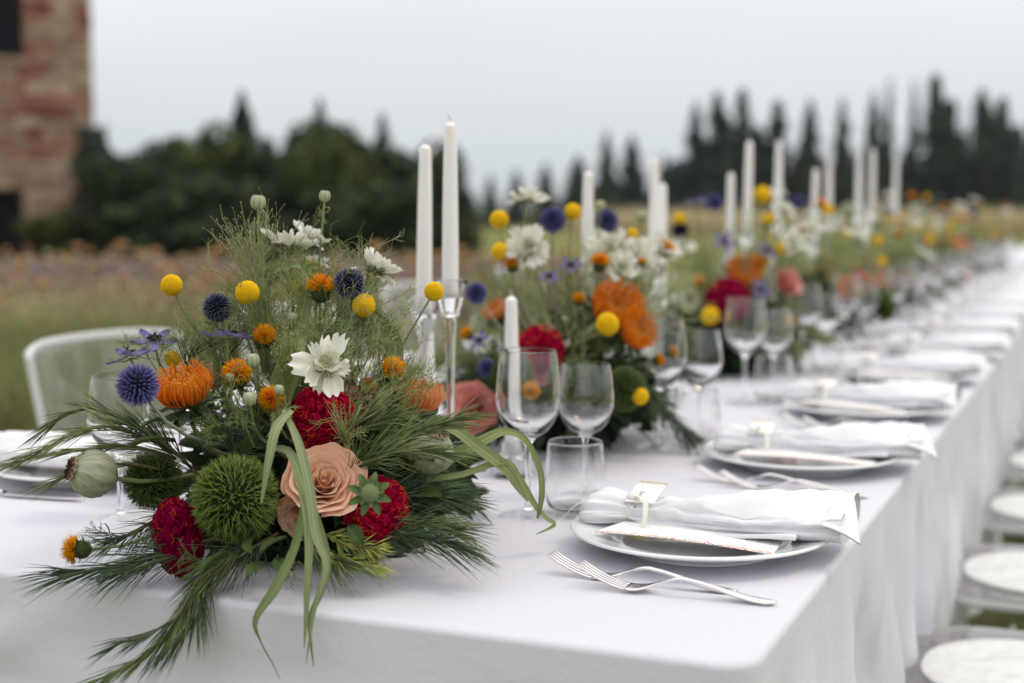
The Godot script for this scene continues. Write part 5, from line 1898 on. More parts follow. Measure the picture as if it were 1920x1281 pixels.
	dress(front, c1, [
		["billy_button", Vector3(-0.9661, 1.0595, -1.3048), 0.0249, Vector3(-0.2039, 0.9283, 0.3110), 0, Vector3.ONE],
		["billy_button", Vector3(-0.8827, 1.0518, -1.3286), 0.0277, Vector3(0.0390, 0.9950, 0.0916), 0, Vector3.ONE],
		["billy_button", Vector3(-0.8986, 1.0686, -1.4873), 0.0271, Vector3(0.0916, 0.9950, -0.0390), 0, Vector3.ONE],
		["billy_button", Vector3(-0.7787, 1.0357, -1.4039), 0.0276, Vector3(0.2781, 0.9540, 0.1121), 0, Vector3.ONE],
		["billy_button", Vector3(-0.7153, 1.0501, -1.4543), 0.0231, Vector3(0.4665, 0.8619, -0.1985), 0, Vector3.ONE],
		["billy_button", Vector3(-0.9863, 0.9739, -1.3311), 0.0194, Vector3(0.1454, 0.9285, 0.3417), 0, Vector3.ONE],
		["globe_thistle", Vector3(-0.9299, 1.0333, -1.3394), 0.0360, Vector3(-0.0686, 0.9283, 0.3655), 0, Vector3.ONE],
		["globe_thistle", Vector3(-0.7945, 1.0602, -1.3997), 0.0384, Vector3(0.0581, 0.9889, 0.1365), 0, Vector3.ONE],
		["globe_thistle", Vector3(-0.8955, 0.9690, -1.1510), 0.0458, Vector3(-0.1722, 0.8329, 0.5259), 1, Vector3.ONE],
		["globe_thistle", Vector3(-0.9574, 1.0588, -1.4940), 0.0236, Vector3(0.1996, 0.9762, -0.0849), 2, Vector3.ONE],
		["nigella", Vector3(-0.9937, 0.9957, -1.3084), 0.0504, Vector3(0.2606, 0.9102, 0.3219), 0, Vector3.ONE],
		["nigella", Vector3(-0.9999, 0.9821, -1.2716), 0.0483, Vector3(-0.1933, 0.9621, 0.1923), 0, Vector3.ONE],
		["nigella", Vector3(-0.8948, 1.0052, -1.3078), 0.0538, Vector3(0.0303, 0.9808, -0.1924), 0, Vector3.ONE],
		["nigella", Vector3(-0.8270, 0.8971, -1.4347), 0.0373, Vector3(0.4346, 0.8835, 0.1751), 0, Vector3.ONE],
		["safflower", Vector3(-0.8237, 1.0572, -1.3870), 0.0372, Vector3(0.1662, 0.9759, 0.1414), 0, Vector3.ONE],
		["safflower", Vector3(-0.8692, 1.0040, -1.3404), 0.0320, Vector3(0.3253, 0.7960, 0.5104), 1, Vector3.ONE],
		["safflower", Vector3(-0.8671, 0.9679, -1.2830), 0.0379, Vector3(0.2350, 0.8000, 0.5521), 0, Vector3.ONE],
		["safflower", Vector3(-0.8165, 0.9451, -1.2695), 0.0315, Vector3(0.5338, 0.3980, 0.7461), 0, Vector3.ONE],
		["safflower", Vector3(-0.7359, 0.9669, -1.3933), 0.0344, Vector3(0.6180, 0.7124, 0.3326), 1, Vector3.ONE],
		["safflower", Vector3(-0.9816, 0.7938, -1.1510), 0.0342, Vector3(-0.7953, 0.0774, 0.6013), 1, Vector3.ONE],
		["safflower", Vector3(-0.7076, 0.8923, -1.3759), 0.0187, Vector3(0.6482, 0.2063, 0.7330), 0, Vector3.ONE],
		["pincushion", Vector3(-0.9102, 0.9396, -1.2509), 0.0695, Vector3(0.0578, 0.9165, 0.3959), 0, Vector3.ONE],
		["pincushion", Vector3(-0.7553, 0.9098, -1.4884), 0.0655, Vector3(0.2287, 0.9734, 0.0140), 1, Vector3.ONE],
		["scabiosa", Vector3(-0.7640, 0.9804, -1.2954), 0.0720, Vector3(0.5741, 0.4283, 0.6978), 0, Vector3.ONE],
		["scabiosa", Vector3(-0.8877, 1.0979, -1.4294), 0.0697, Vector3(-0.0642, 0.9580, -0.2795), 0, Vector3.ONE],
		["scabiosa", Vector3(-0.7861, 1.0728, -1.4483), 0.0615, Vector3(0.1203, 0.9087, -0.3998), 0, Vector3.ONE],
		["scabiosa", Vector3(-0.8912, 1.0776, -1.4914), 0.0310, Vector3(0.4870, 0.8729, 0.0299), 0, Vector3.ONE],
		["scabiosa", Vector3(-0.8118, 0.9845, -1.5156), 0.0335, Vector3(0.3304, 0.9435, -0.0267), 0, Vector3.ONE],
		["scabiosa", Vector3(-0.8901, 1.1069, -1.4730), 0.0535, Vector3(0.3476, 0.9372, -0.0281), 0, Vector3.ONE],
		["scabiosa", Vector3(-0.9166, 1.0873, -1.4379), 0.0479, Vector3(-0.3959, 0.8296, 0.3939), 0, Vector3.ONE],
		["scabiosa", Vector3(-0.8458, 1.0358, -1.5064), 0.0374, Vector3(0.5179, 0.7683, 0.3760), 0, Vector3.ONE],
		["safflower", Vector3(-0.8000, 0.9393, -1.4506), 0.0249, Vector3(0.5179, 0.7683, 0.3760), 0, Vector3.ONE],
		["safflower", Vector3(-0.8798, 0.9891, -1.4326), 0.0225, Vector3(0.2075, 0.8480, 0.4877), 1, Vector3.ONE],
		["billy_button", Vector3(-0.9174, 1.0487, -1.4772), 0.0219, Vector3(0.0768, 0.9806, 0.1805), 0, Vector3.ONE],
		["cockscomb", Vector3(-0.8013, 0.9135, -1.3491), 0.0754, Vector3(0.3133, 0.6000, 0.7361), 0, Vector3.ONE],
		["cockscomb", Vector3(-0.9012, 0.7989, -1.2185), 0.0585, Vector3(0.0858, 0.9428, 0.3221), 1, Vector3(0.9200, 1.6000, 0.9500)],
		["cockscomb", Vector3(-0.7198, 0.8244, -1.3202), 0.0718, Vector3(0.8289, 0.2873, 0.4800), 0, Vector3.ONE],
		["rose", Vector3(-0.7620, 0.8561, -1.2836), 0.0821, Vector3(0.4973, 0.4988, 0.7099), 0, Vector3.ONE],
		["rose", Vector3(-0.9443, 0.9545, -1.3470), 0.0486, Vector3(-0.0721, 0.9206, 0.3838), 0, Vector3.ONE],
		["rose", Vector3(-0.8185, 0.9193, -1.4516), 0.0476, Vector3(0.4346, 0.8835, 0.1751), 1, Vector3.ONE],
		["rose", Vector3(-0.8102, 0.8123, -1.3132), 0.0500, Vector3(0.0801, -0.1048, 0.9913), 0, Vector3.ONE],
		["green_ball", Vector3(-0.8355, 0.8439, -1.2292), 0.0954, Vector3(0.3715, 0.3162, 0.8729), 0, Vector3.ONE],
		["green_ball", Vector3(-0.9705, 0.8461, -1.2702), 0.0695, Vector3(-0.4060, 0.4558, 0.7921), 1, Vector3.ONE],
		["green_ball", Vector3(-0.7699, 0.8896, -1.4037), 0.0652, Vector3(0.5179, 0.7683, 0.3760), 1, Vector3.ONE],
		["poppy_pod", Vector3(-0.9854, 0.8661, -1.1895), 0.0585, Vector3(-0.4899, 0.3215, 0.8103), 0, Vector3.ONE],
		["poppy_pod", Vector3(-0.6812, 0.8800, -1.3750), 0.0581, Vector3(0.4165, 0.9023, 0.1112), 0, Vector3.ONE],
		["seed_bud", Vector3(-0.9257, 1.1512, -1.4187), 0.0187, Vector3(0.0459, 0.9988, -0.0196), 0, Vector3.ONE],
		["seed_bud", Vector3(-0.8647, 1.1588, -1.4673), 0.0145, Vector3(0.0916, 0.9950, -0.0390), 0, Vector3.ONE],
		["seed_bud", Vector3(-0.8356, 0.9848, -1.2654), 0.0157, Vector3(0.0768, 0.9806, 0.1805), 0, Vector3.ONE],
		["seed_bud", Vector3(-0.8205, 0.9485, -1.2354), 0.0154, Vector3(0.1125, 0.9578, 0.2644), 0, Vector3.ONE],
		["seed_bud", Vector3(-0.7929, 0.9579, -1.2481), 0.0110, Vector3(0.2836, 0.9407, 0.1860), 0, Vector3.ONE],
		["seed_bud", Vector3(-0.8522, 1.0220, -1.3713), 0.0132, Vector3(0.4038, 0.9117, 0.0758), 0, Vector3.ONE],
		["seed_bud", Vector3(-0.8681, 0.9646, -1.2713), 0.0103, Vector3(0.1662, 0.9759, 0.1414), 0, Vector3.ONE],
		["bract_bud", Vector3(-0.6793, 0.8609, -1.2319), 0.0469, Vector3(0.5440, 0.3130, 0.7785), 0, Vector3.ONE]], true)
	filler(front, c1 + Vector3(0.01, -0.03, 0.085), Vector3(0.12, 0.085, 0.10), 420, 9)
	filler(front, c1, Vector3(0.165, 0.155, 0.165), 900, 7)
	rng.seed = 201
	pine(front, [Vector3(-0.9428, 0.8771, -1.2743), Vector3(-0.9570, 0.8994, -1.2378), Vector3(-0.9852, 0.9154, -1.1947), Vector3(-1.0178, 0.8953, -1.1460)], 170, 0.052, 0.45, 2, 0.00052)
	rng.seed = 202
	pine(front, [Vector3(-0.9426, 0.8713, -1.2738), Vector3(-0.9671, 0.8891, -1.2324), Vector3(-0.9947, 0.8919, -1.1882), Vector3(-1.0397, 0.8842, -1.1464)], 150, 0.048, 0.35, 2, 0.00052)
	rng.seed = 203
	pine(front, [Vector3(-0.9603, 0.8737, -1.2883), Vector3(-0.9925, 0.9121, -1.2567), Vector3(-1.0228, 0.9294, -1.2237), Vector3(-1.0524, 0.9108, -1.1983)], 130, 0.046, 0.35, 1, 0.00052)
	rng.seed = 204
	pine(front, [Vector3(-0.9521, 0.8615, -1.2578), Vector3(-0.9770, 0.8708, -1.2263), Vector3(-0.9990, 0.8678, -1.1839), Vector3(-1.0202, 0.8585, -1.1630)], 70, 0.040, 0.30, 2, 0.00052)
	rng.seed = 205
	pine(front, [Vector3(-0.8670, 0.7978, -1.2329), Vector3(-0.8968, 0.7890, -1.2085), Vector3(-0.9362, 0.7776, -1.1796), Vector3(-0.9836, 0.7700, -1.1368)], 300, 0.062, 0.50, 0, 0.00052)
	rng.seed = 206
	pine(front, [Vector3(-0.8769, 0.7866, -1.2276), Vector3(-0.9007, 0.7831, -1.1953), Vector3(-0.9219, 0.7742, -1.1526)], 170, 0.050, 0.55, 0, 0.00052)
	rng.seed = 207
	pine(front, [Vector3(-0.9023, 0.8152, -1.2743), Vector3(-0.9276, 0.8194, -1.2421), Vector3(-0.9448, 0.8034, -1.2004), Vector3(-0.9627, 0.7978, -1.1922)], 150, 0.050, 0.70, 0, 0.00052)
	rng.seed = 208
	pine(front, [Vector3(-0.8463, 0.7978, -1.2418), Vector3(-0.8501, 0.7717, -1.1938), Vector3(-0.8480, 0.7407, -1.1534), Vector3(-0.8645, 0.7107, -1.1269), Vector3(-0.9056, 0.6840, -1.0957)], 280, 0.056, 0.36, 1, 0.00052)
	rng.seed = 209
	pine(front, [Vector3(-0.8513, 0.7922, -1.2391), Vector3(-0.8521, 0.7702, -1.1873), Vector3(-0.8499, 0.7421, -1.1472), Vector3(-0.8675, 0.7265, -1.1272), Vector3(-0.8917, 0.7175, -1.1105)], 170, 0.048, 0.34, 0, 0.00052)
	rng.seed = 210
	pine(front, [Vector3(-0.8513, 0.7922, -1.2391), Vector3(-0.8505, 0.7675, -1.1877), Vector3(-0.8366, 0.7407, -1.1582), Vector3(-0.8453, 0.7160, -1.1356)], 180, 0.050, 0.40, 0, 0.00052)
	rng.seed = 211
	pine(front, [Vector3(-0.8409, 0.7922, -1.2435), Vector3(-0.8487, 0.7773, -1.2059), Vector3(-0.8401, 0.7526, -1.1743)], 160, 0.062, 0.55, 0, 0.00052)
	rng.seed = 212
	pine(front, [Vector3(-0.8258, 0.8034, -1.2510), Vector3(-0.8288, 0.7883, -1.2155), Vector3(-0.8367, 0.7715, -1.1886)], 110, 0.060, 0.50, 1, 0.00052)
	rng.seed = 213
	pine(front, [Vector3(-0.7579, 0.7966, -1.3120), Vector3(-0.6963, 0.8006, -1.3059), Vector3(-0.6461, 0.8025, -1.3056), Vector3(-0.6187, 0.8004, -1.3061)], 260, 0.062, 0.75, 0, 0.00052)
	rng.seed = 214
	pine(front, [Vector3(-0.7583, 0.8080, -1.3130), Vector3(-0.7061, 0.8102, -1.3245), Vector3(-0.6605, 0.8118, -1.3223), Vector3(-0.6303, 0.8101, -1.3240)], 240, 0.058, 0.70, 1, 0.00052)
	rng.seed = 215
	pine(front, [Vector3(-0.7633, 0.8152, -1.3334), Vector3(-0.7111, 0.8317, -1.3464), Vector3(-0.6749, 0.8366, -1.3514), Vector3(-0.6441, 0.8357, -1.3535)], 240, 0.058, 0.70, 0, 0.00052)
	rng.seed = 216
	pine(front, [Vector3(-0.7787, 0.8265, -1.3608), Vector3(-0.7256, 0.8432, -1.3742), Vector3(-0.6886, 0.8451, -1.3792), Vector3(-0.6573, 0.8412, -1.3812)], 200, 0.055, 0.60, 0, 0.00052)
	rng.seed = 217
	pine(front, [Vector3(-0.7604, 0.8651, -1.3179), Vector3(-0.7198, 0.8857, -1.3155), Vector3(-0.6795, 0.9070, -1.3239), Vector3(-0.6345, 0.9253, -1.3340)], 250, 0.058, 0.55, 1, 0.00052)
	rng.seed = 218
	pine(front, [Vector3(-0.7550, 0.8556, -1.3083), Vector3(-0.7199, 0.8790, -1.3038), Vector3(-0.6750, 0.8936, -1.3026), Vector3(-0.6348, 0.8926, -1.3087)], 200, 0.058, 0.60, 1, 0.00052)
	rng.seed = 219
	pine(front, [Vector3(-0.7819, 0.8846, -1.3326), Vector3(-0.7458, 0.9093, -1.3396), Vector3(-0.7150, 0.9222, -1.3431)], 150, 0.055, 0.60, 1, 0.00052)
	rng.seed = 220
	pine(front, [Vector3(-0.7446, 0.8651, -1.3247), Vector3(-0.7514, 0.9010, -1.3145), Vector3(-0.7219, 0.9322, -1.3084)], 90, 0.050, 0.40, 2, 0.00052)
	rng.seed = 221
	pine(front, [Vector3(-0.7637, 0.8034, -1.2775), Vector3(-0.7276, 0.7969, -1.2704), Vector3(-0.6924, 0.7962, -1.2634)], 200, 0.030, 0.90, 3, 0.00080)
	rng.seed = 222
	pine(front, [Vector3(-0.7685, 0.7922, -1.2743), Vector3(-0.7222, 0.7853, -1.2496), Vector3(-0.6870, 0.7823, -1.2534)], 110, 0.034, 0.70, 3, 0.00070)
	rng.seed = 223
	pine(front, [Vector3(-0.7844, 0.8034, -1.2687), Vector3(-0.7476, 0.7883, -1.2500), Vector3(-0.7120, 0.7823, -1.2427)], 120, 0.050, 0.70, 1, 0.00052)
	rng.seed = 224
	pine(front, [Vector3(-0.9129, 0.9001, -1.3330), Vector3(-0.9263, 0.9587, -1.3442), Vector3(-0.9222, 0.9938, -1.3604)], 120, 0.055, 0.60, 0, 0.00052)
	rng.seed = 225
	pine(front, [Vector3(-0.9303, 0.9240, -1.3280), Vector3(-0.9714, 0.9636, -1.3364), Vector3(-0.9528, 0.9878, -1.3468)], 110, 0.050, 0.70, 0, 0.00052)
	rng.seed = 226
	pine(front, [Vector3(-0.8521, 0.9001, -1.3589), Vector3(-0.8705, 0.9479, -1.3560), Vector3(-0.8656, 0.9658, -1.3599)], 120, 0.050, 0.80, 0, 0.00052)
	rng.seed = 227
	pine(front, [Vector3(-0.9148, 0.8480, -1.2832), Vector3(-0.9362, 0.8863, -1.2562), Vector3(-0.9564, 0.9124, -1.2284)], 140, 0.060, 0.60, 0, 0.00052)
	rng.seed = 228
	pine(front, [Vector3(-0.8933, 0.8480, -1.2924), Vector3(-0.8725, 0.8863, -1.2833), Vector3(-0.8888, 0.9108, -1.2680)], 140, 0.055, 0.80, 0, 0.00052)
	rng.seed = 229
	pine(front, [Vector3(-0.8158, 0.7989, -1.2767), Vector3(-0.8193, 0.7914, -1.2308), Vector3(-0.8286, 0.7828, -1.2150)], 160, 0.055, 0.90, 0, 0.00052)
	rng.seed = 230
	pine(front, [Vector3(-0.8295, 0.8713, -1.3219), Vector3(-0.8463, 0.8904, -1.3058), Vector3(-0.8574, 0.9093, -1.2921)], 120, 0.050, 0.80, 0, 0.00052)
	rng.seed = 231
	pine(front, [Vector3(-0.8404, 0.9185, -1.4094), Vector3(-0.7849, 0.9259, -1.4229), Vector3(-0.7640, 0.9454, -1.4229)], 110, 0.050, 0.60, 1, 0.00052)
	blade(front, [Vector3(-0.7794, 0.9365, -1.2516), Vector3(-0.7796, 0.9238, -1.2230), Vector3(-0.7777, 0.8941, -1.2044), Vector3(-0.7807, 0.8498, -1.1931)], [0.00433, 0.01082, 0.00865, 0.00162], Vector3(0.3840, 0.1961, 0.9023), Color(0.27, 0.31, 0.17), Color(0.2, 0.25, 0.12), 0.00, "grass_blade")
	blade(front, [Vector3(-0.7876, 0.9376, -1.2483), Vector3(-0.7564, 0.9085, -1.2258), Vector3(-0.7345, 0.8693, -1.2093), Vector3(-0.7167, 0.8262, -1.1907), Vector3(-0.6958, 0.7998, -1.1750), Vector3(-0.6996, 0.7614, -1.1586), Vector3(-0.7001, 0.7109, -1.1423)], [0.00422, 0.00896, 0.01054, 0.00949, 0.00685, 0.00422, 0.00063], Vector3(0.3873, 0.1483, 0.9100), Color(0.27, 0.31, 0.17), Color(0.17, 0.22, 0.1), 0.00, "grass_blade")
	blade(front, [Vector3(-0.8162, 0.8930, -1.2643), Vector3(-0.7741, 0.8943, -1.2387), Vector3(-0.7381, 0.8587, -1.2067), Vector3(-0.7223, 0.8210, -1.1878), Vector3(-0.7118, 0.7689, -1.1651), Vector3(-0.7072, 0.7231, -1.1514)], [0.00373, 0.00906, 0.01173, 0.00906, 0.0064, 0.0008], Vector3(0.5617, 0.0976, 0.8215), Color(0.25, 0.29, 0.15), Color(0.17, 0.22, 0.1), 0.30, "grass_blade")
	blade(front, [Vector3(-0.7366, 0.8587, -1.2073), Vector3(-0.7389, 0.8134, -1.1908), Vector3(-0.7468, 0.7753, -1.1672), Vector3(-0.7590, 0.7469, -1.1482), Vector3(-0.7521, 0.7277, -1.1437), Vector3(-0.7372, 0.7061, -1.1424), Vector3(-0.7273, 0.6924, -1.1397)], [0.00834, 0.00939, 0.01251, 0.00782, 0.00209, 0.00156, 0.00052], Vector3(0.1087, 0.1881, 0.9761), Color(0.17, 0.22, 0.09), Color(0.1, 0.13, 0.055), 0.50, "grass_blade")
	blade(front, [Vector3(-0.7287, 0.8428, -1.2091), Vector3(-0.7060, 0.8001, -1.1925), Vector3(-0.7056, 0.7714, -1.1789), Vector3(-0.7090, 0.7457, -1.1639), Vector3(-0.6985, 0.7052, -1.1533)], [0.00731, 0.00939, 0.00783, 0.00522, 0.00078], Vector3(0.6281, 0.1881, 0.7551), Color(0.19, 0.24, 0.11), Color(0.11, 0.15, 0.06), -0.50, "grass_blade")
	blade(front, [Vector3(-0.6953, 0.9047, -1.3933), Vector3(-0.6596, 0.9049, -1.3867), Vector3(-0.6294, 0.8817, -1.3972), Vector3(-0.6085, 0.8596, -1.4148), Vector3(-0.5997, 0.8373, -1.4272), Vector3(-0.5931, 0.8206, -1.4391)], [0.00821, 0.01172, 0.01407, 0.0129, 0.00703, 0.00176], Vector3(0.2202, 0.5970, 0.7714), Color(0.24, 0.28, 0.13), Color(0.24, 0.28, 0.12), 0.30, "grass_blade")
	blade(front, [Vector3(-0.6944, 0.8538, -1.3776), Vector3(-0.6627, 0.8725, -1.3930), Vector3(-0.6405, 0.8871, -1.4149), Vector3(-0.6205, 0.8973, -1.4353), Vector3(-0.6022, 0.8868, -1.4530), Vector3(-0.5898, 0.8523, -1.4656), Vector3(-0.5865, 0.8225, -1.4640), Vector3(-0.5937, 0.7952, -1.4691)], [0.00831, 0.01544, 0.01425, 0.0095, 0.00713, 0.00713, 0.00713, 0.00297], Vector3(0.3133, 0.6000, 0.7361), Color(0.2, 0.25, 0.1), Color(0.22, 0.26, 0.11), 0.20, "grass_blade")
	blade(front, [Vector3(-0.6843, 0.8499, -1.3706), Vector3(-0.6471, 0.8557, -1.3870), Vector3(-0.6114, 0.8678, -1.4143), Vector3(-0.6039, 0.8471, -1.4373), Vector3(-0.5950, 0.8135, -1.4595), Vector3(-0.5896, 0.7930, -1.4815), Vector3(-0.5828, 0.7829, -1.4943), Vector3(-0.5910, 0.7795, -1.4577)], [0.00833, 0.00833, 0.00952, 0.00833, 0.00952, 0.01071, 0.00476, 0.00119], Vector3(0.2769, 0.7071, 0.6506), Color(0.22, 0.26, 0.11), Color(0.2, 0.24, 0.1), -0.20, "grass_blade")
	blade(front, [Vector3(-0.7265, 0.8695, -1.3765), Vector3(-0.6944, 0.8538, -1.3776), Vector3(-0.6674, 0.8385, -1.3821), Vector3(-0.6580, 0.8325, -1.3800), Vector3(-0.6659, 0.8311, -1.3656)], [0.00583, 0.01049, 0.01049, 0.00816, 0.0035], Vector3(0.2769, 0.7071, 0.6506), Color(0.09, 0.13, 0.045), Color(0.09, 0.13, 0.045), 0.00, "grass_blade")
	blade(front, [Vector3(-0.8220, 0.9807, -1.3799), Vector3(-0.8117, 1.0016, -1.3864), Vector3(-0.7930, 1.0196, -1.3962), Vector3(-0.7733, 1.0260, -1.4162), Vector3(-0.7576, 0.9999, -1.4311), Vector3(-0.7537, 0.9696, -1.4297), Vector3(-0.7659, 0.9212, -1.4196), Vector3(-0.7693, 0.9001, -1.3941)], [0.01327, 0.01568, 0.01206, 0.00724, 0.0181, 0.02051, 0.01689, 0.00965], Vector3(0.4788, 0.0990, 0.8723), Color(0.09, 0.15, 0.05), Color(0.27, 0.31, 0.16), 0.20, "grass_blade")
	blade(front, [Vector3(-0.9053, 0.9919, -1.3893), Vector3(-0.9195, 1.0403, -1.3991), Vector3(-0.9182, 1.0680, -1.4025), Vector3(-0.8971, 1.0816, -1.4128), Vector3(-0.8689, 1.0777, -1.4135), Vector3(-0.8467, 1.0781, -1.4121)], [0.01109, 0.00739, 0.00616, 0.00739, 0.00739, 0.00246], Vector3(0.3840, 0.1961, 0.9023), Color(0.16, 0.2, 0.09), Color(0.2, 0.24, 0.1), 0.00, "grass_blade")
	blade(front, [Vector3(-0.8518, 0.9658, -1.3657), Vector3(-0.8503, 1.0068, -1.3814), Vector3(-0.8502, 1.0422, -1.3960), Vector3(-0.8548, 1.0689, -1.4077), Vector3(-0.8636, 1.0793, -1.4050), Vector3(-0.8914, 1.0746, -1.4036)], [0.01338, 0.01824, 0.01581, 0.01338, 0.0073, 0.00243], Vector3(0.6366, 0.0953, 0.7653), Color(0.2, 0.24, 0.1), Color(0.25, 0.28, 0.14), 0.40, "grass_blade")
	blade(front, [Vector3(-0.8362, 0.9078, -1.3119), Vector3(-0.8326, 0.9541, -1.3181), Vector3(-0.8274, 0.9878, -1.3347), Vector3(-0.8261, 1.0034, -1.3587)], [0.0117, 0.03042, 0.0234, 0.00351], Vector3(0.5617, 0.0976, 0.8215), Color(0.25, 0.31, 0.12), Color(0.27, 0.3, 0.15), 0.20, "grass_blade")
	blade(front, [Vector3(-0.8983, 0.9552, -1.3885), Vector3(-0.9106, 1.0156, -1.4004), Vector3(-0.9159, 1.0649, -1.4032), Vector3(-0.9198, 1.1140, -1.4174)], [0.01114, 0.01361, 0.01114, 0.00619], Vector3(0.4788, 0.0990, 0.8723), Color(0.18, 0.22, 0.09), Color(0.22, 0.26, 0.12), 0.00, "grass_blade")
	blade(front, [Vector3(-0.7702, 0.9240, -1.3962), Vector3(-0.7407, 0.9479, -1.4112), Vector3(-0.7110, 0.9658, -1.4256)], [0.003, 0.003, 0.0012], Vector3(0.3502, 0.4472, 0.8230), Color(0.22, 0.26, 0.12), Color(0.22, 0.26, 0.12), 0.00, "grass_blade")
	rng.seed = 332
	fern(front, Vector3(-0.8183, 0.9019, -1.2425), Vector3(-0.0523, 0.9901, 0.1299), 0.075, 9, 0.35, Color(0.17, 0.22, 0.08), 2, 0.00070)
	rng.seed = 333
	fern(front, Vector3(-0.8184, 0.9200, -1.2334), Vector3(-0.5195, 0.5976, 0.6108), 0.050, 9, 0.50, Color(0.17, 0.22, 0.08), 2, 0.00070)
	rng.seed = 334
	fern(front, Vector3(-0.8192, 0.9042, -1.2642), Vector3(0.6217, 0.7682, 0.1529), 0.050, 8, 0.50, Color(0.33, 0.36, 0.19), 1, 0.00070)
	rng.seed = 335
	fern(front, Vector3(-0.8433, 0.9598, -1.3687), Vector3(0.0000, 1.0000, 0.0000), 0.100, 10, 0.12, Color(0.27, 0.31, 0.12), 3, 0.00070)
	rng.seed = 336
	fern(front, Vector3(-0.8317, 0.9636, -1.3959), Vector3(0.1805, 0.9806, -0.0768), 0.110, 10, 0.12, Color(0.17, 0.22, 0.08), 3, 0.00070)
	rng.seed = 337
	fern(front, Vector3(-0.8191, 0.9552, -1.4222), Vector3(0.0916, 0.9950, -0.0390), 0.100, 10, 0.14, Color(0.17, 0.22, 0.08), 3, 0.00070)
	rng.seed = 338
	fern(front, Vector3(-0.7751, 0.9454, -1.4181), Vector3(0.2644, 0.9578, -0.1125), 0.090, 9, 0.15, Color(0.27, 0.31, 0.12), 3, 0.00070)
	rng.seed = 339
	fern(front, Vector3(-0.8939, 1.0025, -1.4170), Vector3(0.0916, 0.9950, -0.0390), 0.100, 9, 0.15, Color(0.27, 0.31, 0.12), 2, 0.00070)
	rng.seed = 340
	fern(front, Vector3(-0.8629, 1.0149, -1.4315), Vector3(0.0916, 0.9950, -0.0390), 0.080, 9, 0.20, Color(0.17, 0.22, 0.08), 3, 0.00070)
	rng.seed = 341
	fern(front, Vector3(-0.8525, 1.0008, -1.4563), Vector3(0.1805, 0.9806, -0.0768), 0.080, 9, 0.20, Color(0.33, 0.36, 0.19), 2, 0.00070)
	rng.seed = 342
	fern(front, Vector3(-0.8994, 0.9817, -1.3689), Vector3(-0.0523, 0.9901, 0.1299), 0.080, 9, 0.15, Color(0.17, 0.22, 0.08), 3, 0.00070)
	rng.seed = 343
	fern(front, Vector3(-0.9206, 0.9598, -1.3358), Vector3(-0.1414, 0.9759, 0.1662), 0.070, 9, 0.20, Color(0.17, 0.22, 0.08), 2, 0.00070)
	rng.seed = 344
	fern(front, Vector3(-0.9658, 0.9636, -1.3388), Vector3(-0.2483, 0.9435, 0.2196), 0.050, 8, 0.30, Color(0.27, 0.31, 0.12), 2, 0.00070)
	rng.seed = 345
	fern(front, Vector3(-0.9868, 0.9598, -1.3077), Vector3(-0.1562, 0.9705, 0.1837), 0.050, 8, 0.30, Color(0.17, 0.22, 0.08), 2, 0.00070)
	rng.seed = 346
	fern(front, Vector3(-0.7613, 0.9078, -1.3437), Vector3(0.5830, 0.7778, 0.2349), 0.070, 9, 0.20, Color(0.27, 0.31, 0.12), 2, 0.00070)
	rng.seed = 347
	fern(front, Vector3(-0.7610, 0.8823, -1.3194), Vector3(0.4806, 0.6882, 0.5434), 0.060, 9, 0.25, Color(0.27, 0.31, 0.12), 2, 0.00070)
	rng.seed = 348
	fern(front, Vector3(-0.7545, 0.9091, -1.3795), Vector3(0.7440, 0.6667, 0.0457), 0.080, 9, 0.20, Color(0.27, 0.31, 0.12), 2, 0.00070)
	rng.seed = 349
	fern(front, Vector3(-0.7424, 0.9180, -1.4074), Vector3(0.5583, 0.8296, -0.0122), 0.080, 9, 0.15, Color(0.17, 0.22, 0.08), 2, 0.00070)
	rng.seed = 350
	fern(front, Vector3(-0.7254, 0.9061, -1.4134), Vector3(0.5262, 0.8433, -0.1094), 0.090, 8, 0.12, Color(0.33, 0.36, 0.19), 1, 0.00070)
	rng.seed = 351
	fern(front, Vector3(-0.7043, 0.9938, -1.4532), Vector3(0.3304, 0.9435, -0.0267), 0.030, 8, 0.30, Color(0.33, 0.36, 0.19), 2, 0.00070)
	rng.seed = 352
	fern(front, Vector3(-0.8429, 0.7798, -1.1977), Vector3(0.1410, 0.4364, 0.8886), 0.060, 8, 0.20, Color(0.1, 0.14, 0.055), 2, 0.00070)
	rng.seed = 353
	fern(front, Vector3(-0.7828, 0.7907, -1.2244), Vector3(0.5861, -0.2357, 0.7752), 0.050, 8, 0.30, Color(0.17, 0.22, 0.08), 1, 0.00070)
	rng.seed = 354
	fern(front, Vector3(-0.8933, 0.8090, -1.2229), Vector3(-0.3638, 0.2294, 0.9028), 0.060, 8, 0.20, Color(0.1, 0.14, 0.055), 2, 0.00070)
	rng.seed = 355
	fern(front, Vector3(-0.8877, 0.8823, -1.2655), Vector3(-0.0959, 0.7171, 0.6903), 0.060, 8, 0.30, Color(0.1, 0.14, 0.055), 2, 0.00070)
	rng.seed = 356
	fern(front, Vector3(-0.8731, 0.9165, -1.2752), Vector3(0.0122, 0.8296, 0.5583), 0.050, 8, 0.30, Color(0.1, 0.14, 0.055), 3, 0.00070)
	rng.seed = 357
	fern(front, Vector3(-0.8681, 1.1261, -1.4734), Vector3(-0.2232, 0.9701, 0.0950), 0.030, 8, 0.35, Color(0.27, 0.31, 0.12), 1, 0.00070)
	rng.seed = 358
	fern(front, Vector3(-0.7997, 1.0059, -1.4138), Vector3(0.1805, 0.9806, -0.0768), 0.050, 8, 0.30, Color(0.17, 0.22, 0.08), 3, 0.00070)
	rng.seed = 359
	fern(front, Vector3(-0.8834, 1.0390, -1.4362), Vector3(-0.0916, 0.9950, 0.0390), 0.070, 8, 0.30, Color(0.27, 0.31, 0.12), 2, 0.00070)
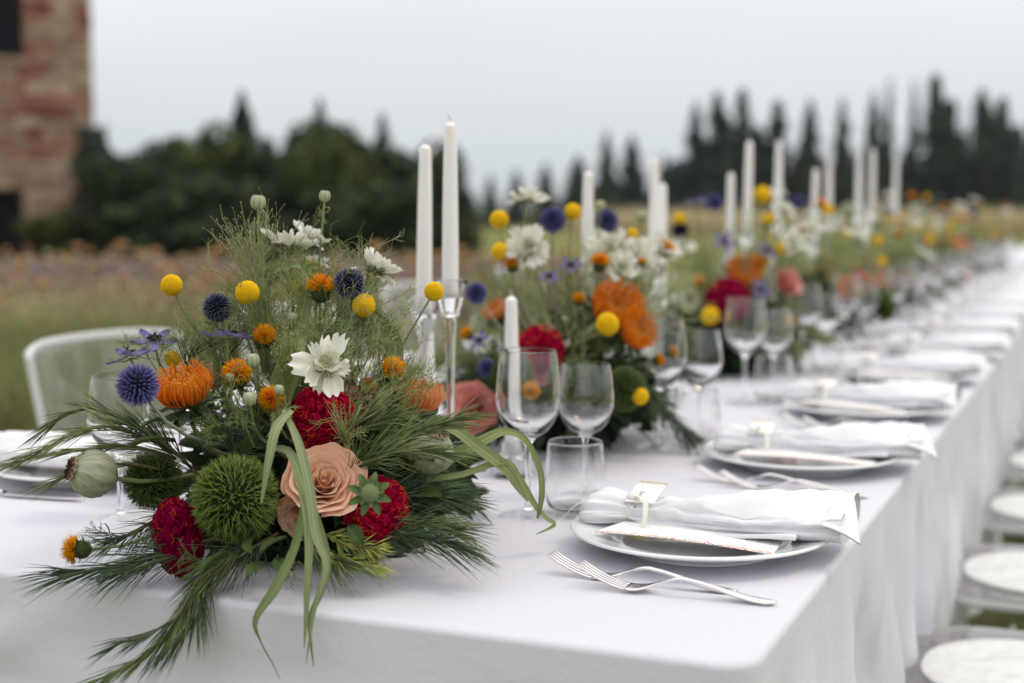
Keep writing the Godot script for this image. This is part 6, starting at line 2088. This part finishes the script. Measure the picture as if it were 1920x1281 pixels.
	rng.seed = 360
	fern(front, Vector3(-0.7694, 0.9625, -1.4332), Vector3(0.0000, 1.0000, 0.0000), 0.050, 8, 0.30, Color(0.17, 0.22, 0.08), 2, 0.00070)
	rng.seed = 361
	fern(front, Vector3(-0.9563, 0.8001, -1.1843), Vector3(-0.4291, 0.4243, 0.7974), 0.035, 7, 0.30, Color(0.1, 0.14, 0.055), 2, 0.00070)
	rng.seed = 362
	fern(front, Vector3(-0.8733, 0.8986, -1.2406), Vector3(0.5157, 0.5185, 0.6821), 0.030, 8, 0.30, Color(0.17, 0.22, 0.08), 3, 0.00070)
	rng.seed = 77
	fountain(front, Vector3(-0.9164, 1.0211, -1.4094), Vector3(-0.1977, 0.9766, 0.0841), 0.145, 46, 0.50, Color(0.36, 0.37, 0.20), 0.00042)
	fountain(front, Vector3(-0.9180, 1.0390, -1.4214), Vector3(0.1365, 0.9889, -0.0581), 0.12, 26, 0.42, Color(0.30, 0.32, 0.16), 0.00042)
	fountain(front, Vector3(-0.8204, 0.9150, -1.3084), Vector3(0.0184, 0.9998, -0.0078), 0.11, 80, 0.22, Color(0.29, 0.33, 0.13), 0.00045)
	fountain(front, Vector3(-0.7826, 0.9653, -1.4606), Vector3(0.1365, 0.9889, -0.0581), 0.06, 60, 0.45, Color(0.40, 0.42, 0.26), 0.0004)
	rng.seed = 363
	fern(front, Vector3(-0.8828, 0.9049, -1.3410), Vector3(-0.1360, 0.9855, -0.1016), 0.062, 9, 0.30, Color(0.17, 0.22, 0.08), 3, 0.00065)
	rng.seed = 364
	fern(front, Vector3(-0.8760, 1.0010, -1.4010), Vector3(-0.1109, 0.9736, 0.1994), 0.095, 9, 0.20, Color(0.27, 0.31, 0.12), 3, 0.00065)
	rng.seed = 365
	fern(front, Vector3(-0.8696, 0.9172, -1.4232), Vector3(0.0266, 0.9964, 0.0803), 0.096, 9, 0.30, Color(0.27, 0.31, 0.12), 3, 0.00065)
	rng.seed = 366
	fern(front, Vector3(-0.8432, 0.9900, -1.4567), Vector3(0.1491, 0.9576, 0.2464), 0.055, 9, 0.12, Color(0.33, 0.36, 0.19), 3, 0.00065)
	rng.seed = 367
	fern(front, Vector3(-0.9365, 0.9903, -1.4287), Vector3(-0.2346, 0.9719, 0.0203), 0.090, 9, 0.30, Color(0.27, 0.31, 0.12), 3, 0.00065)
	rng.seed = 368
	fern(front, Vector3(-0.8616, 0.9979, -1.4349), Vector3(-0.1039, 0.9262, 0.3625), 0.073, 9, 0.30, Color(0.27, 0.31, 0.12), 3, 0.00065)
	rng.seed = 369
	fern(front, Vector3(-0.9232, 0.9599, -1.4279), Vector3(-0.3063, 0.8745, 0.3761), 0.055, 9, 0.30, Color(0.33, 0.36, 0.19), 3, 0.00065)
	rng.seed = 370
	fern(front, Vector3(-0.8334, 0.8933, -1.4548), Vector3(0.1231, 0.9826, -0.1393), 0.058, 9, 0.30, Color(0.33, 0.36, 0.19), 3, 0.00065)
	rng.seed = 371
	fern(front, Vector3(-0.8801, 0.9919, -1.4528), Vector3(0.0885, 0.9765, 0.1966), 0.061, 9, 0.12, Color(0.27, 0.31, 0.12), 3, 0.00065)
	rng.seed = 372
	fern(front, Vector3(-0.8663, 0.9856, -1.3441), Vector3(-0.3389, 0.9327, 0.1230), 0.085, 9, 0.20, Color(0.17, 0.22, 0.08), 3, 0.00065)
	rng.seed = 373
	fern(front, Vector3(-0.8514, 0.9865, -1.4683), Vector3(0.2783, 0.9120, -0.3014), 0.099, 9, 0.12, Color(0.33, 0.36, 0.19), 3, 0.00065)
	rng.seed = 374
	fern(front, Vector3(-0.9221, 0.9184, -1.3590), Vector3(-0.0165, 0.9872, 0.1588), 0.095, 9, 0.12, Color(0.27, 0.31, 0.12), 3, 0.00065)
	rng.seed = 375
	fern(front, Vector3(-0.8168, 0.9650, -1.3692), Vector3(-0.1720, 0.9359, 0.3073), 0.052, 9, 0.30, Color(0.27, 0.31, 0.12), 3, 0.00065)
	rng.seed = 376
	fern(front, Vector3(-0.7820, 0.9511, -1.3922), Vector3(0.4867, 0.8653, -0.1197), 0.057, 9, 0.30, Color(0.27, 0.31, 0.12), 3, 0.00065)
	rng.seed = 377
	fern(front, Vector3(-0.9046, 0.9064, -1.3600), Vector3(-0.1901, 0.9802, -0.0550), 0.065, 9, 0.20, Color(0.33, 0.36, 0.19), 3, 0.00065)
	rng.seed = 378
	fern(front, Vector3(-0.9325, 0.9170, -1.3321), Vector3(-0.2007, 0.9740, -0.1053), 0.098, 9, 0.30, Color(0.17, 0.22, 0.08), 3, 0.00065)
	rng.seed = 379
	fern(front, Vector3(-0.9134, 0.8984, -1.3686), Vector3(-0.4305, 0.8393, 0.3321), 0.075, 9, 0.20, Color(0.17, 0.22, 0.08), 3, 0.00065)
	rng.seed = 380
	fern(front, Vector3(-0.8946, 0.9898, -1.4226), Vector3(0.0917, 0.9742, 0.2062), 0.076, 9, 0.12, Color(0.27, 0.31, 0.12), 3, 0.00065)
	rng.seed = 381
	fern(front, Vector3(-0.8383, 0.9150, -1.4041), Vector3(-0.3343, 0.9419, -0.0324), 0.056, 9, 0.12, Color(0.27, 0.31, 0.12), 3, 0.00065)
	rng.seed = 382
	fern(front, Vector3(-0.7848, 0.9441, -1.3732), Vector3(0.0824, 0.9962, 0.0293), 0.055, 9, 0.30, Color(0.33, 0.36, 0.19), 3, 0.00065)
	rng.seed = 383
	fern(front, Vector3(-0.8351, 0.9313, -1.3738), Vector3(-0.1562, 0.9696, 0.1881), 0.087, 9, 0.30, Color(0.17, 0.22, 0.08), 3, 0.00065)
	rng.seed = 384
	fern(front, Vector3(-0.9814, 0.9304, -1.4042), Vector3(-0.0825, 0.9169, 0.3904), 0.099, 9, 0.12, Color(0.33, 0.36, 0.19), 3, 0.00065)
	rng.seed = 385
	fern(front, Vector3(-0.9559, 0.9546, -1.3959), Vector3(-0.0270, 0.9632, 0.2674), 0.066, 9, 0.20, Color(0.33, 0.36, 0.19), 3, 0.00065)
	rng.seed = 386
	fern(front, Vector3(-0.8197, 0.9672, -1.4685), Vector3(0.0048, 0.9997, 0.0218), 0.098, 9, 0.20, Color(0.17, 0.22, 0.08), 3, 0.00065)
	rng.seed = 387
	fern(front, Vector3(-0.9188, 0.9314, -1.4222), Vector3(0.0925, 0.9395, 0.3299), 0.086, 9, 0.30, Color(0.33, 0.36, 0.19), 3, 0.00065)
	rng.seed = 388
	fern(front, Vector3(-0.8188, 0.9348, -1.3804), Vector3(0.3202, 0.9469, -0.0288), 0.054, 9, 0.12, Color(0.27, 0.31, 0.12), 3, 0.00065)
	rng.seed = 389
	fern(front, Vector3(-0.8845, 0.9003, -1.4528), Vector3(0.2545, 0.9642, 0.0748), 0.091, 9, 0.20, Color(0.33, 0.36, 0.19), 3, 0.00065)
	rng.seed = 390
	fern(front, Vector3(-0.7815, 0.9518, -1.4087), Vector3(0.4703, 0.8686, -0.1557), 0.068, 9, 0.12, Color(0.33, 0.36, 0.19), 3, 0.00065)
	rng.seed = 391
	fern(front, Vector3(-0.8253, 0.9728, -1.4624), Vector3(0.3503, 0.9245, 0.1502), 0.068, 9, 0.12, Color(0.27, 0.31, 0.12), 3, 0.00065)
	rng.seed = 392
	fern(front, Vector3(-0.8948, 0.9277, -1.4239), Vector3(0.3652, 0.9107, 0.1932), 0.089, 9, 0.12, Color(0.27, 0.31, 0.12), 3, 0.00065)
	rng.seed = 393
	fern(front, Vector3(-0.8072, 0.9352, -1.3711), Vector3(0.1696, 0.9507, 0.2597), 0.095, 9, 0.30, Color(0.27, 0.31, 0.12), 3, 0.00065)
	rng.seed = 394
	fern(front, Vector3(-0.9628, 0.9584, -1.4244), Vector3(-0.4213, 0.8043, 0.4191), 0.092, 9, 0.12, Color(0.17, 0.22, 0.08), 3, 0.00065)
	rng.seed = 395
	fern(front, Vector3(-0.8449, 0.9595, -1.4547), Vector3(0.4011, 0.9139, 0.0625), 0.080, 9, 0.20, Color(0.17, 0.22, 0.08), 3, 0.00065)
	rng.seed = 396
	fern(front, Vector3(-0.8848, 0.9671, -1.3728), Vector3(-0.2059, 0.9772, -0.0522), 0.086, 9, 0.20, Color(0.27, 0.31, 0.12), 3, 0.00065)
	rng.seed = 397
	fern(front, Vector3(-0.9164, 0.9775, -1.3686), Vector3(-0.2094, 0.9108, 0.3557), 0.055, 9, 0.12, Color(0.27, 0.31, 0.12), 3, 0.00065)
	rng.seed = 398
	fern(front, Vector3(-0.9140, 0.9818, -1.4172), Vector3(-0.4686, 0.8827, 0.0368), 0.078, 9, 0.30, Color(0.17, 0.22, 0.08), 3, 0.00065)
	rng.seed = 399
	fern(front, Vector3(-0.7801, 0.9451, -1.4151), Vector3(0.5329, 0.8462, -0.0045), 0.074, 9, 0.30, Color(0.27, 0.31, 0.12), 3, 0.00065)
	rng.seed = 400
	fern(front, Vector3(-0.7340, 0.9081, -1.4055), Vector3(0.2721, 0.9598, -0.0692), 0.058, 9, 0.20, Color(0.27, 0.31, 0.12), 3, 0.00065)
	rng.seed = 401
	fern(front, Vector3(-0.8265, 0.9524, -1.4408), Vector3(0.1009, 0.9607, 0.2584), 0.072, 9, 0.30, Color(0.33, 0.36, 0.19), 3, 0.00065)
	rng.seed = 402
	fern(front, Vector3(-0.8143, 0.8960, -1.4169), Vector3(0.1605, 0.9549, 0.2497), 0.076, 9, 0.20, Color(0.33, 0.36, 0.19), 3, 0.00065)
	rng.seed = 403
	fern(front, Vector3(-0.7970, 0.9570, -1.3831), Vector3(0.3899, 0.9185, -0.0661), 0.099, 9, 0.30, Color(0.33, 0.36, 0.19), 3, 0.00065)
	rng.seed = 404
	fern(front, Vector3(-0.9000, 0.9799, -1.3938), Vector3(0.1265, 0.9590, 0.2536), 0.082, 9, 0.12, Color(0.33, 0.36, 0.19), 3, 0.00065)
	rng.seed = 405
	fern(front, Vector3(-0.8698, 1.0017, -1.3885), Vector3(0.2285, 0.9695, -0.0886), 0.085, 9, 0.30, Color(0.17, 0.22, 0.08), 3, 0.00065)
	rng.seed = 406
	fern(front, Vector3(-0.8103, 0.9992, -1.4734), Vector3(0.3341, 0.9154, 0.2246), 0.088, 9, 0.20, Color(0.33, 0.36, 0.19), 3, 0.00065)
	rng.seed = 407
	fern(front, Vector3(-0.8035, 0.9049, -1.3724), Vector3(0.3482, 0.8822, -0.3171), 0.080, 9, 0.30, Color(0.33, 0.36, 0.19), 3, 0.00065)
	rng.seed = 408
	fern(front, Vector3(-0.7837, 0.9588, -1.4962), Vector3(0.4641, 0.8782, -0.1154), 0.058, 9, 0.12, Color(0.27, 0.31, 0.12), 3, 0.00065)
	rng.seed = 1
	leaf(front, Vector3(-0.7232, 0.8125, -1.2520), Vector3(0.8221, -0.3980, 0.4071), 0.030, 0.00)
	rng.seed = 1
	leaf(front, Vector3(-0.9681, 0.8034, -1.1905), Vector3(-0.3195, 0.8393, 0.4400), 0.012, 0.00)
	rng.seed = 1
	leaf(front, Vector3(-0.9371, 0.8025, -1.1817), Vector3(-0.1266, -0.8480, 0.5147), 0.014, 1.00)
	rng.seed = 1
	leaf(front, Vector3(-0.8995, 0.9165, -1.2640), Vector3(-0.2041, 0.3293, 0.9219), 0.050, 0.00)
	rng.seed = 1
	leaf(front, Vector3(-0.8777, 0.9124, -1.2619), Vector3(0.6851, 0.1162, 0.7192), 0.050, 0.50)
	rng.seed = 1
	leaf(front, Vector3(-0.8390, 0.8818, -1.2534), Vector3(0.6039, 0.5488, 0.5780), 0.040, 0.00)
	rng.seed = 1
	leaf(front, Vector3(-0.9181, 0.9210, -1.2238), Vector3(0.0788, -0.2063, 0.9753), 0.040, 0.30)
	rng.seed = 1
	leaf(front, Vector3(-0.9069, 0.8986, -1.2262), Vector3(-0.3712, -0.1170, 0.9212), 0.050, 0.00)
	rng.seed = 1
	leaf(front, Vector3(-0.8035, 0.8946, -1.3353), Vector3(-0.1522, -0.2074, 0.9663), 0.040, 0.00)
	rng.seed = 1
	leaf(front, Vector3(-0.7773, 0.7877, -1.2155), Vector3(0.6247, -0.4240, 0.6558), 0.045, 0.00)
	rng.seed = 1
	leaf(front, Vector3(-0.8225, 0.7932, -1.1968), Vector3(0.0768, -0.3015, 0.9504), 0.050, 0.40)
	rng.seed = 1
	leaf(front, Vector3(-0.7232, 0.9062, -1.3707), Vector3(0.7573, 0.5774, 0.3052), 0.035, 0.20)
	rng.seed = 1
	leaf(front, Vector3(-0.7208, 0.8185, -1.2645), Vector3(0.7057, -0.6092, 0.3618), 0.035, 0.50)
	rng.seed = 1
	leaf(front, Vector3(-0.7871, 0.7823, -1.2108), Vector3(0.1785, -0.2120, 0.9608), 0.050, 0.00)
	rng.seed = 1
	leaf(front, Vector3(-0.8093, 0.8103, -1.2260), Vector3(0.5533, -0.3094, 0.7734), 0.050, 0.80)
	rng.seed = 1
	leaf(front, Vector3(-0.7787, 0.8048, -1.2385), Vector3(-0.0581, -0.3180, 0.9463), 0.045, 0.20)
	rng.seed = 1
	leaf(front, Vector3(-0.7062, 0.8615, -1.3625), Vector3(0.9498, 0.1270, 0.2859), 0.045, 0.00)
	rng.seed = 1
	leaf(front, Vector3(-0.6952, 0.8346, -1.3535), Vector3(0.9698, -0.1155, 0.2147), 0.050, 0.40)
	tag(front, "large mixed flower arrangement in front with pine trailing over the cloth", "flower arrangement", "flower arrangements down the middle of the table")
	var second := root("flower_arrangement")
	var c2 := Vector3(-0.8600, 0.8000, -2.2400)
	dress(second, c2, [
		["billy_button", Vector3(-0.8989, 1.1266, -2.0607), 0.0301, Vector3(-0.0916, 0.9950, 0.0390), 0, Vector3.ONE],
		["billy_button", Vector3(-0.8755, 1.0780, -2.0111), 0.0285, Vector3(-0.0523, 0.9901, 0.1299), 0, Vector3.ONE],
		["billy_button", Vector3(-0.8104, 1.1390, -2.1542), 0.0279, Vector3(0.0916, 0.9950, -0.0390), 0, Vector3.ONE],
		["billy_button", Vector3(-0.7031, 0.9708, -2.0190), 0.0359, Vector3(0.7547, 0.3904, 0.5273), 0, Vector3.ONE],
		["billy_button", Vector3(-0.7315, 0.9703, -2.2252), 0.0275, Vector3(0.4877, 0.8480, -0.2075), 0, Vector3.ONE],
		["billy_button", Vector3(-0.6541, 0.8630, -2.0288), 0.0270, Vector3(0.9414, 0.3030, 0.1483), 0, Vector3.ONE],
		["billy_button", Vector3(-0.7528, 1.1004, -2.2839), 0.0221, Vector3(0.0916, 0.9950, -0.0390), 0, Vector3.ONE],
		["scabiosa", Vector3(-0.8364, 1.0829, -2.0283), 0.0791, Vector3(0.2796, 0.2996, 0.9122), 0, Vector3.ONE],
		["scabiosa", Vector3(-0.8814, 1.1570, -2.1258), 0.0692, Vector3(0.1299, 0.9901, 0.0523), 0, Vector3.ONE],
		["scabiosa", Vector3(-0.7725, 1.0769, -2.2186), 0.0786, Vector3(0.3133, 0.6000, 0.7361), 0, Vector3.ONE],
		["scabiosa", Vector3(-0.7319, 1.0707, -2.2352), 0.0747, Vector3(0.5678, 0.6667, 0.4829), 0, Vector3.ONE],
		["scabiosa", Vector3(-0.7351, 1.0467, -2.1768), 0.0673, Vector3(0.4272, 0.5270, 0.7347), 0, Vector3.ONE],
		["scabiosa", Vector3(-0.7213, 1.0721, -2.3490), 0.0717, Vector3(0.7072, 0.6470, 0.2850), 0, Vector3.ONE],
		["globe_thistle", Vector3(-0.8399, 1.1253, -2.1403), 0.0462, Vector3(0.0768, 0.9806, 0.1805), 1, Vector3.ONE],
		["globe_thistle", Vector3(-0.7932, 1.1227, -2.2690), 0.0442, Vector3(0.0916, 0.9950, -0.0390), 1, Vector3.ONE],
		["globe_thistle", Vector3(-0.8865, 1.0172, -1.9457), 0.0359, Vector3(-0.4437, 0.8433, 0.3034), 1, Vector3.ONE],
		["globe_thistle", Vector3(-0.8683, 0.9053, -1.9420), 0.0306, Vector3(-0.2428, 0.5392, 0.8065), 1, Vector3.ONE],
		["pincushion", Vector3(-0.7345, 0.9763, -2.1371), 0.0949, Vector3(0.4869, 0.6116, 0.6236), 0, Vector3.ONE],
		["pincushion", Vector3(-0.7053, 0.9485, -2.1249), 0.0753, Vector3(0.8221, 0.3980, 0.4071), 0, Vector3.ONE],
		["pincushion", Vector3(-0.9141, 0.9723, -2.0931), 0.0462, Vector3(-0.2349, 0.7778, 0.5830), 1, Vector3.ONE],
		["cockscomb", Vector3(-0.8319, 0.9234, -2.0685), 0.0771, Vector3(0.3321, 0.5300, 0.7803), 0, Vector3.ONE],
		["rose", Vector3(-0.8838, 0.8454, -1.9293), 0.0827, Vector3(-0.0155, 0.1990, 0.9799), 1, Vector3.ONE],
		["rose", Vector3(-0.8254, 0.8941, -2.0682), 0.0564, Vector3(0.4793, 0.2157, 0.8508), 1, Vector3.ONE],
		["safflower", Vector3(-0.7504, 1.0614, -2.1172), 0.0357, Vector3(0.2196, 0.9435, 0.2483), 0, Vector3.ONE],
		["safflower", Vector3(-0.7039, 1.0578, -2.1912), 0.0192, Vector3(0.4870, 0.8729, 0.0299), 0, Vector3.ONE],
		["safflower", Vector3(-0.7130, 1.0767, -2.3530), 0.0348, Vector3(0.4870, 0.8729, 0.0299), 1, Vector3.ONE],
		["safflower", Vector3(-0.7862, 0.8766, -1.9194), 0.0351, Vector3(0.2796, 0.2996, 0.9122), 1, Vector3.ONE],
		["safflower", Vector3(-0.8582, 1.0592, -2.0166), 0.0276, Vector3(0.0718, 0.8889, 0.4525), 0, Vector3.ONE],
		["safflower", Vector3(-0.7792, 1.0028, -2.0990), 0.0245, Vector3(0.1751, 0.8944, 0.4115), 1, Vector3.ONE],
		["safflower", Vector3(-0.6737, 0.9014, -2.1881), 0.0231, Vector3(0.9463, 0.3180, 0.0581), 0, Vector3.ONE],
		["safflower", Vector3(-0.6821, 0.9041, -2.2940), 0.0261, Vector3(0.9463, 0.3180, 0.0581), 1, Vector3.ONE],
		["safflower", Vector3(-0.9395, 0.9485, -2.0252), 0.0245, Vector3(-0.4216, 0.6396, 0.6428), 1, Vector3.ONE],
		["nigella", Vector3(-0.8103, 1.0510, -2.1453), 0.0423, Vector3(0.2075, 0.8480, 0.4877), 0, Vector3.ONE],
		["nigella", Vector3(-0.8992, 0.9406, -1.9870), 0.0368, Vector3(-0.2850, 0.6470, 0.7072), 0, Vector3.ONE],
		["nigella", Vector3(-0.8229, 1.0363, -2.0838), 0.0376, Vector3(0.2075, 0.8480, 0.4877), 0, Vector3.ONE],
		["green_ball", Vector3(-0.7397, 0.8814, -1.9943), 0.0809, Vector3(0.4659, 0.3145, 0.8271), 1, Vector3.ONE],
		["green_ball", Vector3(-0.8326, 0.8973, -1.9564), 0.0719, Vector3(0.1737, 0.3094, 0.9349), 1, Vector3.ONE],
		["green_ball", Vector3(-0.6830, 0.8708, -2.0392), 0.0726, Vector3(0.8745, 0.3333, 0.3524), 1, Vector3.ONE],
		["seed_bud", Vector3(-0.7873, 1.1494, -2.2197), 0.0177, Vector3(0.0000, 1.0000, 0.0000), 0, Vector3.ONE],
		["seed_bud", Vector3(-0.7546, 1.1313, -2.3409), 0.0225, Vector3(0.0916, 0.9950, -0.0390), 0, Vector3.ONE]], true)
	r.seed = 4
	greens(second, c2, r, 12, 34)
	tag(second, "second flower arrangement behind the nearest wine glasses, with pink rose", "flower arrangement", "flower arrangements down the middle of the table")
	var third := root("flower_arrangement")
	var c3 := Vector3(-0.8700, 0.8000, -3.3800)
	dress(third, c3, [
		["pincushion", Vector3(-0.8195, 0.9815, -3.3132), 0.0959, Vector3(0.4033, 0.5970, 0.6935), 0, Vector3.ONE],
		["cockscomb", Vector3(-0.8224, 0.9302, -3.1975), 0.1100, Vector3(0.4490, 0.4041, 0.7970), 1, Vector3.ONE],
		["rose", Vector3(-0.7166, 0.9664, -3.3554), 0.0756, Vector3(0.7739, 0.4216, 0.4726), 1, Vector3.ONE],
		["billy_button", Vector3(-0.8443, 0.9022, -3.1308), 0.0417, Vector3(0.2518, 0.4834, 0.8384), 0, Vector3.ONE],
		["billy_button", Vector3(-0.8033, 1.1761, -3.4491), 0.0449, Vector3(0.0916, 0.9950, -0.0390), 0, Vector3.ONE],
		["billy_button", Vector3(-0.7891, 1.1165, -3.4490), 0.0359, Vector3(0.1662, 0.9759, 0.1414), 0, Vector3.ONE],
		["billy_button", Vector3(-0.7348, 1.0506, -3.3562), 0.0349, Vector3(0.3717, 0.8729, 0.3161), 0, Vector3.ONE],
		["billy_button", Vector3(-0.9582, 1.1186, -3.2681), 0.0320, Vector3(-0.1805, 0.9806, 0.0768), 0, Vector3.ONE],
		["safflower", Vector3(-0.7801, 1.0167, -3.3335), 0.0494, Vector3(0.4441, 0.7420, 0.5022), 1, Vector3.ONE],
		["safflower", Vector3(-0.8851, 0.9778, -3.1757), 0.0338, Vector3(-0.0020, 0.6189, 0.7855), 0, Vector3.ONE],
		["safflower", Vector3(-0.7890, 1.1126, -3.4487), 0.0389, Vector3(0.2781, 0.9540, 0.1121), 0, Vector3.ONE],
		["safflower", Vector3(-0.6900, 0.8886, -3.2496), 0.0310, Vector3(0.8522, 0.3094, 0.4220), 1, Vector3.ONE],
		["scabiosa", Vector3(-0.7120, 1.0632, -3.3672), 0.0814, Vector3(0.5157, 0.5185, 0.6821), 0, Vector3.ONE],
		["scabiosa", Vector3(-0.9557, 1.0506, -3.2622), 0.0727, Vector3(-0.1419, 0.6396, 0.7555), 0, Vector3.ONE],
		["scabiosa", Vector3(-0.7540, 1.1385, -3.4662), 0.0658, Vector3(0.3717, 0.8729, 0.3161), 0, Vector3.ONE],
		["scabiosa", Vector3(-0.7024, 1.0924, -3.5380), 0.0729, Vector3(0.5147, 0.8480, 0.1266), 0, Vector3.ONE],
		["nigella", Vector3(-0.8342, 1.0657, -3.2063), 0.0592, Vector3(0.3133, 0.6000, 0.7361), 0, Vector3.ONE],
		["nigella", Vector3(-0.7683, 1.0444, -3.3414), 0.0581, Vector3(0.4856, 0.6360, 0.5997), 0, Vector3.ONE],
		["nigella", Vector3(-0.9249, 1.1601, -3.2865), 0.0581, Vector3(-0.0523, 0.9901, 0.1299), 0, Vector3.ONE],
		["nigella", Vector3(-0.7546, 0.9558, -3.2290), 0.0564, Vector3(0.5953, 0.5051, 0.6249), 0, Vector3.ONE],
		["globe_thistle", Vector3(-0.9573, 1.0922, -3.2658), 0.0436, Vector3(-0.1805, 0.9806, 0.0768), 2, Vector3.ONE],
		["globe_thistle", Vector3(-0.9103, 1.1580, -3.4017), 0.0449, Vector3(0.0000, 1.0000, 0.0000), 1, Vector3.ONE],
		["green_ball", Vector3(-0.8796, 0.8276, -3.1627), 0.0874, Vector3(0.1737, 0.3094, 0.9349), 1, Vector3.ONE],
		["green_ball", Vector3(-0.7447, 0.8398, -3.2214), 0.0874, Vector3(0.6482, 0.2063, 0.7330), 1, Vector3.ONE],
		["poppy_pod", Vector3(-0.9001, 0.9253, -3.1640), 0.0508, Vector3(0.0955, 0.6360, 0.7658), 0, Vector3.ONE]], false)
	r.seed = 6
	greens(third, c3, r, 10, 28)
	tag(third, "third flower arrangement with a round crimson cockscomb below orange pincushion", "flower arrangement", "flower arrangements down the middle of the table")
	var far := [[-4.35, "fourth"], [-5.3, "fifth"], [-6.3, "sixth"], [-7.4, "seventh"], [-8.5, "eighth"], [-9.6, "last and farthest"]]
	for i in far.size():
		far_arrangement(Vector3(-0.86, 0.80, far[i][0]), 70 + i, "blurred mixed flower arrangement, %s from the near end of the table" % far[i][1])

func cloud_cover() -> ImageTexture:
	# thin streaks of brighter and greyer cloud over the whole sky
	var n := FastNoiseLite.new()
	n.seed = 23
	n.frequency = 1.1
	n.fractal_octaves = 4
	var w := 512
	var h := 256
	var im := Image.create(w, h, false, Image.FORMAT_RGBAF)
	for y in h:
		var el := (0.5 - (y + 0.5) / h) * PI
		for x in w:
			var az := (x + 0.5) / w * TAU
			var d := Vector3(cos(az) * cos(el), sin(el) * 5.0, sin(az) * cos(el))
			var k := maxf(0.0, n.get_noise_3dv(d * 1.4) * 0.5 + 0.3)
			im.set_pixel(x, y, Color(1.0, 0.97, 0.95, 0.10 * k if el > 0.0 else 0.0))
	return ImageTexture.create_from_image(im)
